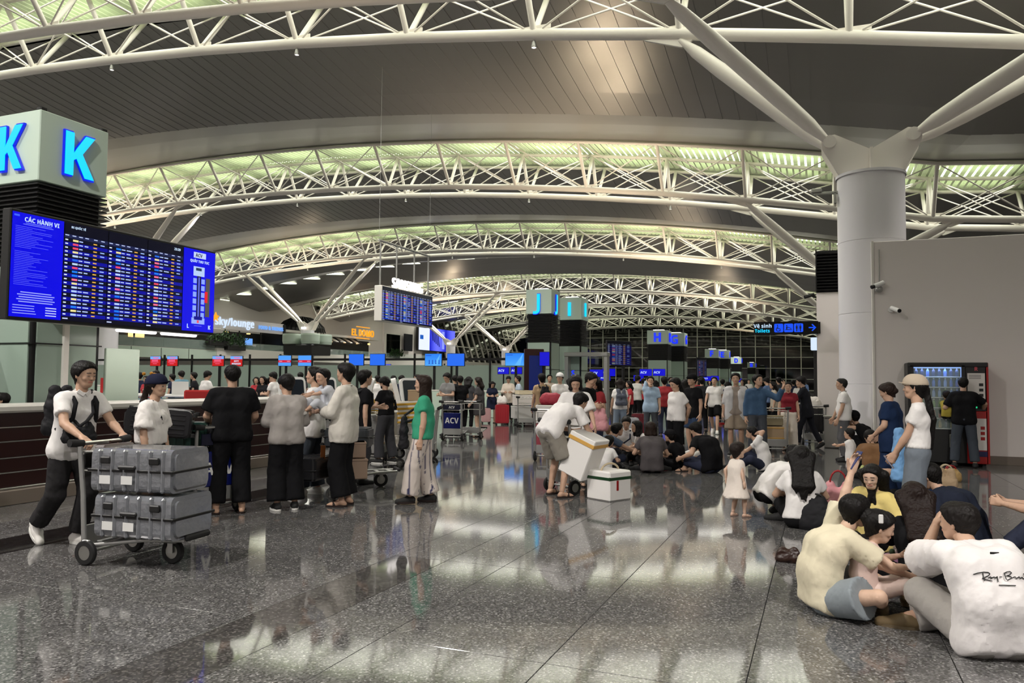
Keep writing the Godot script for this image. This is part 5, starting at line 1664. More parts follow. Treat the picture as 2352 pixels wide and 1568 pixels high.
# ---------------------------------------------------------------- bodies: distance fields meshed as surface nets
class Field extends RefCounted:
	# capsules: a, b, radius at a, radius at b, blend, then cutting planes (point, normal) pairs
	var caps := []

	func cap(a: Vector3, b: Vector3, ra: float, rb: float, k := 0.02, cuts := []) -> void:
		caps.append([a, b, ra, rb, k, cuts])

	func ball(c: Vector3, r: float, k := 0.02, cuts := []) -> void:
		caps.append([c, c + Vector3(0, 0.0005, 0), r, r, k, cuts])

	func build(cell: float, out: Dictionary, tint: Callable, wrinkle := 0.0, noise: FastNoiseLite = null, wave := Vector3(9, 5, 9)) -> void:
		var lo := Vector3.ONE * 1e9
		var hi := -lo
		for c in caps:
			lo = lo.min((c[0] as Vector3) - Vector3.ONE * c[2]).min((c[1] as Vector3) - Vector3.ONE * c[3])
			hi = hi.max((c[0] as Vector3) + Vector3.ONE * c[2]).max((c[1] as Vector3) + Vector3.ONE * c[3])
		lo -= Vector3.ONE * cell * 3.0
		hi += Vector3.ONE * cell * 3.0
		var nx := int((hi.x - lo.x) / cell) + 2
		var ny := int((hi.y - lo.y) / cell) + 2
		var nz := int((hi.z - lo.z) / cell) + 2
		var nxy := nx * ny
		var d := PackedFloat32Array()
		d.resize(nxy * nz)
		d.fill(1.0)
		for c in caps:
			var a: Vector3 = c[0]
			var b: Vector3 = c[1]
			var ra: float = c[2]
			var dr: float = c[3] - ra
			var k: float = c[4]
			var cuts: Array = c[5]
			var ncut := cuts.size()
			var ba := b - a
			var inv := 1.0 / maxf(ba.length_squared(), 1e-9)
			var mg := k + cell * 2.2
			var rm := maxf(ra, ra + dr)
			var p0 := (a.min(b) - Vector3.ONE * (rm + mg) - lo) / cell
			var p1 := (a.max(b) + Vector3.ONE * (rm + mg) - lo) / cell
			var x0 := maxi(0, int(p0.x))
			var x1 := mini(nx - 1, int(p1.x) + 1)
			var y0 := maxi(0, int(p0.y))
			var y1 := mini(ny - 1, int(p1.y) + 1)
			var z0 := maxi(0, int(p0.z))
			var z1 := mini(nz - 1, int(p1.z) + 1)
			var k4 := 0.25 / k
			for z in range(z0, z1 + 1):
				for y in range(y0, y1 + 1):
					var row := z * nxy + y * nx
					var p := Vector3(lo.x + x0 * cell, lo.y + y * cell, lo.z + z * cell) - a
					# skip rows that pass the capsule by
					for x in range(x0, x1 + 1):
						var h := clampf(p.dot(ba) * inv, 0.0, 1.0)
						var e := (p - ba * h).length() - ra - dr * h
						if e < mg:
							if ncut:
								var q := p + a
								for i in range(0, ncut, 2):
									e = maxf(e, (q - cuts[i]).dot(cuts[i + 1]))
							var o := d[row + x]
							var w := k - absf(o - e)
							if w > 0.0:
								d[row + x] = minf(o, e) - w * w * k4
							elif e < o:
								d[row + x] = e
						p.x += cell
		# one vertex in each cell the surface crosses
		var v: PackedVector3Array = out.v
		var n: PackedVector3Array = out.n
		var col: PackedColorArray = out.c
		var ix: PackedInt32Array = out.i
		var id := PackedInt32Array()
		id.resize(d.size())
		var cells := PackedInt32Array()
		var thr := cell * 1.8
		var top := d.size() - nxy - nx - 2
		for i in top:
			var o := d[i]
			if o > thr or o < -thr:
				continue
			var d1 := d[i + 1]
			var d2 := d[i + nx]
			var d3 := d[i + nx + 1]
			var d4 := d[i + nxy]
			var d5 := d[i + nxy + 1]
			var d6 := d[i + nxy + nx]
			var d7 := d[i + nxy + nx + 1]
			var s := int(o < 0) + int(d1 < 0) + int(d2 < 0) + int(d3 < 0) + int(d4 < 0) + int(d5 < 0) + int(d6 < 0) + int(d7 < 0)
			if s == 0 or s == 8:
				continue
			var g := Vector3(d1 + d3 + d5 + d7 - o - d2 - d4 - d6, d2 + d3 + d6 + d7 - o - d1 - d4 - d5, d4 + d5 + d6 + d7 - o - d1 - d2 - d3) * 0.25
			var m := (o + d1 + d2 + d3 + d4 + d5 + d6 + d7) * 0.125
			var l2 := g.length_squared()
			var off := Vector3.ZERO
			if l2 > 1e-12:
				off = (g * (-m / l2)).clamp(Vector3.ONE * -0.5, Vector3.ONE * 0.5)
			var r := i % nxy
			var pos := lo + Vector3(r % nx + 0.5 + off.x, r / nx + 0.5 + off.y, i / nxy + 0.5 + off.z) * cell
			g = g.normalized()
			if wrinkle > 0.0:
				var w := noise.get_noise_3d(pos.x * wave.x, pos.y * wave.y, pos.z * wave.z)
				pos += g * (absf(w) * -2.0 + 0.7) * wrinkle
			id[i] = v.size() + 1
			cells.append(i)
			v.append(pos)
			n.append(g)
			col.append(tint.call(pos))
		for i in cells:
			var o := d[i] < 0.0
			if (d[i + 1] < 0.0) != o:
				quad(ix, id[i], id[i - nx], id[i - nx - nxy], id[i - nxy], o)
			if (d[i + nx] < 0.0) != o:
				quad(ix, id[i], id[i - nxy], id[i - nxy - 1], id[i - 1], o)
			if (d[i + nxy] < 0.0) != o:
				quad(ix, id[i], id[i - 1], id[i - 1 - nx], id[i - nx], o)
		out.v = v
		out.n = n
		out.c = col
		out.i = ix

	func quad(ix: PackedInt32Array, a: int, b: int, c: int, e: int, inside: bool) -> void:
		if a == 0 or b == 0 or c == 0 or e == 0:
			return
		if inside:
			ix.append_array(PackedInt32Array([a - 1, b - 1, c - 1, a - 1, c - 1, e - 1]))
		else:
			ix.append_array(PackedInt32Array([a - 1, c - 1, b - 1, a - 1, e - 1, c - 1]))


func sheet() -> Dictionary:
	return {"v": PackedVector3Array(), "n": PackedVector3Array(), "c": PackedColorArray(), "i": PackedInt32Array()}


func sheet_mesh(s: Dictionary) -> ArrayMesh:
	# smooth normals from the faces, so that folds shade
	var v: PackedVector3Array = s.v
	var ix: PackedInt32Array = s.i
	var n := PackedVector3Array()
	n.resize(v.size())
	for i in range(0, ix.size(), 3):
		var a := ix[i]
		var b := ix[i + 1]
		var c := ix[i + 2]
		var m := (v[c] - v[a]).cross(v[b] - v[a])
		n[a] += m
		n[b] += m
		n[c] += m
	var given: PackedVector3Array = s.n
	for i in n.size():
		n[i] = (n[i].normalized() + given[i] * 0.25).normalized() if n[i] != Vector3.ZERO else given[i]
	var a := []
	a.resize(Mesh.ARRAY_MAX)
	a[Mesh.ARRAY_VERTEX] = v
	a[Mesh.ARRAY_NORMAL] = n
	a[Mesh.ARRAY_COLOR] = s.c
	a[Mesh.ARRAY_INDEX] = ix
	var m := ArrayMesh.new()
	m.add_surface_from_arrays(Mesh.PRIMITIVE_TRIANGLES, a)
	return m


# two-bone reach: the middle joint between a and b, bent towards pole
func joint(a: Vector3, b: Vector3, l1: float, l2: float, pole: Vector3) -> Vector3:
	var d := b - a
	var l := minf(d.length(), (l1 + l2) * 0.999)
	var u := d.normalized()
	var x := (l1 * l1 - l2 * l2 + l * l) / (2.0 * maxf(l, 0.01))
	var h := sqrt(maxf(0.0, l1 * l1 - x * x))
	var p := (pole - u * pole.dot(u)).normalized()
	return a + u * x + p * h


func reach(a: Vector3, b: Vector3, l: float) -> Vector3:
	var d := b - a
	return b if d.length() < l * 0.995 else a + d.normalized() * l * 0.995


const SKIN := [Color(0.50, 0.31, 0.215), Color(0.58, 0.385, 0.28), Color(0.42, 0.245, 0.165)]
const POSES := {
	"stand": {"pel": Vector3(0, 0.93, 0), "lean": Vector2(0.03, 0), "lh": Vector3(-0.25, 0.82, -0.08), "rh": Vector3(0.25, 0.82, -0.08), "lf": Vector3(-0.11, 0.08, 0.03), "rf": Vector3(0.11, 0.08, 0.03)},
	"walk": {"pel": Vector3(0, 0.91, 0), "lean": Vector2(0.06, 0), "lh": Vector3(-0.26, 0.86, 0.16), "rh": Vector3(0.25, 0.88, -0.24), "lf": Vector3(-0.09, 0.08, -0.26), "rf": Vector3(0.09, 0.13, 0.34), "rpitch": 0.6},
	"phone": {"pel": Vector3(0, 0.93, 0), "lean": Vector2(0.05, 0), "lh": Vector3(-0.13, 1.12, -0.29), "rh": Vector3(0.12, 1.12, -0.29), "lf": Vector3(-0.11, 0.08, 0.03), "rf": Vector3(0.11, 0.08, 0.03), "head": Vector2(0, -0.45)},
	"behind": {"pel": Vector3(0, 0.93, 0), "lean": Vector2(-0.02, 0), "lh": Vector3(-0.09, 0.93, 0.19), "rh": Vector3(0.09, 0.95, 0.19), "lf": Vector3(-0.12, 0.08, 0.03), "rf": Vector3(0.12, 0.08, 0.03)},
	"push": {"pel": Vector3(0, 0.92, 0), "lean": Vector2(0.16, 0), "lh": Vector3(-0.25, 1.03, -0.42), "rh": Vector3(0.25, 1.03, -0.42), "lf": Vector3(-0.1, 0.08, -0.2), "rf": Vector3(0.1, 0.12, 0.3), "rpitch": 0.5},
	"cross": {"pel": Vector3(0, 0.12, 0.1), "lean": Vector2(0.28, 0), "bend": 0.09, "lh": Vector3(-0.22, 0.32, -0.28), "rh": Vector3(0.2, 0.32, -0.28), "lf": Vector3(0.2, 0.09, -0.2), "rf": Vector3(-0.2, 0.07, -0.3), "lp": Vector3(-1, 0.35, -0.7), "rp": Vector3(1, 0.35, -0.7), "feet_out": true},
	"hug": {"pel": Vector3(0, 0.12, 0.1), "lean": Vector2(0.3, 0), "bend": 0.08, "lh": Vector3(-0.1, 0.42, -0.42), "rh": Vector3(0.12, 0.42, -0.42), "lf": Vector3(-0.14, 0.08, -0.5), "rf": Vector3(0.14, 0.08, -0.5), "lp": Vector3(-0.25, 1, -0.2), "rp": Vector3(0.25, 1, -0.2)},
	"squat": {"pel": Vector3(0, 0.3, 0.12), "lean": Vector2(0.55, 0), "bend": 0.05, "lh": Vector3(-0.1, 0.5, -0.36), "rh": Vector3(0.1, 0.5, -0.36), "lf": Vector3(-0.13, 0.08, -0.08), "rf": Vector3(0.13, 0.08, -0.08), "lp": Vector3(-0.3, 0.6, -1), "rp": Vector3(0.3, 0.6, -1)},
	"legs": {"pel": Vector3(0, 0.12, 0.1), "lean": Vector2(0.2, 0), "bend": 0.07, "lh": Vector3(-0.2, 0.25, -0.3), "rh": Vector3(0.2, 0.25, -0.3), "lf": Vector3(-0.16, 0.09, -0.72), "rf": Vector3(0.16, 0.09, -0.72), "lp": Vector3(-0.3, 1, 0), "rp": Vector3(0.3, 1, 0)},
	"bow": {"pel": Vector3(0, 0.86, 0.12), "lean": Vector2(1.2, 0), "bend": 0.1, "lh": Vector3(-0.22, 0.72, -0.62), "rh": Vector3(0.3, 0.78, -0.6), "lf": Vector3(-0.17, 0.08, 0.05), "rf": Vector3(0.17, 0.08, 0.0)},
}


func cloth(key: String, c: Color, rough := 0.85) -> StandardMaterial3D:
	if mats.has(key):
		return mats[key]
	var m := mat(key, c.linear_to_srgb(), rough)
	m.metallic_specular = 0.2 if maxf(c.r, maxf(c.g, c.b)) < 0.15 else 0.4
	if maxf(c.r, maxf(c.g, c.b)) > 0.15:
		m.rim_enabled = true
		m.rim = 0.08
	if not mats.has("_weave"):
		var holder := StandardMaterial3D.new()
		holder.normal_texture = speckle(41, 0.03, [], 256, FastNoiseLite.TYPE_SIMPLEX_SMOOTH, true)
		mats["_weave"] = holder
	m.normal_enabled = true
	m.normal_texture = (mats["_weave"] as StandardMaterial3D).normal_texture
	m.normal_scale = 0.2
	m.uv1_triplanar = true
	m.uv1_scale = Vector3.ONE * 2.6
	return m


# o: pose, h height, top / bottom / shoe / hair dictionaries, skin, far (cell scale), w width, fem
func person(label: String, at: Vector3, yaw: float, o: Dictionary, group := "") -> Node3D:
	var t := thing("person", label, "person", at, yaw, group)
	var P: Dictionary = (POSES[o.get("pose", "stand")] as Dictionary).duplicate()
	P.merge(o, true)
	var ht: float = o.get("h", 1.66)
	var s := ht / 1.7
	var kid: float = o.get("kid", 0.0)
	var w: float = o.get("w", 1.0) * s
	var fem: bool = o.get("fem", false)
	var far: float = o.get("far", 1.0)
	var hs: float = s * 0.97 * (1.0 + kid * 0.62)
	var limb := 1.0 - kid * 0.12
	var pel: Vector3 = P.pel * s * Vector3(1, 1.0 - 0.15 * kid, 1)
	w *= 1.0 + kid * 0.14
	var lean: Vector2 = P.lean
	var tl := (0.50 + kid * 0.02) * s
	var up := Vector3(sin(lean.y), cos(lean.x) * cos(lean.y), -sin(lean.x)).normalized()
	var twist: float = P.get("twist", 0.0)
	var rt := (Vector3.RIGHT - up * Vector3.RIGHT.dot(up)).normalized().rotated(up, twist)
	var hr := (Vector3.RIGHT).rotated(Vector3.UP, twist * 0.3)
	var fw := up.cross(rt).normalized()
	var neck := pel + up * tl
	var mid := (pel + neck) * 0.5 - fw * float(P.get("bend", 0.01)) * s
	var spine := func(u: float) -> Vector3:
		var a := pel.lerp(mid + (mid - (pel + neck) * 0.5), u)
		var b := (mid + (mid - (pel + neck) * 0.5)).lerp(neck, u)
		return a.lerp(b, u)
	var chest: Vector3 = spine.call(0.68)
	var waist: Vector3 = spine.call(0.32)
	var up2 := (neck - chest).normalized()
	var head_turn: Vector2 = P.get("head", Vector2.ZERO)
	var hb := Basis(Vector3.UP, twist + head_turn.x) * Basis(Vector3.RIGHT, head_turn.y)
	var nb := neck + up2 * 0.02 * s
	var head := nb + (up2 * 0.6 + Vector3.UP * 0.9).normalized() * (0.045 * s + 0.105 * hs) - hb.z * 0.025 * s
	var sw := (0.148 if fem else 0.165) * w * (1.0 - kid * 0.08)
	var sl := neck - rt * sw - up2 * 0.055 * s
	var sr := neck + rt * sw - up2 * 0.055 * s
	var ua := 0.275 * s * limb
	var fa := 0.245 * s * limb
	var lw := reach(sl, P.lh * s, ua + fa)
	var rw := reach(sr, P.rh * s, ua + fa)
	var le := joint(sl, lw, ua, fa, P.get("lep", Vector3(-0.6, -0.5, 0.8)))
	var re := joint(sr, rw, ua, fa, P.get("rep", Vector3(0.6, -0.5, 0.8)))
	var hw := 0.088 * w
	var hl := pel - hr * hw - Vector3(0, 0.02, 0) * s
	var hrr := pel + hr * hw - Vector3(0, 0.02, 0) * s
	var th := 0.425 * s * (1.0 - 0.15 * kid)
	var sh := 0.415 * s * (1.0 - 0.15 * kid)
	var la := reach(hl, P.lf * s, th + sh)
	var ra := reach(hrr, P.rf * s, th + sh)
	var lk := joint(hl, la, th, sh, P.get("lp", Vector3(-0.12, 0.1, -1)))
	var rk := joint(hrr, ra, th, sh, P.get("rp", Vector3(0.12, 0.1, -1)))
	var skin: Color = SKIN[o.get("skin", 0)]
	var skin_m := mat("skin", Color.WHITE, 0.55)
	skin_m.vertex_color_use_as_albedo = true
	var body := sheet()
	var plain := func(_p: Vector3) -> Color: return skin
	var cb := 0.0165 * far
	# --- trunk and limbs
	var f := Field.new()
	var belly: float = o.get("belly", 0.0)
	for e: float in [-1.0, 1.0]:
		f.cap(pel + rt * e * 0.07 * w, waist + rt * e * 0.055 * w, 0.092 * w, 0.08 * w, 0.05)
		f.cap(waist + rt * e * 0.055 * w, chest + rt * e * 0.075 * w, 0.08 * w, 0.088 * w, 0.05)
	f.cap(neck - rt * 0.10 * w - up2 * 0.05 * s, neck + rt * 0.10 * w - up2 * 0.05 * s, 0.055 * w, 0.055 * w, 0.04)
	f.cap(neck - up2 * 0.03 * s, head - hb.y * 0.05 * hs, 0.054 * s, 0.05 * s, 0.02)
	for q in [[sl, le, lw], [sr, re, rw]]:
		f.cap(q[0], q[1], 0.048 * w, 0.038 * w, 0.02)
		f.cap(q[1], (q[1] as Vector3).lerp(q[2], 0.3), 0.038 * w, 0.039 * w, 0.012)
		f.cap((q[1] as Vector3).lerp(q[2], 0.3), q[2], 0.039 * w, 0.025 * w, 0.012)
	for q in [[hl, lk, la], [hrr, rk, ra]]:
		f.cap(q[0], q[1], 0.080 * w, 0.052 * w, 0.03)
		f.cap(q[1], (q[1] as Vector3).lerp(q[2], 0.35), 0.052 * w, 0.053 * w, 0.012)
		f.cap((q[1] as Vector3).lerp(q[2], 0.35), q[2], 0.053 * w, 0.034 * w, 0.012)
	f.build(cb, body, plain)
	# --- head
	var hc := maxf(0.0058, 0.0058 * far)
	var H := func(x: float, y: float, z: float) -> Vector3: return head + hb * (Vector3(x, y, z) * hs)
	var fh := Field.new()
	fh.cap(H.call(0, 0.035, 0.03), H.call(0, 0.04, -0.022), 0.081 * hs, 0.076 * hs, 0.02)
	fh.cap(H.call(0, -0.005, -0.036), H.call(0, -0.066, -0.052), 0.060 * hs, 0.043 * hs, 0.03)
	fh.cap(H.call(-0.042, -0.03, -0.01), H.call(-0.02, -0.082, -0.052), 0.03 * hs, 0.024 * hs, 0.02)
	fh.cap(H.call(0.042, -0.03, -0.01), H.call(0.02, -0.082, -0.052), 0.03 * hs, 0.024 * hs, 0.02)
	fh.cap(H.call(-0.028, 0.028, -0.075), H.call(0.028, 0.028, -0.075), 0.019 * hs, 0.019 * hs, 0.015)
	fh.ball(H.call(-0.036, -0.02, -0.065), 0.026 * hs, 0.015)
	fh.ball(H.call(0.036, -0.02, -0.065), 0.026 * hs, 0.015)
	fh.cap(H.call(0, 0.016, -0.09), H.call(0, -0.02, -0.104), 0.008 * hs, 0.0125 * hs, 0.008)
	fh.cap(H.call(-0.012, -0.022, -0.096), H.call(0.012, -0.022, -0.096), 0.0085 * hs, 0.0085 * hs, 0.006)
	fh.cap(H.call(-0.017, -0.05, -0.092), H.call(0.017, -0.05, -0.092), 0.009 * hs, 0.009 * hs, 0.008)
	fh.ball(H.call(-0.031, 0.008, -0.082), 0.0135 * hs, 0.004)
	fh.ball(H.call(0.031, 0.008, -0.082), 0.0135 * hs, 0.004)
	for e: float in [-1.0, 1.0]:
		fh.cap(H.call(e * 0.079, 0.02, 0.006), H.call(e * 0.079, -0.022, 0.0), 0.0155 * hs, 0.011 * hs, 0.006)
	fh.cap(H.call(0, -0.06, 0.02), neck.lerp(head, 0.25), 0.05 * hs, 0.052 * s, 0.03)
	var inv_h := Transform3D(hb, head).affine_inverse()
	var face := func(p: Vector3) -> Color:
		var q: Vector3 = (inv_h * p) / hs
		if q.z > -0.06:
			return skin
		var ax := absf(q.x)
		if absf(q.y - 0.006) < 0.0056 and ax > 0.017 and ax < 0.045 and q.z < -0.075:
			return Color(0.03, 0.02, 0.015) if absf(ax - 0.031) < 0.0075 else Color(0.36, 0.31, 0.27)
		if absf(q.y - 0.034 + (ax - 0.03) * 0.12) < 0.0052 and ax > 0.012 and ax < 0.05:
			return Color(0.07, 0.045, 0.035)
		if absf(q.y + 0.05) < 0.0085 and ax < 0.024:
			return Color(skin.r * 0.85, skin.g * 0.55, skin.b * 0.58)
		return skin
	fh.build(hc, body, face)
	# --- hands
	var curl_l: float = P.get("lcurl", P.get("curl", 0.55))
	var curl_r: float = P.get("rcurl", P.get("curl", 0.55))
	hand(body, lw, P.get("ldir", (lw - le).normalized()), P.get("lpalm", hr * 1.0 + Vector3(0, -0.2, 0.15)), -1.0, s * limb * (1.0 + kid * 0.1), curl_l, far, plain)
	hand(body, rw, P.get("rdir", (rw - re).normalized()), P.get("rpalm", -hr + Vector3(0, -0.2, 0.15)), 1.0, s * limb * (1.0 + kid * 0.1), curl_r, far, plain)
	# --- feet
	var shoe: Dictionary = o.get("shoe", {"c": "shoe black"})
	var feet := []
	for q in [[la, lk, -1.0, P.get("lpitch", 0.0), P.get("lfd", Vector3.ZERO)], [ra, rk, 1.0, P.get("rpitch", 0.0), P.get("rfd", Vector3.ZERO)]]:
		var fd: Vector3 = q[4]
		if fd == Vector3.ZERO:
			fd = Vector3(q[2] * 0.16, 0, -1)
			if P.has("feet_out"):
				fd = Vector3(-q[2], 0, -0.35)
		fd = fd.normalized()
		if q[3] != 0.0:
			fd = (fd * cos(q[3]) - Vector3.UP * sin(q[3])).normalized()
		var side := fd.cross(Vector3.UP).normalized()
		feet.append([q[0], fd, side.cross(fd).normalized()])
	if shoe.get("bare", false):
		var ff := Field.new()
		for q in feet:
			var a: Vector3 = q[0]
			ff.cap(a - q[2] * 0.02 * s, a - q[2] * 0.045 * s + q[1] * -0.035 * s, 0.034 * s, 0.03 * s, 0.02)
			ff.cap(a - q[2] * 0.03 * s, a - q[2] * 0.055 * s + q[1] * 0.13 * s, 0.034 * s, 0.022 * s, 0.02)
			ff.cap(a - q[2] * 0.055 * s + q[1] * 0.09 * s, a - q[2] * 0.06 * s + q[1] * 0.165 * s, 0.036 * s, 0.018 * s, 0.02)
		ff.build(cb * 0.7, body, plain)
	var bm := part(t, "body", sheet_mesh(body), skin_m)
	bm.set_meta("label", "skin of face, neck, arms and hands")
	var n := 0
	for q in feet:
		var a: Vector3 = q[0]
		var fd: Vector3 = q[1]
		var u: Vector3 = q[2]
		var sole_at := a - u * 0.078 * s
		if not shoe.get("bare", false):
			var fs := Field.new()
			var cut := [sole_at, -u]
			fs.cap(a - u * 0.03 * s - fd * 0.035 * s, a - u * 0.035 * s + fd * 0.06 * s, 0.046 * s, 0.047 * s, 0.02, cut)
			fs.cap(a - u * 0.04 * s + fd * 0.05 * s, a - u * 0.052 * s + fd * 0.165 * s, 0.045 * s, 0.036 * s, 0.02, cut)
			fs.cap(a, a + u * 0.02 * s, 0.043 * s, 0.04 * s, 0.02, [a + u * 0.022 * s, u])
			var sh_ := sheet()
			fs.build(cb * 0.75, sh_, plain)
			part(t, "shoe", sheet_mesh(sh_), cloth(shoe.c, shoe.get("rgb", Color(0.03, 0.03, 0.03)), 0.5))
		if shoe.get("sole", "") != "" or shoe.get("bare", false):
			var so := mb()
			var outline := PackedVector2Array()
			for i in 16:
				var ang := TAU * i / 16.0
				outline.append(Vector2(cos(ang) * 0.052 * (1.0 - 0.12 * sin(ang)) , sin(ang) * 0.135 + 0.06) * s)
			so.prism(outline, 0.0, 0.026 * s if not shoe.get("bare", false) else 0.018 * s, Transform3D(Basis(fd.cross(u), fd, u) , sole_at))
			part(t, "sole", so.mesh(), cloth(shoe.get("sole", "sole black"), shoe.get("sole_rgb", Color(0.04, 0.03, 0.03)), 0.6))
			if shoe.get("bare", false):
				var st := mb()
				st.tube(PackedVector3Array([sole_at + fd.cross(u) * 0.045 * s + fd * 0.08 * s + u * 0.015 * s, sole_at + fd * 0.1 * s + u * 0.062 * s, sole_at - fd.cross(u) * 0.045 * s + fd * 0.08 * s + u * 0.015 * s]), PackedFloat32Array([0.016 * s]), 6)
				part(t, "strap", st.mesh(), cloth(shoe.get("sole", "sole black"), shoe.get("sole_rgb", Color(0.04, 0.03, 0.03)), 0.6))
		n += 1
	# --- lower garment
	var bt: Dictionary = o.get("bottom", {})
	var cg := cb * 0.92
	var hem_drop: float = 0.0
	if not bt.is_empty():
		var fb := Field.new()
		var loose: float = bt.get("loose", 0.014) * s
		var wd: float = bt.get("wide", 0.0) * s
		var wb := pel + up * 0.085 * s
		fb.cap(pel - rt * 0.078 * w, pel + rt * 0.078 * w, 0.10 * w + loose * 0.7, 0.10 * w + loose * 0.7, 0.05, [wb, up])
		fb.cap(waist - rt * 0.058 * w, waist + rt * 0.058 * w, 0.09 * w + loose * 0.4, 0.09 * w + loose * 0.4, 0.05, [wb, up])
		var length: float = bt.get("len", 1.9)
		if bt.get("skirt", false):
			var lo_ := (hl + hrr) * 0.5 + ((lk + rk) * 0.5 - (hl + hrr) * 0.5) * length
			fb.cap(pel - rt * 0.06 * w, lo_ - rt * 0.08 * w, 0.10 * w, 0.12 * w + wd, 0.05, [lo_, (lo_ - pel).normalized()])
			fb.cap(pel + rt * 0.06 * w, lo_ + rt * 0.08 * w, 0.10 * w, 0.12 * w + wd, 0.05, [lo_, (lo_ - pel).normalized()])
		else:
			for q in [[hl, lk, la], [hrr, rk, ra]]:
				var a: Vector3 = q[0]
				var k: Vector3 = q[1]
				var e: Vector3 = q[2]
				if length <= 1.0:
					var c := a.lerp(k, length)
					fb.cap(a, c + (k - a).normalized() * 0.05 * s, 0.084 * w + loose, (0.075 * w + loose + wd), 0.03, [c, (k - a).normalized()])
				else:
					fb.cap(a, k, 0.083 * w + loose, 0.055 * w + loose + wd * 0.45, 0.03)
					var c := k.lerp(e, length - 1.0)
					fb.cap(k, c + (e - k).normalized() * 0.05 * s, 0.056 * w + loose + wd * 0.45, 0.046 * w + loose + wd, 0.02, [c, (e - k).normalized()])
		var sb := sheet()
		var ground := bt.get("stripes", false) as bool
		var tintb := plain
		if ground:
			tintb = func(p: Vector3) -> Color:
				var q := fposmod(atan2(p.x + (0.1 if p.x < 0 else -0.1) * s, -p.z) * 1.6, 1.0)
				return Color(0.04, 0.04, 0.10) if q < 0.13 else Color(0.62, 0.55, 0.50)
		else:
			tintb = func(_p: Vector3) -> Color: return Color.WHITE
		fb.build(cg, sb, tintb, 0.0045 * s, folds, Vector3(9, 4.5, 9))
		var bmat := cloth(bt.c, bt.get("rgb", Color(0.03, 0.03, 0.035)))
		if ground:
			bmat.vertex_color_use_as_albedo = true
		part(t, bt.get("called", "trousers"), sheet_mesh(sb), bmat)
	# --- upper garment
	var tp: Dictionary = o.get("top", {})
	if not tp.is_empty():
		var ft := Field.new()
		var loose: float = tp.get("loose", 0.018) * s
		var hem: float = tp.get("hem", -0.06) * s
		var hp := pel + up * hem
		var hcut := [hp, -up]
		var rr := maxf(0.096 * w + loose, 0.086 * w + float(bt.get("loose", 0.014)) * s + 0.024 * s)
		for e: float in [-1.0, 1.0]:
			ft.cap(pel + rt * e * 0.082 * w - up * 0.03 * s, waist + rt * e * 0.062 * w, rr, 0.088 * w + loose + belly * s, 0.05, hcut)
			ft.cap(waist + rt * e * 0.062 * w, chest + rt * e * 0.08 * w, 0.088 * w + loose + belly * s, 0.092 * w + loose * 0.8, 0.05)
			ft.cap(chest + rt * e * 0.08 * w, neck + rt * e * 0.1 * w - up2 * 0.06 * s, 0.092 * w + loose * 0.8, 0.06 * w + loose * 0.3, 0.05)
		if hem < -0.12 * s:
			ft.cap(pel - rt * 0.08 * w, pel - rt * (0.085 * w) + up * (hem - 0.05 * s), rr, 0.105 * w + loose + float(tp.get("flare", 0.0)) * s, 0.05, hcut)
			ft.cap(pel + rt * 0.08 * w, pel + rt * (0.085 * w) + up * (hem - 0.05 * s), rr, 0.105 * w + loose + float(tp.get("flare", 0.0)) * s, 0.05, hcut)
		if belly > 0.0:
			ft.ball(waist + fw * 0.045 * w - up * 0.03 * s, 0.09 * w + belly * s, 0.06)
		if fem:
			ft.cap(chest - rt * 0.06 * w + fw * 0.055 * w, chest + rt * 0.06 * w + fw * 0.055 * w, 0.062 * w + loose * 0.5, 0.062 * w + loose * 0.5, 0.03)
		ft.cap(neck - rt * 0.11 * w - up2 * 0.052 * s, neck + rt * 0.11 * w - up2 * 0.052 * s, 0.059 * w + loose * 0.35, 0.059 * w + loose * 0.35, 0.04)
		ft.cap(neck - up2 * 0.05 * s, neck + up2 * 0.012 * s, 0.068 * s, 0.06 * s, 0.02, [neck + up2 * 0.022 * s, up2])
		var sleeve: float = tp.get("sleeve", 0.62)
		var sv: float = tp.get("sleeve_loose", 0.014) * s
		if sleeve > 0.0:
			for q in [[sl, le, lw], [sr, re, rw]]:
				var a: Vector3 = q[0]
				var k: Vector3 = q[1]
				var e: Vector3 = q[2]
				if sleeve <= 1.0:
					var c := a.lerp(k, sleeve)
					ft.cap(a, c + (k - a).normalized() * 0.03 * s, 0.053 * w + sv * 0.6, 0.047 * w + sv * 1.5, 0.03, [c, (k - a).normalized()])
				else:
					ft.cap(a, k, 0.052 * w + sv * 0.7, 0.042 * w + sv, 0.03)
					var c := k.lerp(e, sleeve - 1.0)
					ft.cap(k, c + (e - k).normalized() * 0.03 * s, 0.042 * w + sv, 0.036 * w + sv, 0.02, [c, (e - k).normalized()])
		var st := sheet()
		ft.build(cg, st, plain, 0.0042 * s * float(tp.get("crease", 1.0)), folds, tp.get("wave", Vector3(6.5, 4.0, 6.5)))
		var tm := part(t, tp.get("called", "shirt"), sheet_mesh(st), cloth(tp.c, tp.get("rgb", Color(0.8, 0.79, 0.77))))
		if tp.has("collar"):
			var co := mb()
			for e: float in [-1.0, 1.0]:
				co.box(neck + rt * e * 0.035 * s + fw * 0.058 * s + up2 * 0.012 * s, Vector3(0.07, 0.035, 0.012) * s, 0.003, Basis(rt, up2, rt.cross(up2)).orthonormalized() * Basis(Vector3.BACK, e * 0.55) * Basis(Vector3.UP, -e * 0.4))
			co.tube(PackedVector3Array([neck + rt * 0.06 * s + up2 * 0.02 * s, neck - fw * 0.062 * s + up2 * 0.03 * s, neck - rt * 0.06 * s + up2 * 0.02 * s]), PackedFloat32Array([0.014 * s]), 6)
			part(tm, "collar", co.mesh(), cloth(tp.c, Color.WHITE))
	# --- hair
	var hair: Dictionary = o.get("hair", {"style": "short"})
	var style: String = hair.get("style", "short")
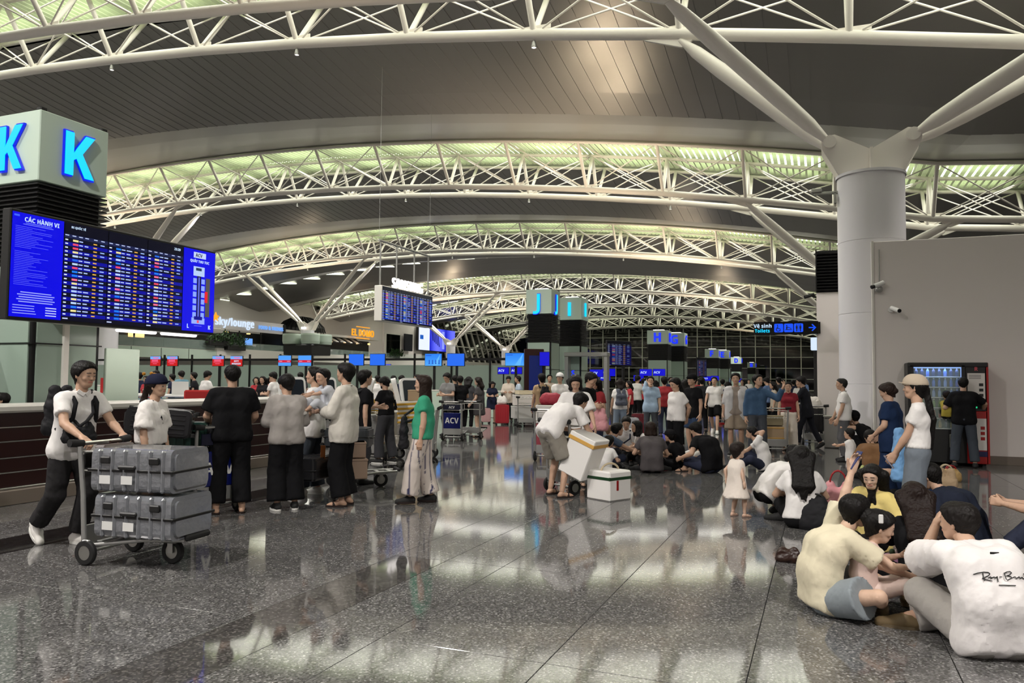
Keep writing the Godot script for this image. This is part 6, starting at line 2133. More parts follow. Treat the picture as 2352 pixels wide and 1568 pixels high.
	if style != "bald":
		var fr := Field.new()
		var cutn := Vector3(0, -0.62, -0.78)
		if style == "crop":
			cutn = Vector3(0, -0.72, -0.69)
		var ct: Vector3 = H.call(0, 0.078 if style != "fringe" else 0.055, -0.082)
		var cuts := [ct, hb * cutn]
		var th_ := (0.013 if style == "crop" else 0.02) * hs
		fr.cap(H.call(0, 0.038, 0.032), H.call(0, 0.045, -0.018), 0.081 * hs + th_, 0.075 * hs + th_, 0.02, cuts)
		fr.cap(H.call(0, 0.01, 0.04), H.call(0, -0.075, 0.032), 0.078 * hs, 0.054 * hs, 0.02, cuts)
		var down := Vector3.DOWN
		var bk: Vector3 = hb.z
		bk = Vector3(bk.x, 0, bk.z).normalized()
		var sd := bk.cross(Vector3.UP).normalized()
		var hl_: float = hair.get("len", 0.3) * s
		if style == "long":
			# strands from the crown, over the shoulders and down along the back
			for i in 7:
				var e := (i - 3) / 3.0
				var p0: Vector3 = H.call(e * 0.11, 0.02, 0.05)
				var p1 := neck - fw * 0.10 * s + rt * e * 0.075 * s + up2 * 0.02 * s
				var p2 := chest - fw * (0.14 * w) + rt * e * 0.09 * s
				var p3 := waist - fw * (0.14 * w) + rt * e * 0.055 * s
				var left: float = hl_ * (1.0 - 0.14 * absf(e) - [0.05, 0.16, 0.04, 0.1, 0.0, 0.13, 0.06][i])
				var pts := [p0, p1, p2, p3]
				for k in 3:
					var seg: Vector3 = pts[k + 1] - pts[k]
					var sl_ := seg.length()
					if left <= 0.0:
						break
					var q: Vector3 = pts[k] + seg * minf(1.0, left / sl_)
					fr.cap(pts[k], q, (0.05 - k * 0.009) * hs, ((0.041 - k * 0.009) if left > sl_ else 0.008) * hs, 0.025)
					left -= sl_
			for e: float in [-1.0, 1.0]:
				fr.cap(H.call(e * 0.068, 0.02, -0.012), head + sd * e * 0.09 * hs + bk * 0.015 * s + down * hl_ * hair.get("front", 0.55), 0.032 * hs, 0.026 * s, 0.02)
		elif style == "tail" or style == "bun":
			var hp2: Vector3 = H.call(0, hair.get("up", 0.04), 0.11)
			if style == "bun":
				fr.ball(hp2, 0.042 * hs, 0.02)
			else:
				fr.ball(hp2, 0.03 * hs, 0.02)
				fr.cap(hp2, hp2 + bk * 0.05 * s + down * hl_ * 0.5, 0.03 * hs, 0.035 * s, 0.02)
				fr.cap(hp2 + bk * 0.05 * s + down * hl_ * 0.5, hp2 + bk * 0.04 * s + down * hl_, 0.035 * s, 0.014 * s, 0.02)
		elif style == "bob":
			for i in 6:
				var ang := PI * (-0.12 + i * 0.248)
				var dirn := sd * cos(ang) + bk * sin(ang)
				fr.cap(H.call(0, 0.02, 0.02) + dirn * 0.06 * hs, head + dirn * 0.085 * hs + bk * 0.02 * s + down * hl_, 0.038 * hs, 0.034 * s, 0.03)
		elif style == "mop":
			for i in 9:
				var ang := TAU * i / 9.0
				fr.ball(H.call(cos(ang) * 0.055, 0.085, sin(ang) * 0.06 + 0.01), 0.036 * hs, 0.015, cuts)
		var sr_ := sheet()
		fr.build(maxf(0.0075, 0.0075 * far), sr_, plain, 0.005 * hs, folds, Vector3(38, 11, 38))
		var hm := cloth(hair.get("c", "hair black"), hair.get("rgb", Color(0.007, 0.006, 0.0055)), 0.55)
		hm.metallic_specular = 0.3
		part(t, "hair", sheet_mesh(sr_), hm)
	if o.has("cap"):
		var cp: Dictionary = o.cap
		var fc := Field.new()
		var base: Vector3 = H.call(0, 0.038, 0)
		fc.cap(H.call(0, 0.042, 0.032), H.call(0, 0.05, -0.02), 0.081 * hs + 0.025 * hs, 0.076 * hs + 0.025 * hs, 0.02, [base, -hb.y])
		fc.cap(H.call(0, 0.062, 0.02), H.call(0, 0.066, -0.02), 0.095 * hs, 0.09 * hs, 0.02, [base, -hb.y])
		var sc := sheet()
		fc.build(maxf(0.008, 0.008 * far), sc, plain)
		var cm := cloth(cp.c, cp.get("rgb", Color(0.6, 0.55, 0.48)))
		var co := part(t, "cap", sheet_mesh(sc), cm)
		var br := mb()
		var ol := PackedVector2Array()
		for i in 13:
			var ang := PI * i / 12.0
			ol.append(Vector2(cos(ang) * 0.082, sin(ang) * 0.085 + 0.075) * hs)
		br.prism(ol, -0.004 * hs, 0.004 * hs, Transform3D(hb * Basis(Vector3.RIGHT, 0.16) * Basis(Vector3.RIGHT, -PI / 2), base))
		if not cp.get("no_brim", false):
			part(co, "brim", br.mesh(), cm)
	t.set_meta("_joints", {"head": head, "hb": hb, "neck": neck, "chest": chest, "waist": waist, "pel": pel, "lw": lw, "rw": rw, "le": le, "re": re, "sl": sl, "sr": sr, "fw": fw, "rt": rt, "up": up, "s": s})
	return t


func hand(body: Dictionary, wrist: Vector3, dir: Vector3, palm: Vector3, side: float, s: float, curl: float, far: float, tint: Callable) -> void:
	# palm faces `palm`; fingers leave along dir and curl towards the palm, the thumb leaves the side of the palm
	dir = dir.normalized()
	var pn := (palm - dir * palm.dot(dir)).normalized()
	var lat := dir.cross(pn) * side
	# lat points to the thumb side for both hands
	var f := Field.new()
	var g := 1.0 if far < 1.5 else 1.18
	f.cap(wrist - dir * 0.02 * s, wrist + dir * 0.03 * s, 0.026 * s, 0.024 * s, 0.012)
	var lens := [0.072, 0.08, 0.074, 0.058]
	for i in 4:
		var off := (1.5 - i) * 0.0195 * s
		var k := wrist + dir * (0.092 - absf(i - 1.2) * 0.004) * s + lat * off
		f.cap(wrist + dir * 0.015 * s + lat * off * 0.7, k, 0.0155 * s, 0.0125 * s, 0.014)
		var c1 := curl * 0.75
		var d1 := dir * cos(c1) + pn * sin(c1)
		var m: Vector3 = k + d1 * lens[i] * 0.5 * s
		var c2 := curl * 1.9
		var d2 := dir * cos(c2) + pn * sin(c2)
		var e: Vector3 = m + d2 * lens[i] * 0.5 * s
		f.cap(k, m, 0.0098 * s * g, 0.0088 * s * g, 0.004)
		f.cap(m, e, 0.0088 * s * g, 0.0072 * s * g, 0.003)
	var tb := wrist + dir * 0.03 * s + lat * 0.024 * s
	var td := (dir * 0.75 + lat * 0.7 + pn * (0.25 + curl * 0.3)).normalized()
	var tm := tb + td * 0.042 * s
	f.cap(tb - dir * 0.01 * s, tm, 0.0145 * s * g, 0.0115 * s * g, 0.008)
	f.cap(tm, tm + (td + dir * 0.4 + pn * curl * 0.5).normalized() * 0.034 * s, 0.0112 * s * g, 0.0088 * s * g, 0.003)
	f.build(maxf(0.0052, 0.0052 * far), body, tint)


# ---------------------------------------------------------------- the people
const WHITE_TEE := {"c": "cloth white", "rgb": Color(0.74, 0.72, 0.70)}
const BLACK_TEE := {"c": "cloth black", "rgb": Color(0.009, 0.009, 0.010)}
const BLACK_TR := {"c": "cloth black", "rgb": Color(0.009, 0.009, 0.010)}
const WHITE_SHOE := {"c": "shoe white", "rgb": Color(0.72, 0.70, 0.66), "sole": "sole white", "sole_rgb": Color(0.75, 0.74, 0.70)}
const SNEAKER := {"c": "shoe black", "rgb": Color(0.02, 0.02, 0.022), "sole": "sole white", "sole_rgb": Color(0.75, 0.74, 0.70)}
const SANDAL := {"bare": true, "sole": "sole dark", "sole_rgb": Color(0.03, 0.022, 0.02)}
var folk := {}


func worn(p: Node3D, local: Vector3) -> Vector3:
	return p.transform * local


# a flat strap lying along points given in the wearer's own axes
func strap(p: Node3D, owner_thing: Node3D, pts: Array, r: float, m: Material) -> void:
	var path := PackedVector3Array()
	for q in pts:
		path.append(owner_thing.transform.affine_inverse() * worn(p, q))
	var b := mb()
	b.tube(path, PackedFloat32Array([r]), 6)
	part(owner_thing, "strap", b.mesh(), m)


func backpack(p: Node3D, label: String, c: String, rgb: Color, size := Vector3(0.3, 0.44, 0.16)) -> void:
	var j: Dictionary = p.get_meta("_joints")
	var at: Vector3 = j.chest - j.fw * (0.13 * j.s + size.z * 0.5) - j.up * size.y * 0.62
	var b := soft_bag("backpack", label, worn(p, at), p.rotation_degrees.y, size, c, rgb)
	for e: float in [-1.0, 1.0]:
		var sh: Vector3 = j.neck + j.rt * e * 0.1 * j.s
		strap(p, b, [j.chest + j.rt * e * 0.1 * j.s - j.fw * 0.13 * j.s + j.up * 0.1 * j.s, sh + Vector3(0, 0.015, 0), sh + j.fw * 0.11 * j.s - j.up * 0.07 * j.s, j.chest + j.rt * e * 0.11 * j.s + j.fw * 0.125 * j.s - j.up * 0.05 * j.s, j.waist + j.rt * e * 0.17 * j.s], 0.022, mats[c])


func sling(p: Node3D, label: String, c: String, rgb: Color, hang: Vector3, size := Vector3(0.26, 0.16, 0.1), side := 1.0) -> void:
	var j: Dictionary = p.get_meta("_joints")
	var b := soft_bag("shoulder_bag", label, worn(p, hang), p.rotation_degrees.y, size, c, rgb)
	var top := hang + Vector3(0, size.y * 0.8, 0)
	strap(p, b, [top, (top + j.chest) * 0.5 + j.fw * 0.13 * j.s, j.chest + j.fw * 0.135 * j.s + j.rt * side * 0.07 * j.s, j.neck + j.rt * side * 0.08 * j.s + j.fw * 0.03 * j.s + Vector3(0, 0.012, 0), j.neck + j.rt * side * 0.07 * j.s - j.fw * 0.09 * j.s - j.up * 0.06, (top + j.chest) * 0.5 - j.fw * 0.15 * j.s, top], 0.016, mats[c])


func phone(p: Node3D, label: String, left: bool, rgb := Color(0.03, 0.03, 0.035)) -> void:
	var j: Dictionary = p.get_meta("_joints")
	var w: Vector3 = j.lw if left else j.rw
	var d: Vector3 = (w - (j.le if left else j.re)).normalized()
	var o := one("phone", label, "phone", box_mesh(Vector3(0.075, 0.155, 0.01), 0.004), mat("phone %.2f" % rgb.b, rgb, 0.15), worn(p, w + d * 0.1 * j.s), p.rotation_degrees.y, "phones in hands")
	o.basis = o.basis * Basis(Vector3.RIGHT, -0.6)


func clone(key: String, label: String, at: Vector3, yaw: float, top := "", rgb := Color.WHITE, scale := 1.0) -> Node3D:
	var o: Node3D = folk[key].duplicate()
	o.name = numbered("person")
	add_child(o)
	o.position = at
	o.rotation.y = deg_to_rad(yaw)
	o.scale = Vector3.ONE * scale
	o.set_meta("label", label)
	if top != "":
		for c in o.get_children():
			if (c.name as String).begins_with("shirt"):
				(c as MeshInstance3D).material_override = cloth(top, rgb)
	return o


func build_people() -> void:
	near_left()
	middle_group()
	near_right()
	crowd()
	for c in get_children():
		if c.has_meta("_joints"):
			c.remove_meta("_joints")


func near_left() -> void:
	var p := person("man in white polo pushing the nearest trolley", Vector3(-6.5, 0, -5.2), -97.0, {"h": 1.72, "pel": Vector3(0, 0.91, 0.02), "lean": Vector2(0.2, 0), "twist": 0.0, "lh": Vector3(-0.2, 1.02, -0.42), "rh": Vector3(0.2, 1.02, -0.44), "lf": Vector3(-0.08, 0.08, 0.03), "rf": Vector3(0.1, 0.17, 0.36), "rpitch": 0.75, "rp": Vector3(0.1, -0.2, -1), "head": Vector2(0.1, -0.15), "far": 1.05, "w": 1.03, "skin": 0, "curl": 0.9, "lpalm": Vector3(0, -1, 0), "rpalm": Vector3(0, -1, 0), "top": {"c": "cloth white", "rgb": Color(0.74, 0.72, 0.70), "collar": true, "sleeve": 0.62, "hem": -0.12}, "bottom": {"c": "jeans black", "rgb": Color(0.028, 0.027, 0.028), "loose": 0.022, "wide": 0.012}, "shoe": WHITE_SHOE})
	backpack(p, "black backpack worn by the man in white polo", "bag black", Color(0.018, 0.018, 0.02), Vector3(0.3, 0.46, 0.18))
	sling(p, "black crossbody bag on the front of the polo man", "bag black", Color.BLACK, Vector3(0.1, 0.98, -0.24), Vector3(0.3, 0.17, 0.1), -1.0)
	p = person("woman in navy cap and white gathered blouse behind the trolley", Vector3(-6.36, 0, -5.97), 46.9 - 118.0, {"h": 1.56, "fem": true, "far": 1.15, "head": Vector2(-0.1, 0.05), "top": {"c": "cloth blouse", "rgb": Color(0.76, 0.73, 0.70), "sleeve": 0.85, "sleeve_loose": 0.042, "loose": 0.035, "hem": 0.05, "crease": 2.0, "wave": Vector3(16, 2.5, 16)}, "bottom": BLACK_TR, "hair": {"style": "tail", "len": 0.4, "c": "hair brown", "rgb": Color(0.014, 0.009, 0.007)}, "cap": {"c": "cap navy", "rgb": Color(0.014, 0.016, 0.035)}})
	sling(p, "black bag strap over the blouse of the navy cap woman", "bag black", Color.BLACK, Vector3(-0.2, 0.72, 0.1), Vector3(0.24, 0.2, 0.1), 1.0)
	person("heavy man in black tee and black trousers seen from behind", Vector3(-6.39, 0, -7.16), 42.1 + 8.0, {"h": 1.7, "w": 1.16, "far": 1.2, "lh": Vector3(-0.2, 1.02, -0.3), "rh": Vector3(0.22, 1.0, -0.28), "lf": Vector3(-0.15, 0.08, 0.0), "rf": Vector3(0.13, 0.08, 0.03), "head": Vector2(0.1, -0.1), "top": {"c": "cloth black", "rgb": Color.BLACK, "sleeve": 0.72, "loose": 0.025, "hem": -0.1, "sleeve_loose": 0.03}, "bottom": {"c": "cloth black", "rgb": Color.BLACK, "wide": 0.03, "loose": 0.024}, "shoe": SANDAL, "hair": {"style": "crop"}})
	var q := person("person in grey long-sleeved sweater and wide black trousers", Vector3(-5.96, 0, -7.62), 38.4 + 14.0, {"pose": "phone", "h": 1.6, "far": 1.2, "w": 1.06, "head": Vector2(0.35, -0.35), "top": {"c": "sweater grey", "rgb": Color(0.33, 0.305, 0.285), "sleeve": 1.95, "sleeve_loose": 0.026, "loose": 0.034, "hem": -0.1, "crease": 1.3}, "bottom": {"c": "cloth black", "rgb": Color.BLACK, "wide": 0.05, "loose": 0.03}, "shoe": SNEAKER})
	phone(q, "white slip in the hands of the grey sweater person", true, Color(0.8, 0.8, 0.8))
	person("slim man in white tee and dark jeans facing the counter", Vector3(-6.38, 0, -8.7), 36.5 + 72.0, {"h": 1.7, "far": 1.25, "lean": Vector2(-0.06, 0), "lh": Vector3(-0.16, 0.95, -0.16), "rh": Vector3(0.2, 0.98, -0.1), "head": Vector2(0.15, 0.1), "lf": Vector3(-0.1, 0.08, -0.1), "rf": Vector3(0.1, 0.08, 0.06), "top": WHITE_TEE.merged({"sleeve": 0.85, "loose": 0.03, "hem": -0.14, "sleeve_loose": 0.03}), "bottom": {"c": "jeans dark", "rgb": Color(0.055, 0.065, 0.08), "wide": 0.03, "loose": 0.024}, "shoe": WHITE_SHOE, "hair": {"style": "short"}})
	var dad := person("man in cream shirt and black trousers carrying a child", Vector3(-5.53, 0, -8.18), 34.3 + 68.0, {"h": 1.74, "far": 1.2, "lean": Vector2(-0.05, 0), "lh": Vector3(-0.1, 1.14, -0.3), "rh": Vector3(0.24, 0.84, -0.05), "head": Vector2(-0.1, 0.05), "rcurl": 1.0, "top": {"c": "shirt cream", "rgb": Color(0.60, 0.57, 0.51), "sleeve": 1.55, "sleeve_loose": 0.034, "loose": 0.036, "hem": -0.16, "collar": true, "crease": 1.4}, "bottom": {"c": "cloth black", "rgb": Color.BLACK, "wide": 0.045, "loose": 0.028}, "shoe": SANDAL, "hair": {"style": "short"}})
	person("small child in pale top carried on the cream shirt man's arm", worn(dad, Vector3(-0.1, 1.12, -0.26)), 34.5 + 120.0, {"pose": "hug", "h": 0.95, "kid": 0.8, "far": 1.5, "lean": Vector2(0.05, 0), "head": Vector2(0.2, -0.1), "top": {"c": "cloth pale blue", "rgb": Color(0.5, 0.52, 0.56), "sleeve": 0.9, "loose": 0.02}, "bottom": {"c": "cloth pale blue", "rgb": Color(0.5, 0.52, 0.56), "len": 1.5}, "shoe": {"c": "shoe white", "rgb": Color.WHITE}})
	one("helmet", "small black helmet hanging from the cream shirt man's hand", "helmet", sphere(0.075), mats["black gloss"], worn(dad, Vector3(0.24, 0.72, -0.08)))
	p = person("man in black tee with a boxy black bag behind the father", Vector3(-6.41, 0, -9.94), 32.8 - 70.0, {"h": 1.68, "far": 1.4, "lh": Vector3(-0.2, 1.15, -0.35), "rh": Vector3(0.22, 0.78, 0.02), "top": BLACK_TEE.merged({"hem": -0.1}), "bottom": {"c": "trousers charcoal", "rgb": Color(0.045, 0.045, 0.05)}})
	backpack(p, "boxy black backpack worn by the man behind the father", "bag black", Color.BLACK, Vector3(0.32, 0.46, 0.2))
	p = person("woman in black tee, mask and grey trousers facing the kiosks", Vector3(-7.55, 0, -12.53), 31.2 + 52.0, {"pose": "phone", "h": 1.6, "fem": true, "far": 1.4, "lh": Vector3(-0.16, 1.1, -0.3), "rh": Vector3(0.14, 1.12, -0.3), "lf": Vector3(-0.12, 0.08, -0.06), "rf": Vector3(0.16, 0.08, 0.08), "top": BLACK_TEE.merged({"hem": 0.02, "loose": 0.012}), "bottom": {"c": "trousers charcoal", "rgb": Color(0.045, 0.045, 0.05), "wide": 0.035, "loose": 0.02}, "shoe": SNEAKER, "hair": {"style": "bun", "up": -0.01}})
	var j: Dictionary = p.get_meta("_joints")
	var mk := part(p, "face_mask", sphere(0.062), cloth("cloth black", Color.BLACK), j.head + (j.hb as Basis) * Vector3(0, -0.05, -0.05), (j.hb as Basis) * Basis.from_scale(Vector3(0.95, 0.8, 0.85)))
	mk.set_meta("label", "black face mask")
	p = person("woman in green tee and striped trousers walking past the trolleys", Vector3(-4.72, 0, -8.74), 28.5 + 86.0, {"pose": "stand", "h": 1.6, "fem": true, "far": 1.2, "w": 1.08, "lean": Vector2(-0.03, 0), "belly": 0.015, "lh": Vector3(-0.22, 0.84, -0.02), "rh": Vector3(0.24, 0.8, -0.06), "lf": Vector3(-0.09, 0.08, -0.16), "rf": Vector3(0.1, 0.08, 0.12), "top": {"c": "tee green", "rgb": Color(0.035, 0.30, 0.17), "sleeve": 0.5, "hem": -0.06, "loose": 0.02}, "bottom": {"c": "trousers striped", "rgb": Color.WHITE, "stripes": true, "wide": 0.05, "loose": 0.024}, "shoe": {"c": "shoe black", "rgb": Color.BLACK, "sole": "sole dark", "sole_rgb": Color(0.02, 0.02, 0.02)}, "hair": {"style": "bob", "len": 0.26, "c": "hair dark brown", "rgb": Color(0.018, 0.010, 0.007)}})
	sling(p, "long black shoulder bag of the green tee woman", "bag black", Color.BLACK, Vector3(-0.02, 0.7, -0.24), Vector3(0.26, 0.4, 0.12), 1.0)


func middle_group() -> void:
	person("person in black tee behind the parked trolleys, seen from behind", Vector3(-9.39, 0, -19.54), 25.7 + 10.0, {"pose": "phone", "h": 1.66, "far": 1.7, "top": BLACK_TEE, "bottom": BLACK_TR})
	person("woman in short grey dress with bare legs by the parked trolleys", Vector3(-8.77, 0, -19.47), 24.3 + 70.0, {"h": 1.62, "fem": true, "far": 1.6, "skin": 1, "lh": Vector3(-0.18, 0.95, -0.2), "top": {"c": "dress charcoal", "rgb": Color(0.07, 0.066, 0.068), "hem": -0.3, "flare": 0.02, "loose": 0.028}, "shoe": SANDAL, "hair": {"style": "long", "len": 0.3, "c": "hair brown", "rgb": Color.WHITE}})
	person("man in grey tee looking down at the counters behind the trolleys", Vector3(-9.66, 0, -19.32), 26.6 + 140.0, {"pose": "phone", "h": 1.74, "far": 1.8, "top": {"c": "tee mid grey", "rgb": Color(0.24, 0.24, 0.24)}, "bottom": BLACK_TR})
	var p := person("man in open cream jacket looking down beside the red suitcase", Vector3(-10.77, 0, -26.54), 22.1 + 175.0, {"pose": "phone", "h": 1.7, "far": 1.8, "top": {"c": "jacket cream", "rgb": Color(0.66, 0.58, 0.49), "sleeve": 1.8, "loose": 0.035, "hem": -0.2, "collar": true}, "bottom": {"c": "cloth black", "rgb": Color.BLACK}})
	person("long-haired woman in dark dress bent over her phone", Vector3(-11.18, 0, -25.94), 23.4 + 195.0, {"pose": "phone", "h": 1.5, "fem": true, "far": 1.8, "top": {"c": "dress navy", "rgb": Color(0.018, 0.022, 0.045), "hem": -0.35, "flare": 0.03}, "shoe": SANDAL, "hair": {"style": "long", "len": 0.35, "front": 0.8}})
	person("person in pale blue shirt beyond the cream jacket man", Vector3(-9.83, 0, -25.19), 21.3 + 100.0, {"h": 1.7, "far": 2.0, "top": {"c": "shirt pale blue", "rgb": Color(0.42, 0.5, 0.6)}, "bottom": BLACK_TR})
	p = person("man in beige tee wearing a small black backpack", Vector3(-6.55, 0, -18.41), 19.6 + 20.0, {"h": 1.72, "far": 1.8, "top": {"c": "tee beige", "rgb": Color(0.42, 0.29, 0.17)}, "bottom": {"c": "trousers khaki", "rgb": Color(0.25, 0.2, 0.14)}})
	backpack(p, "small black backpack on the beige tee man", "bag black", Color.BLACK, Vector3(0.26, 0.36, 0.16))
	person("man in white cap and white tee facing the camera", Vector3(-6.44, 0, -19.53), 18.3 + 165.0, {"h": 1.74, "far": 1.8, "top": WHITE_TEE, "bottom": BLACK_TR, "cap": {"c": "cap white", "rgb": Color(0.72, 0.71, 0.7)}})
	p = person("man in white tee and khaki shorts bending over a foam box", Vector3(-3.38, 0, -10.07), 18.6 - 52.0, {"pose": "bow", "h": 1.7, "far": 1.25, "skin": 0, "lean": Vector2(0.98, 0), "pel": Vector3(0, 0.88, 0.1), "lh": Vector3(-0.24, 0.85, -0.52), "rh": Vector3(0.26, 0.72, -0.52), "lf": Vector3(-0.14, 0.08, -0.02), "rf": Vector3(0.2, 0.08, 0.05), "head": Vector2(0, -0.5), "top": WHITE_TEE.merged({"loose": 0.03, "hem": -0.1, "sleeve": 0.75, "sleeve_loose": 0.03}), "bottom": {"c": "shorts khaki", "rgb": Color(0.24, 0.22, 0.185), "len": 0.85, "wide": 0.035, "loose": 0.03}, "shoe": SANDAL})
	person("person in white tee standing behind the bending man", Vector3(-3.43, 0, -11.14), 17.1 + 180.0, {"pose": "phone", "h": 1.64, "far": 1.4, "lh": Vector3(-0.3, 0.9, -0.28), "rh": Vector3(0.32, 0.9, -0.24), "top": WHITE_TEE.merged({"loose": 0.04, "sleeve": 0.9, "sleeve_loose": 0.035}), "bottom": {"c": "cloth black", "rgb": Color.BLACK, "len": 1.2}, "shoe": SANDAL, "hair": {"style": "bob", "len": 0.08}})
	p = person("woman in red tee with long dark hair holding a phone", Vector3(-3.86, 0, -13.77), 15.7 + 150.0, {"pose": "phone", "h": 1.62, "fem": true, "far": 1.5, "top": {"c": "tee red", "rgb": Color(0.26, 0.02, 0.025)}, "bottom": {"c": "jeans navy", "rgb": Color(0.03, 0.035, 0.06)}, "hair": {"style": "long", "len": 0.3}})
	phone(p, "dark phone held by the red tee woman", false)
	soft_bag("backpack", "pink backpack held beside the woman in red tee", Vector3(-3.58, 0, -13.02) + Vector3(0, 0.72, 0), 15.4, Vector3(0.3, 0.38, 0.18), "bag rose", Color(0.6, 0.28, 0.3))
	person("dark-haired man leaning behind the bending man", Vector3(-3.91, 0, -13.1), 16.6 - 120.0, {"pose": "phone", "h": 1.72, "far": 1.5, "lean": Vector2(0.25, 0), "head": Vector2(0, -0.5), "top": BLACK_TEE, "bottom": BLACK_TR})
	# the circle on the floor
	person("man in slate blue tee leaning into the seated circle", Vector3(-3.72, 0, -13.78), 15.1 - 68.0, {"pose": "cross", "h": 1.7, "far": 1.35, "lean": Vector2(0.62, 0), "lh": Vector3(-0.15, 0.2, -0.75), "rh": Vector3(0.2, 0.18, -0.8), "top": {"c": "tee slate", "rgb": Color(0.075, 0.105, 0.165), "loose": 0.028}, "bottom": {"c": "jeans navy", "rgb": Color.WHITE}})
	person("little boy in white tee sitting with his back to the camera", Vector3(-3.38, 0, -12.78), 14.8 - 30.0, {"pose": "cross", "h": 1.16, "kid": 0.4, "far": 1.4, "top": WHITE_TEE.merged({"loose": 0.03}), "bottom": BLACK_TR})
	p = person("man in white polo with navy collar seated facing the camera", Vector3(-3.61, 0, -15.21), 13.4 + 172.0, {"pose": "cross", "h": 1.68, "far": 1.5, "head": Vector2(0.1, -0.4), "top": WHITE_TEE.merged({"collar": true}), "bottom": BLACK_TR})
	sling(p, "navy strap bag across the seated polo man", "bag navy", Color(0.02, 0.025, 0.05), Vector3(0.2, 0.1, -0.15), Vector3(0.2, 0.14, 0.08), -1.0)
	person("seated woman in white top whose face shows between the men", Vector3(-3.16, 0, -14.54), 12.3 + 110.0, {"pose": "cross", "h": 1.58, "fem": true, "far": 1.5, "top": WHITE_TEE, "bottom": BLACK_TR, "hair": {"style": "bob", "len": 0.16}})
	person("person in grey-brown tee with chin-length hair, back to camera", Vector3(-2.74, 0, -13.37), 11.6 + 5.0, {"pose": "cross", "h": 1.66, "far": 1.35, "head": Vector2(0.3, -0.1), "top": {"c": "tee taupe", "rgb": Color(0.085, 0.076, 0.078), "loose": 0.03, "hem": -0.1}, "bottom": BLACK_TR, "hair": {"style": "bob", "len": 0.09, "c": "hair dark brown", "rgb": Color.WHITE}})
	person("boy in black tee and black cap seated in the circle", Vector3(-2.44, 0, -13.95), 9.9 + 62.0, {"pose": "cross", "h": 1.28, "kid": 0.25, "far": 1.4, "top": BLACK_TEE, "bottom": BLACK_TR, "cap": {"c": "cloth black", "rgb": Color.BLACK}})
	person("broad man in black tee and denim shorts hunched on the floor", Vector3(-1.87, 0, -13.79), 7.7 + 52.0, {"pose": "cross", "h": 1.74, "w": 1.1, "far": 1.3, "lean": Vector2(0.45, 0), "bend": 0.12, "head": Vector2(0, -0.5), "lh": Vector3(-0.35, 0.24, -0.25), "rh": Vector3(0.26, 0.2, -0.3), "top": BLACK_TEE.merged({"loose": 0.028, "hem": -0.1}), "bottom": {"c": "jeans navy", "rgb": Color.WHITE, "len": 0.95}, "shoe": SANDAL})
	person("small child with light brown hair half hidden in the circle", Vector3(-4.17, 0, -15.71), 14.9 - 90.0, {"pose": "cross", "h": 1.15, "kid": 0.5, "far": 1.6, "top": {"c": "tee beige", "rgb": Color.WHITE}, "bottom": BLACK_TR, "hair": {"style": "short", "c": "hair tan", "rgb": Color(0.12, 0.07, 0.04)}})
	# standing behind the circle
	p = person("girl in white tee and jeans wearing a grey backpack", Vector3(-4.96, 0, -20.12), 13.9 + 10.0, {"h": 1.6, "fem": true, "far": 1.7, "top": WHITE_TEE, "bottom": {"c": "jeans light", "rgb": Color(0.2, 0.25, 0.32), "wide": 0.02}, "hair": {"style": "long", "len": 0.2, "c": "hair brown", "rgb": Color.WHITE}})
	backpack(p, "grey backpack on the girl in white tee", "bag slate", Color(0.10, 0.11, 0.14), Vector3(0.3, 0.42, 0.16))
	person("man in light blue shirt touching his face", Vector3(-4.1, 0, -19.93), 11.6 + 175.0, {"h": 1.68, "far": 1.6, "rh": Vector3(0.03, 1.52, -0.16), "top": {"c": "shirt sky", "rgb": Color(0.32, 0.43, 0.56), "sleeve": 0.8, "hem": -0.14}, "bottom": {"c": "trousers slate", "rgb": Color(0.06, 0.065, 0.075)}})
	person("man in dark red tee seen from behind", Vector3(-4.05, 0, -21.57), 10.7 + 10.0, {"h": 1.68, "far": 1.7, "top": {"c": "tee red", "rgb": Color.WHITE}, "bottom": {"c": "jeans navy", "rgb": Color.WHITE}})
	person("woman in white tee and black trousers, hands behind her back", Vector3(-2.48, 0, -14.32), 9.8 + 128.0, {"pose": "behind", "h": 1.62, "fem": true, "far": 1.45, "w": 1.05, "belly": 0.012, "head": Vector2(0, -0.3), "top": WHITE_TEE.merged({"hem": -0.04}), "bottom": {"c": "cloth black", "rgb": Color.BLACK, "wide": 0.03}, "hair": {"style": "tail", "up": -0.01, "len": 0.25}})
	person("young woman with long hair beside the black cap man", Vector3(-2.93, 0, -18.24), 9.1 + 20.0, {"h": 1.6, "fem": true, "far": 1.7, "top": WHITE_TEE, "bottom": BLACK_TR, "hair": {"style": "long", "len": 0.4}})
	person("man in black tee with white stripe, black cap and blue shorts", Vector3(-2.55, 0, -16.89), 8.6 + 140.0, {"h": 1.7, "far": 1.6, "top": BLACK_TEE.merged({"hem": -0.14}), "bottom": {"c": "shorts navy", "rgb": Color(0.03, 0.05, 0.10), "len": 0.8, "wide": 0.03}, "shoe": WHITE_SHOE, "cap": {"c": "cloth black", "rgb": Color.BLACK}})
	folk["walker"] = person("man in white tee and black shorts walking towards the camera", Vector3(-3.01, 0, -24.14), 7.1 + 175.0, {"pose": "walk", "h": 1.72, "far": 1.8, "top": WHITE_TEE.merged({"hem": -0.12}), "bottom": {"c": "cloth black", "rgb": Color.BLACK, "len": 0.9, "wide": 0.03}, "shoe": WHITE_SHOE})
	person("toddler in cream romper walking ahead of the man in shorts", Vector3(-3.92, 0, -29.32), 7.6 + 170.0, {"h": 0.86, "kid": 1.0, "far": 1.9, "top": {"c": "romper cream", "rgb": Color(0.6, 0.5, 0.36), "hem": -0.2, "flare": 0.03}, "shoe": SANDAL})
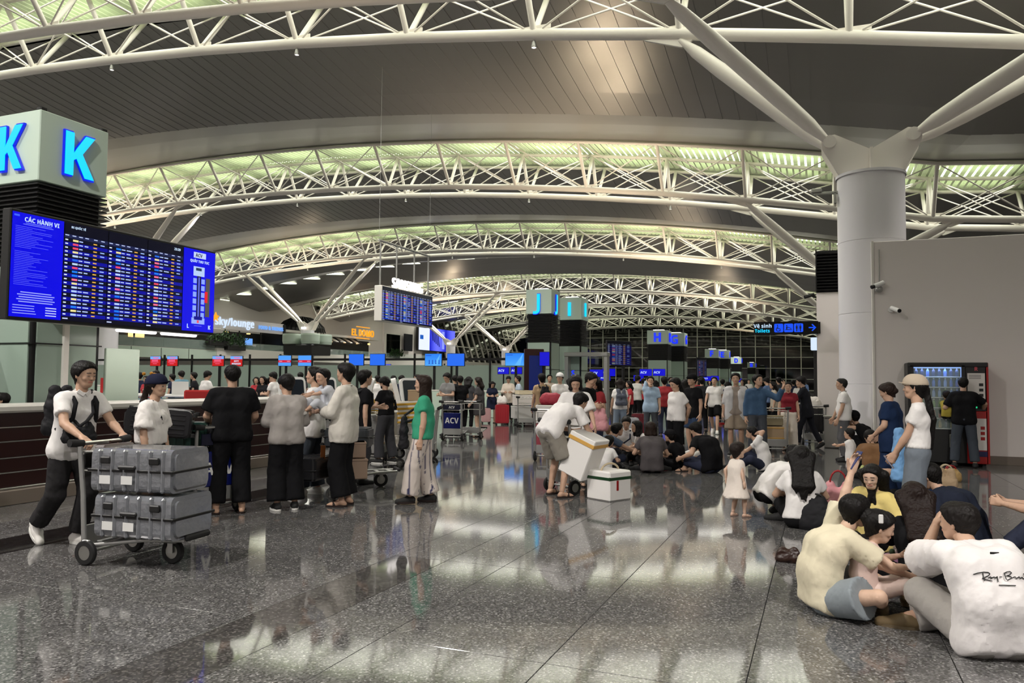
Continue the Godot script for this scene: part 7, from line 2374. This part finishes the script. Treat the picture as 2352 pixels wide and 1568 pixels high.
	p = person("man in open pale shirt over beige tee and shorts", Vector3(-1.7, 0, -17.23), 5.6 + 176.0, {"h": 1.74, "far": 1.45, "lh": Vector3(-0.26, 0.84, -0.05), "rh": Vector3(0.27, 0.84, -0.05), "top": {"c": "tee sand", "rgb": Color(0.30, 0.25, 0.21), "hem": -0.08}, "bottom": {"c": "shorts sand", "rgb": Color(0.30, 0.24, 0.18), "len": 0.85, "wide": 0.04, "loose": 0.024}, "shoe": SNEAKER, "hair": {"style": "mop"}})
	open_shirt(p)
	person("man in blue shirt and dark trousers raising one arm", Vector3(-1.2, 0, -16.35), 4.2 + 190.0, {"h": 1.7, "far": 1.4, "lh": Vector3(-0.46, 1.46, -0.22), "lep": Vector3(-0.3, -1, 0), "rh": Vector3(0.22, 0.86, 0.02), "head": Vector2(0.5, 0.1), "top": {"c": "shirt blue", "rgb": Color(0.04, 0.085, 0.16), "sleeve": 1.9, "sleeve_loose": 0.02, "hem": -0.02, "collar": true}, "bottom": {"c": "trousers slate", "rgb": Color(0.06, 0.065, 0.075), "wide": 0.02}, "hair": {"style": "short"}})
	person("woman in maroon top and cream trousers facing the camera", Vector3(-0.7, 0, -19.06), 2.1 + 178.0, {"h": 1.56, "fem": true, "far": 1.4, "w": 1.06, "top": {"c": "top maroon", "rgb": Color(0.20, 0.012, 0.022), "sleeve": 0.45, "hem": 0.03, "loose": 0.012, "collar": true}, "bottom": {"c": "trousers cream", "rgb": Color(0.66, 0.60, 0.52), "wide": 0.045, "loose": 0.022}, "shoe": SANDAL, "hair": {"style": "tail", "up": -0.02, "len": 0.2}})
	person("man in dark suit leaning over a trolley by the black post", Vector3(-0.32, 0, -19.94), 0.9 + 80.0, {"pose": "push", "h": 1.72, "far": 1.6, "head": Vector2(0, -0.3), "top": {"c": "suit dark", "rgb": Color(0.016, 0.017, 0.022), "sleeve": 1.95, "hem": -0.2, "collar": true}, "bottom": {"c": "suit dark", "rgb": Color(0.016, 0.017, 0.022)}})
	person("man in white polo and grey trousers by the round column", Vector3(0.43, 0, -16.86), -1.7 + 98.0, {"h": 1.64, "far": 1.45, "w": 1.04, "belly": 0.02, "lh": Vector3(-0.2, 0.86, -0.16), "rh": Vector3(0.22, 0.86, -0.2), "top": WHITE_TEE.merged({"collar": true, "hem": -0.08, "sleeve": 0.6}), "bottom": {"c": "trousers grey", "rgb": Color(0.10, 0.10, 0.105), "wide": 0.02}, "hair": {"style": "crop", "c": "hair grey", "rgb": Color(0.02, 0.019, 0.018)}})


func open_shirt(p: Node3D) -> void:
	# two loose front panels and sleeves of an unbuttoned shirt
	var j: Dictionary = p.get_meta("_joints")
	var f := Field.new()
	for e: float in [-1.0, 1.0]:
		var open := [j.chest + j.rt * e * 0.055, -j.rt * e]
		f.cap(j.neck + j.rt * e * 0.11 - j.up * 0.05, j.chest + j.rt * e * 0.1, 0.075, 0.13, 0.04, open)
		f.cap(j.chest + j.rt * e * 0.1, j.pel + j.rt * e * 0.12 - j.up * 0.2, 0.13, 0.135, 0.04, [j.pel - j.up * 0.2, -j.up] + open)
		f.cap(j.sl if e < 0 else j.sr, j.le if e < 0 else j.re, 0.075, 0.062, 0.03)
	f.cap(j.chest - j.fw * 0.05, j.pel - j.fw * 0.06 - j.up * 0.15, 0.13, 0.13, 0.05, [j.chest, j.fw])
	var s := sheet()
	f.build(0.022, s, func(_q: Vector3) -> Color: return Color.WHITE, 0.005, folds, Vector3(9, 5, 9))
	part(p, "open_shirt", sheet_mesh(s), cloth("shirt pale", Color(0.56, 0.55, 0.55)))


func near_right() -> void:
	var p := person("toddler girl in cream sleeveless dress standing alone on the floor", Vector3(-0.93, 0, -9.42), 5.6 - 50.0, {"h": 0.84, "kid": 1.0, "fem": true, "far": 1.15, "skin": 1, "lh": Vector3(-0.24, 0.86, 0.1), "rh": Vector3(0.3, 0.82, 0.02), "lf": Vector3(-0.12, 0.08, 0.02), "rf": Vector3(0.14, 0.08, -0.12), "head": Vector2(0.0, 0.05), "top": {"c": "dress cream", "rgb": Color(0.70, 0.63, 0.56), "sleeve": 0.0, "hem": -0.34, "flare": 0.13, "loose": 0.03, "crease": 1.6, "wave": Vector3(14, 3, 14)}, "shoe": {"bare": true, "sole": "sandal tan", "sole_rgb": Color(0.2, 0.13, 0.1)}, "hair": {"style": "short", "c": "hair brown", "rgb": Color.WHITE}})
	person("boy in white tee and jeans sitting with hand to his face", Vector3(-1.05, 0, -14.48), 4.1 + 82.0, {"pose": "hug", "h": 1.5, "far": 1.3, "lh": Vector3(-0.03, 0.72, -0.12), "rh": Vector3(0.05, 0.24, -0.5), "lf": Vector3(-0.16, 0.08, -0.35), "rf": Vector3(0.1, 0.08, -0.55), "lp": Vector3(-1, 0.5, -0.3), "rp": Vector3(0.3, 0.8, -0.3), "head": Vector2(0, -0.1), "top": WHITE_TEE.merged({"loose": 0.026, "hem": -0.1}), "bottom": {"c": "jeans navy", "rgb": Color.WHITE, "loose": 0.024}})
	person("girl in white shirt and black trousers crouching over her knees", Vector3(-0.53, 0, -9.67), 2.6 - 60.0, {"pose": "squat", "h": 1.5, "fem": true, "far": 1.15, "lean": Vector2(0.75, 0), "lh": Vector3(-0.05, 0.66, -0.42), "rh": Vector3(0.07, 0.66, -0.42), "head": Vector2(0, -0.5), "top": WHITE_TEE.merged({"loose": 0.022, "hem": -0.06, "sleeve": 0.9}), "bottom": {"c": "cloth black", "rgb": Color.BLACK, "loose": 0.02}, "hair": {"style": "tail", "len": 0.28, "up": 0.06}})
	person("woman with very long black hair seated with her back turned", Vector3(-0.21, 0, -9.1), 1.2 + 6.0, {"pose": "cross", "h": 1.64, "fem": true, "far": 1.1, "lean": Vector2(0.12, 0), "bend": 0.03, "top": WHITE_TEE.merged({"loose": 0.014, "hem": -0.02}), "bottom": {"c": "cloth black", "rgb": Color.BLACK, "loose": 0.03}, "hair": {"style": "long", "len": 0.56, "front": 0.5}})
	person("toddler in white top reaching out an arm beside the brown jacket", Vector3(0.45, 0, -13.99), -1.9 + 78.0, {"h": 0.8, "kid": 0.9, "far": 1.4, "lh": Vector3(-0.15, 1.15, -0.45), "rh": Vector3(0.2, 1.1, -0.42), "curl": 0.1, "top": WHITE_TEE.merged({"loose": 0.03, "hem": -0.2, "flare": 0.03}), "bottom": {"c": "shorts pale", "rgb": Color(0.5, 0.46, 0.43), "len": 1.2}, "hair": {"style": "short"}})
	person("person in brown jacket seated with back to the camera", Vector3(0.78, 0, -13.78), -3.4 + 12.0, {"pose": "cross", "h": 1.66, "far": 1.35, "lean": Vector2(0.5, 0), "bend": 0.12, "head": Vector2(0, -0.6), "top": {"c": "jacket brown", "rgb": Color(0.17, 0.085, 0.035), "sleeve": 1.9, "loose": 0.035, "hem": -0.1}, "bottom": BLACK_TR})
	person("person in black tank and black cap seated near the column", Vector3(0.81, 0, -16.87), -2.8 + 70.0, {"pose": "squat", "h": 1.7, "far": 1.5, "lh": Vector3(-0.1, 0.8, -0.4), "rh": Vector3(0.1, 0.8, -0.4), "top": BLACK_TEE.merged({"sleeve": 0.1}), "bottom": BLACK_TR, "cap": {"c": "cloth black", "rgb": Color.BLACK}})
	var n := person("older woman in navy outfit looking down, hair tied back", Vector3(0.86, 0, -11.35), -4.4 + 72.0, {"h": 1.56, "fem": true, "far": 1.25, "w": 1.08, "head": Vector2(0, -0.35), "lh": Vector3(-0.15, 0.95, -0.2), "rh": Vector3(0.18, 0.95, -0.2), "top": {"c": "cloth navy", "rgb": Color(0.012, 0.024, 0.062), "sleeve": 0.7, "hem": -0.2, "loose": 0.024}, "bottom": {"c": "cloth navy", "rgb": Color(0.012, 0.024, 0.062), "wide": 0.04}, "hair": {"style": "bun", "up": -0.02, "c": "hair dark brown", "rgb": Color.WHITE}})
	soft_bag("cloth_bag", "light blue cloth bag hanging by the navy outfit woman", Vector3(0.86, 0, -10.27) + Vector3(0, 0.42, 0), -4.8 + 60.0, Vector3(0.2, 0.62, 0.16), "bag sky", Color(0.16, 0.34, 0.60))
	var c := person("young woman in beige cap, white tee and wide jeans standing", Vector3(0.89, 0, -8.66), -5.9 + 88.0, {"h": 1.62, "fem": true, "far": 1.05, "lean": Vector2(-0.02, 0), "lh": Vector3(-0.12, 0.86, -0.24), "rh": Vector3(0.16, 0.88, -0.22), "curl": 0.9, "head": Vector2(0.0, 0.02), "top": {"c": "cloth white", "rgb": Color.WHITE, "sleeve": 0.55, "hem": 0.05, "loose": 0.01, "sleeve_loose": 0.012}, "bottom": {"c": "jeans pale", "rgb": Color(0.15, 0.175, 0.205), "wide": 0.06, "loose": 0.03}, "hair": {"style": "tail", "len": 0.6, "up": -0.02}, "cap": {"c": "cap beige", "rgb": Color(0.47, 0.39, 0.30)}, "shoe": WHITE_SHOE})
	phone(c, "silver phone in the hands of the beige cap woman", true, Color(0.5, 0.5, 0.55))
	var g := person("seated person holding a pale green pouch behind the cap woman", Vector3(1.1, 0, -10.62), -6.1 + 86.0, {"pose": "cross", "h": 1.66, "far": 1.25, "lh": Vector3(-0.05, 0.5, -0.5), "rh": Vector3(0.12, 0.42, -0.5), "top": {"c": "cloth navy", "rgb": Color.WHITE, "sleeve": 0.8}, "bottom": BLACK_TR})
	soft_bag("green_pouch", "pale green pouch in the hands of a seated person", worn(g, Vector3(0.0, 0.42, -0.6)), -4.5, Vector3(0.14, 0.12, 0.07), "bag lime", Color(0.34, 0.38, 0.14))
	# --- the nearest seated people
	person("woman in yellow blouse with long black hair, seated on the floor", Vector3(0.38, 0, -7.92), -3.7 + 155.0, {"pose": "cross", "h": 1.54, "fem": true, "far": 1.0, "skin": 1, "lean": Vector2(0.1, -0.1), "bend": 0.05, "lh": Vector3(-0.38, 0.08, 0.12), "rh": Vector3(0.12, 0.3, -0.3), "head": Vector2(0.2, -0.25), "lep": Vector3(-1, 0, 0.3), "top": {"c": "blouse yellow", "rgb": Color(0.66, 0.53, 0.19), "sleeve": 0.75, "sleeve_loose": 0.045, "loose": 0.03, "crease": 1.6}, "bottom": BLACK_TR, "hair": {"style": "long", "len": 0.4, "front": 1.0}})
	var m := person("mother in cream tee and grey shorts raising a phone, child in lap", Vector3(0.08, 0, -5.85), -0.6 - 66.0, {"pose": "cross", "h": 1.56, "fem": true, "far": 0.92, "skin": 1, "lean": Vector2(0.36, 0), "bend": 0.1, "lh": Vector3(-0.26, 1.02, -0.26), "lep": Vector3(-0.3, -1, -0.3), "rh": Vector3(0.18, 0.3, -0.48), "head": Vector2(0.35, -0.1), "lf": Vector3(-0.08, 0.09, -0.62), "rf": Vector3(0.1, 0.07, -0.3), "rp": Vector3(1, 0.35, -0.6), "lp": Vector3(-0.7, 0.6, -0.6), "rfd": Vector3(-0.9, 0, -0.4), "lfd": Vector3(0.3, 0, -1), "top": {"c": "tee cream", "rgb": Color(0.66, 0.60, 0.44), "sleeve": 0.85, "sleeve_loose": 0.034, "loose": 0.04, "hem": -0.1, "crease": 1.3}, "bottom": {"c": "shorts grey blue", "rgb": Color(0.22, 0.25, 0.27), "len": 0.72, "wide": 0.05, "loose": 0.03, "called": "shorts"}, "shoe": {"c": "shoe brown", "rgb": Color(0.17, 0.12, 0.06), "sole": "sole brown", "sole_rgb": Color(0.16, 0.12, 0.07)}, "hair": {"style": "bun", "up": 0.06, "len": 0.3}})
	phone(m, "lilac phone raised by the mother in cream tee", true, Color(0.22, 0.25, 0.42))
	var kid := person("little girl with white hair clip sitting in her mother's lap", worn(m, Vector3(0.1, 0.1, -0.24)), -1.2 - 78.0, {"pose": "hug", "h": 1.02, "kid": 0.75, "fem": true, "far": 0.95, "skin": 1, "lean": Vector2(0.12, 0), "lf": Vector3(-0.12, 0.12, -0.62), "rf": Vector3(0.16, 0.12, -0.6), "lh": Vector3(-0.1, 0.5, -0.3), "rh": Vector3(0.14, 0.42, -0.34), "lp": Vector3(-0.3, 1, 0), "rp": Vector3(0.3, 1, 0), "head": Vector2(-0.1, -0.3), "top": {"c": "tank pink", "rgb": Color(0.6, 0.45, 0.40), "sleeve": 0.0, "loose": 0.014}, "bottom": {"c": "shorts pink", "rgb": Color(0.6, 0.47, 0.42), "len": 1.5, "loose": 0.02}, "shoe": {"c": "sock white", "rgb": Color(0.74, 0.72, 0.69)}, "hair": {"style": "tail", "up": 0.08, "len": 0.1}})
	var j: Dictionary = kid.get_meta("_joints")
	part(kid, "hair_clip", box_mesh(Vector3(0.012, 0.06, 0.03), 0.005), mats["white plastic"], j.head + (j.hb as Basis) * Vector3(0.122, 0.07, 0.03))
	var sn := thing("snack_packet", "orange snack packet held by the little girl", "packet", worn(kid, Vector3(0.05, 0.3, -0.3)), -1.8 - 70.0)
	part(sn, "packet", box_mesh(Vector3(0.03, 0.16, 0.1), 0.012), mat("packet orange", Color(0.62, 0.14, 0.02), 0.4))
	part(sn, "white_print", box_mesh(Vector3(0.034, 0.07, 0.05), 0.004), mats["white plastic"])
	person("woman with long brown hair in black, seated with back turned", Vector3(0.68, 0, -6.54), -6.2 + 12.0, {"pose": "hug", "h": 1.56, "fem": true, "far": 0.95, "lean": Vector2(0.2, -0.05), "lp": Vector3(-1, 0.5, -0.3), "lf": Vector3(-0.25, 0.08, -0.35), "top": BLACK_TEE.merged({"sleeve": 1.9}), "bottom": {"c": "cloth black", "rgb": Color.BLACK, "loose": 0.026}, "hair": {"style": "long", "len": 0.56, "front": 0.7, "c": "hair chestnut", "rgb": Color(0.013, 0.007, 0.0055)}})
	var r := person("man in white printed tee and pale trousers seated nearest the camera", Vector3(0.89, 0, -5.37), -9.7 + 26.0, {"pose": "cross", "h": 1.68, "far": 0.86, "w": 1.08, "lean": Vector2(0.46, -0.04), "bend": 0.14, "lh": Vector3(-0.1, 0.66, -0.4), "rh": Vector3(0.24, 0.3, -0.3), "lep": Vector3(-0.5, -1, -0.2), "head": Vector2(0.75, -0.05), "lf": Vector3(0.12, 0.08, -0.34), "rf": Vector3(-0.3, 0.07, -0.36), "lp": Vector3(-1, 0.55, -0.25), "lcurl": 1.1, "top": {"c": "cloth white big", "rgb": Color(0.74, 0.71, 0.70), "sleeve": 1.0, "sleeve_loose": 0.05, "loose": 0.05, "hem": -0.12, "crease": 1.3}, "bottom": {"c": "trousers pale", "rgb": Color(0.36, 0.34, 0.315), "loose": 0.03, "wide": 0.02}, "shoe": {"c": "shoe brown", "rgb": Color.WHITE, "sole": "sole brown", "sole_rgb": Color.WHITE}, "hair": {"style": "mop", "c": "hair soft black", "rgb": Color(0.010, 0.008, 0.007)}})
	back_print(r)
	person("man in navy jacket with white collar bowed over his phone", Vector3(1.22, 0, -8.46), -8.4 + 66.0, {"pose": "cross", "h": 1.68, "far": 1.0, "skin": 0, "lean": Vector2(0.6, 0), "bend": 0.1, "head": Vector2(0.15, -0.45), "top": {"c": "jacket navy", "rgb": Color(0.016, 0.02, 0.034), "sleeve": 1.9, "loose": 0.026, "hem": -0.1}, "bottom": BLACK_TR, "hair": {"style": "short"}})
	person("person at the picture edge in jeans, hands clasped over knees", Vector3(2.01, 0, -8.09), -14.2 + 88.0, {"pose": "hug", "h": 1.7, "far": 1.0, "lh": Vector3(-0.08, 0.5, -0.5), "rh": Vector3(0.1, 0.5, -0.5), "curl": 1.0, "top": BLACK_TEE, "bottom": {"c": "jeans navy", "rgb": Color.WHITE, "loose": 0.024}})
	# --- at the vending machine
	var v := person("man in black tee and jeans at the vending machine", Vector3(2.5, 0, -16.69), -8.7 + 4.0, {"h": 1.68, "w": 1.08, "far": 1.4, "lh": Vector3(-0.22, 1.12, -0.22), "rh": Vector3(0.34, 1.08, -0.34), "rep": Vector3(1, -0.4, 0), "lf": Vector3(-0.17, 0.08, 0), "rf": Vector3(0.17, 0.08, 0), "top": BLACK_TEE.merged({"hem": -0.12, "loose": 0.026, "sleeve": 0.85}), "bottom": {"c": "jeans dark", "rgb": Color.WHITE, "wide": 0.02}, "hair": {"style": "crop"}})
	person("toddler in yellow and black carried at the vending machine", worn(v, Vector3(-0.27, 0.92, -0.16)), -8.0 + 10.0, {"pose": "hug", "h": 0.86, "kid": 0.9, "far": 1.6, "lean": Vector2(0.05, 0), "top": {"c": "top yellow black", "rgb": Color(0.42, 0.33, 0.05)}, "bottom": BLACK_TR, "hair": {"style": "crop", "c": "hair brown", "rgb": Color.WHITE}})


# the signature print on the back of the tee: pen strokes laid on the cloth
func back_print(p: Node3D) -> void:
	var shirt: MeshInstance3D = p.get_node("shirt")
	var verts: PackedVector3Array = shirt.mesh.surface_get_arrays(0)[Mesh.ARRAY_VERTEX]
	var j: Dictionary = p.get_meta("_joints")
	var mid: Vector3 = (j.chest as Vector3) + j.up * 0.005
	var strokes := [
		[[415, 132], [480, 105], [560, 85], [620, 88], [645, 105], [625, 130], [570, 155], [520, 180]], [[545, 100], [540, 210]], [[520, 178], [580, 190], [650, 205]],
		[[610, 165], [640, 150], [655, 158], [640, 175], [680, 155], [700, 150], [715, 165], [750, 145], [745, 175], [738, 212]], [[785, 150], [822, 150]],
		[[865, 90], [862, 180]], [[860, 110], [900, 75], [945, 66], [965, 85], [930, 115], [885, 125], [940, 135], [950, 155], [910, 175], [870, 185]],
		[[960, 150], [1000, 135], [1010, 155], [1040, 145], [1060, 135], [1080, 158], [1110, 140], [1130, 165], [1160, 175], [1155, 120], [1138, 90]], [[735, 255], [972, 250]]]
	var m := mb()
	var side := Vector3(cos(-0.1), 0, sin(-0.1))
	for s in strokes:
		var path := PackedVector3Array()
		for i in s.size() - 1:
			for k in 3:
				var a := Vector2(s[i][0], s[i][1]).lerp(Vector2(s[i + 1][0], s[i + 1][1]), k / 3.0)
				path.append(mid + side * (a.x - 800.0) * 0.00037 + Vector3(0, (150.0 - a.y) * 0.00037, 0))
		path.append(mid + side * (s[-1][0] - 800.0) * 0.00037 + Vector3(0, (150.0 - s[-1][1]) * 0.00037, 0))
		for i in path.size():
			var best := -9.0
			for v in verts:
				if absf(v.x - path[i].x) < 0.014 and absf(v.y - path[i].y) < 0.014 and v.z > best:
					best = v.z
			path[i].z = best + 0.001
		m.tube(path, PackedFloat32Array([0.0026]), 5)
	part(shirt, "print", m.mesh(), mats["black"])
	var tag := Vector3.ZERO
	for v in verts:
		if absf(v.x - mid.x) < 0.02 and v.y > mid.y + 0.11 and v.y < mid.y + 0.14 and v.z > tag.z:
			tag = v
	part(shirt, "neck_label", box_mesh(Vector3(0.05, 0.014, 0.006), 0.002), mats["black"], tag)


func crowd() -> void:
	# people at the counters and down the hall; a few builds, many individuals
	var off := Vector3(0, 0, 0)
	folk["man"] = person("man in navy tee at the far counters below the red screens", Vector3(-21.35, 0, -19.49), 47.7 + 20.0, {"h": 1.7, "far": 2.1, "top": {"c": "tee navy", "rgb": Color(0.025, 0.03, 0.06)}, "bottom": BLACK_TR})
	folk["woman"] = person("woman in dark top below the stripe screens", Vector3(-16.14, 0, -19.42), 39.8 + 150.0, {"h": 1.6, "fem": true, "far": 2.1, "top": {"c": "tee black two", "rgb": Color(0.02, 0.02, 0.022)}, "bottom": BLACK_TR, "hair": {"style": "long", "len": 0.3}})
	folk["texter"] = person("man in white tee bent forward below the duty manager screen", Vector3(-13.82, 0, -17.11), 39.0 + 60.0, {"pose": "phone", "h": 1.72, "far": 2.0, "top": WHITE_TEE, "bottom": BLACK_TR})
	var spots := [
		["woman", Vector3(-20.32, 0, -18.83), 47.2 + 140.0, "red tee two", Color(0.4, 0.03, 0.04), "woman in red at the end of the far counters"],
		["texter", Vector3(-19.2, 0, -18.2), 46.6 + 100.0, "shirt denim", Color(0.1, 0.16, 0.3), "man in denim shirt below the second red screen"],
		["man", Vector3(-21.09, 0, -20.67), 45.6 + 60.0, "tee navy", Color.WHITE, "man in navy tee right of the denim shirt man"],
		["texter", Vector3(-19.27, 0, -19.25), 45.1 + 20.0, "tee teal", Color(0.12, 0.25, 0.32), "man in pale teal tee bent over the far counter"],
		["man", Vector3(-19.63, 0, -20.18), 44.3 + 80.0, "tee black two", Color.WHITE, "man in black bent over the far counter"],
		["texter", Vector3(-16.33, 0, -17.19), 43.6 - 60.0, "cloth white", Color.WHITE, "man in white holding a passport beside the black tee man"],
		["woman", Vector3(-17.35, 0, -20.56), 40.2 + 160.0, "red tee two", Color.WHITE, "woman in red below the duty manager screen"],
		["woman", Vector3(-17.91, 0, -21.95), 39.3 + 190.0, "tee coral", Color(0.45, 0.16, 0.12), "woman in coral below the duty manager screen"],
		["man", Vector3(-17.77, 0, -22.55), 38.3 + 170.0, "tee navy", Color.WHITE, "man facing us between the coral woman and white tee"],
		["man", Vector3(-16.32, 0, -21.51), 37.2 + 10.0, "tee charcoal", Color(0.06, 0.06, 0.065), "man in charcoal behind the grey sweater person"],
		["woman", Vector3(-14.5, 0, -20.08), 35.9 + 30.0, "tee charcoal", Color.WHITE, "woman in charcoal behind the slim white tee man"],
		["man", Vector3(-13.36, 0, -21.62), 31.7 + 15.0, "cloth white", Color.WHITE, "man in white far behind the father"],
		["man", Vector3(-13.9, 0, -23.56), 30.6 + 30.0, "shirt sand", Color(0.4, 0.35, 0.28), "man in sand shirt far behind the masked woman"],
		["texter", Vector3(-12.61, 0, -21.92), 29.9 + 40.0, "tee navy", Color.WHITE, "man in navy behind the kiosk by the masked woman"],
		["man", Vector3(-10.67, 0, -19.46), 28.8 + 110.0, "tee light", Color(0.5, 0.49, 0.46), "man in pale tee behind the green tee woman"],
		["texter", Vector3(-11.02, 0, -22.55), 26.1 + 20.0, "tee black two", Color.WHITE, "man in black among those behind the parked trolleys"],
		["woman", Vector3(-10.2, 0, -21.8), 25.1 - 20.0, "tee charcoal", Color.WHITE, "woman in charcoal next to the grey dress woman"],
		["man", Vector3(-8.84, 0, -25.58), 19.1 + 190.0, "shirt sand", Color.WHITE, "man in sand shirt just behind the totem"],
		["woman", Vector3(-7.85, 0, -24.9), 17.5 + 10.0, "tee charcoal", Color.WHITE, "woman in charcoal behind the white cap man"],
		["woman", Vector3(-5.87, 0, -25.16), 13.1 + 100.0, "red tee two", Color.WHITE, "woman in red beyond the backpack girl"],
		["texter", Vector3(-6, 0, -26.72), 12.7 - 40.0, "tee light", Color.WHITE, "man in pale tee beyond the backpack girl"],
		["man", Vector3(-6.41, 0, -29.79), 12.2 + 10.0, "red tee two", Color.WHITE, "man in red beyond the light blue shirt man"],
		["woman", Vector3(-5.57, 0, -27.97), 11.3 + 40.0, "tee black two", Color.WHITE, "woman in black just beyond the light blue shirt man"],
		["man", Vector3(-5.44, 0, -30.18), 10.2 + 200.0, "tee navy", Color.WHITE, "man in navy beyond the hands-behind woman"],
		["man", Vector3(-3.44, 0, -24.51), 8.0 + 5.0, "tee black two", Color.WHITE, "man in black behind the black cap man"],
		["man", Vector3(-3.55, 0, -30.94), 6.5 + 5.0, "tee light", Color.WHITE, "man in pale tee beyond the walking man"],
		["woman", Vector3(-3.02, 0, -27.92), 6.2 + 30.0, "tee navy", Color.WHITE, "woman in navy beyond the open shirt man"],
		["walker", Vector3(-3.4, 0, -37.47), 5.2 + 170.0, "tee charcoal", Color.WHITE, "distant man in charcoal between the two standing men"],
		["texter", Vector3(-1.65, 0, -27.38), 3.5 + 60.0, "shirt denim", Color.WHITE, "man in denim beyond the raised arm"],
		["woman", Vector3(-1.35, 0, -25.35), 3.0 + 100.0, "shirt sand", Color.WHITE, "woman in sand top beyond the raised arm"],
		["man", Vector3(-1.5, 0, -31.76), 2.7 + 40.0, "tee charcoal", Color.WHITE, "man in charcoal just left of the maroon top woman"],
		["woman", Vector3(-0.67, 0, -27.78), 1.4 + 150.0, "tee light", Color.WHITE, "woman in pale top right of the maroon top woman"],
		["man", Vector3(-1.12, 0, -36.23), 1.8 + 20.0, "tee navy", Color.WHITE, "distant man in navy behind the maroon top woman"],
		["man", Vector3(-0.7, 0, -40.71), 1.0 + 60.0, "shirt denim", Color.WHITE, "distant man in denim left of the black post"],
		["walker", Vector3(-7.21, 0, -45.65), 9.0 + 180.0, "tee light", Color.WHITE, "distant walker in pale tee beneath the H sign edge"],
		["man", Vector3(-5.99, 0, -40.75), 8.4 + 180.0, "red tee two", Color.WHITE, "distant man in red beneath the F sign"],
		["woman", Vector3(-6.43, 0, -49.2), 7.5 + 180.0, "tee charcoal", Color.WHITE, "distant woman in charcoal beneath the F sign"],
		["man", Vector3(-4.16, 0, -50.11), 4.7 + 180.0, "tee light", Color.WHITE, "distant man in pale tee beneath the D sign"],
		["woman", Vector3(-3.09, 0, -44.07), 4.0 + 180.0, "tee navy", Color.WHITE, "distant woman in navy beneath the B sign"],
		["man", Vector3(-3.19, 0, -54.81), 3.3 + 180.0, "tee charcoal", Color.WHITE, "distant man in charcoal before the end window"],
		["texter", Vector3(-2.05, 0, -48.8), 2.4 + 90.0, "tee light", Color.WHITE, "distant man in pale tee before the end window"],
	]
	for q in spots:
		clone(q[0], q[5], q[1], q[2], q[3], q[4], 0.97 + rng.randf() * 0.06)
	clone("man", "person behind the slatted counter, only the dark hair showing", Vector3(-9.98, 0, -6.95), 150.0, "tee navy", Color.WHITE, 0.78)
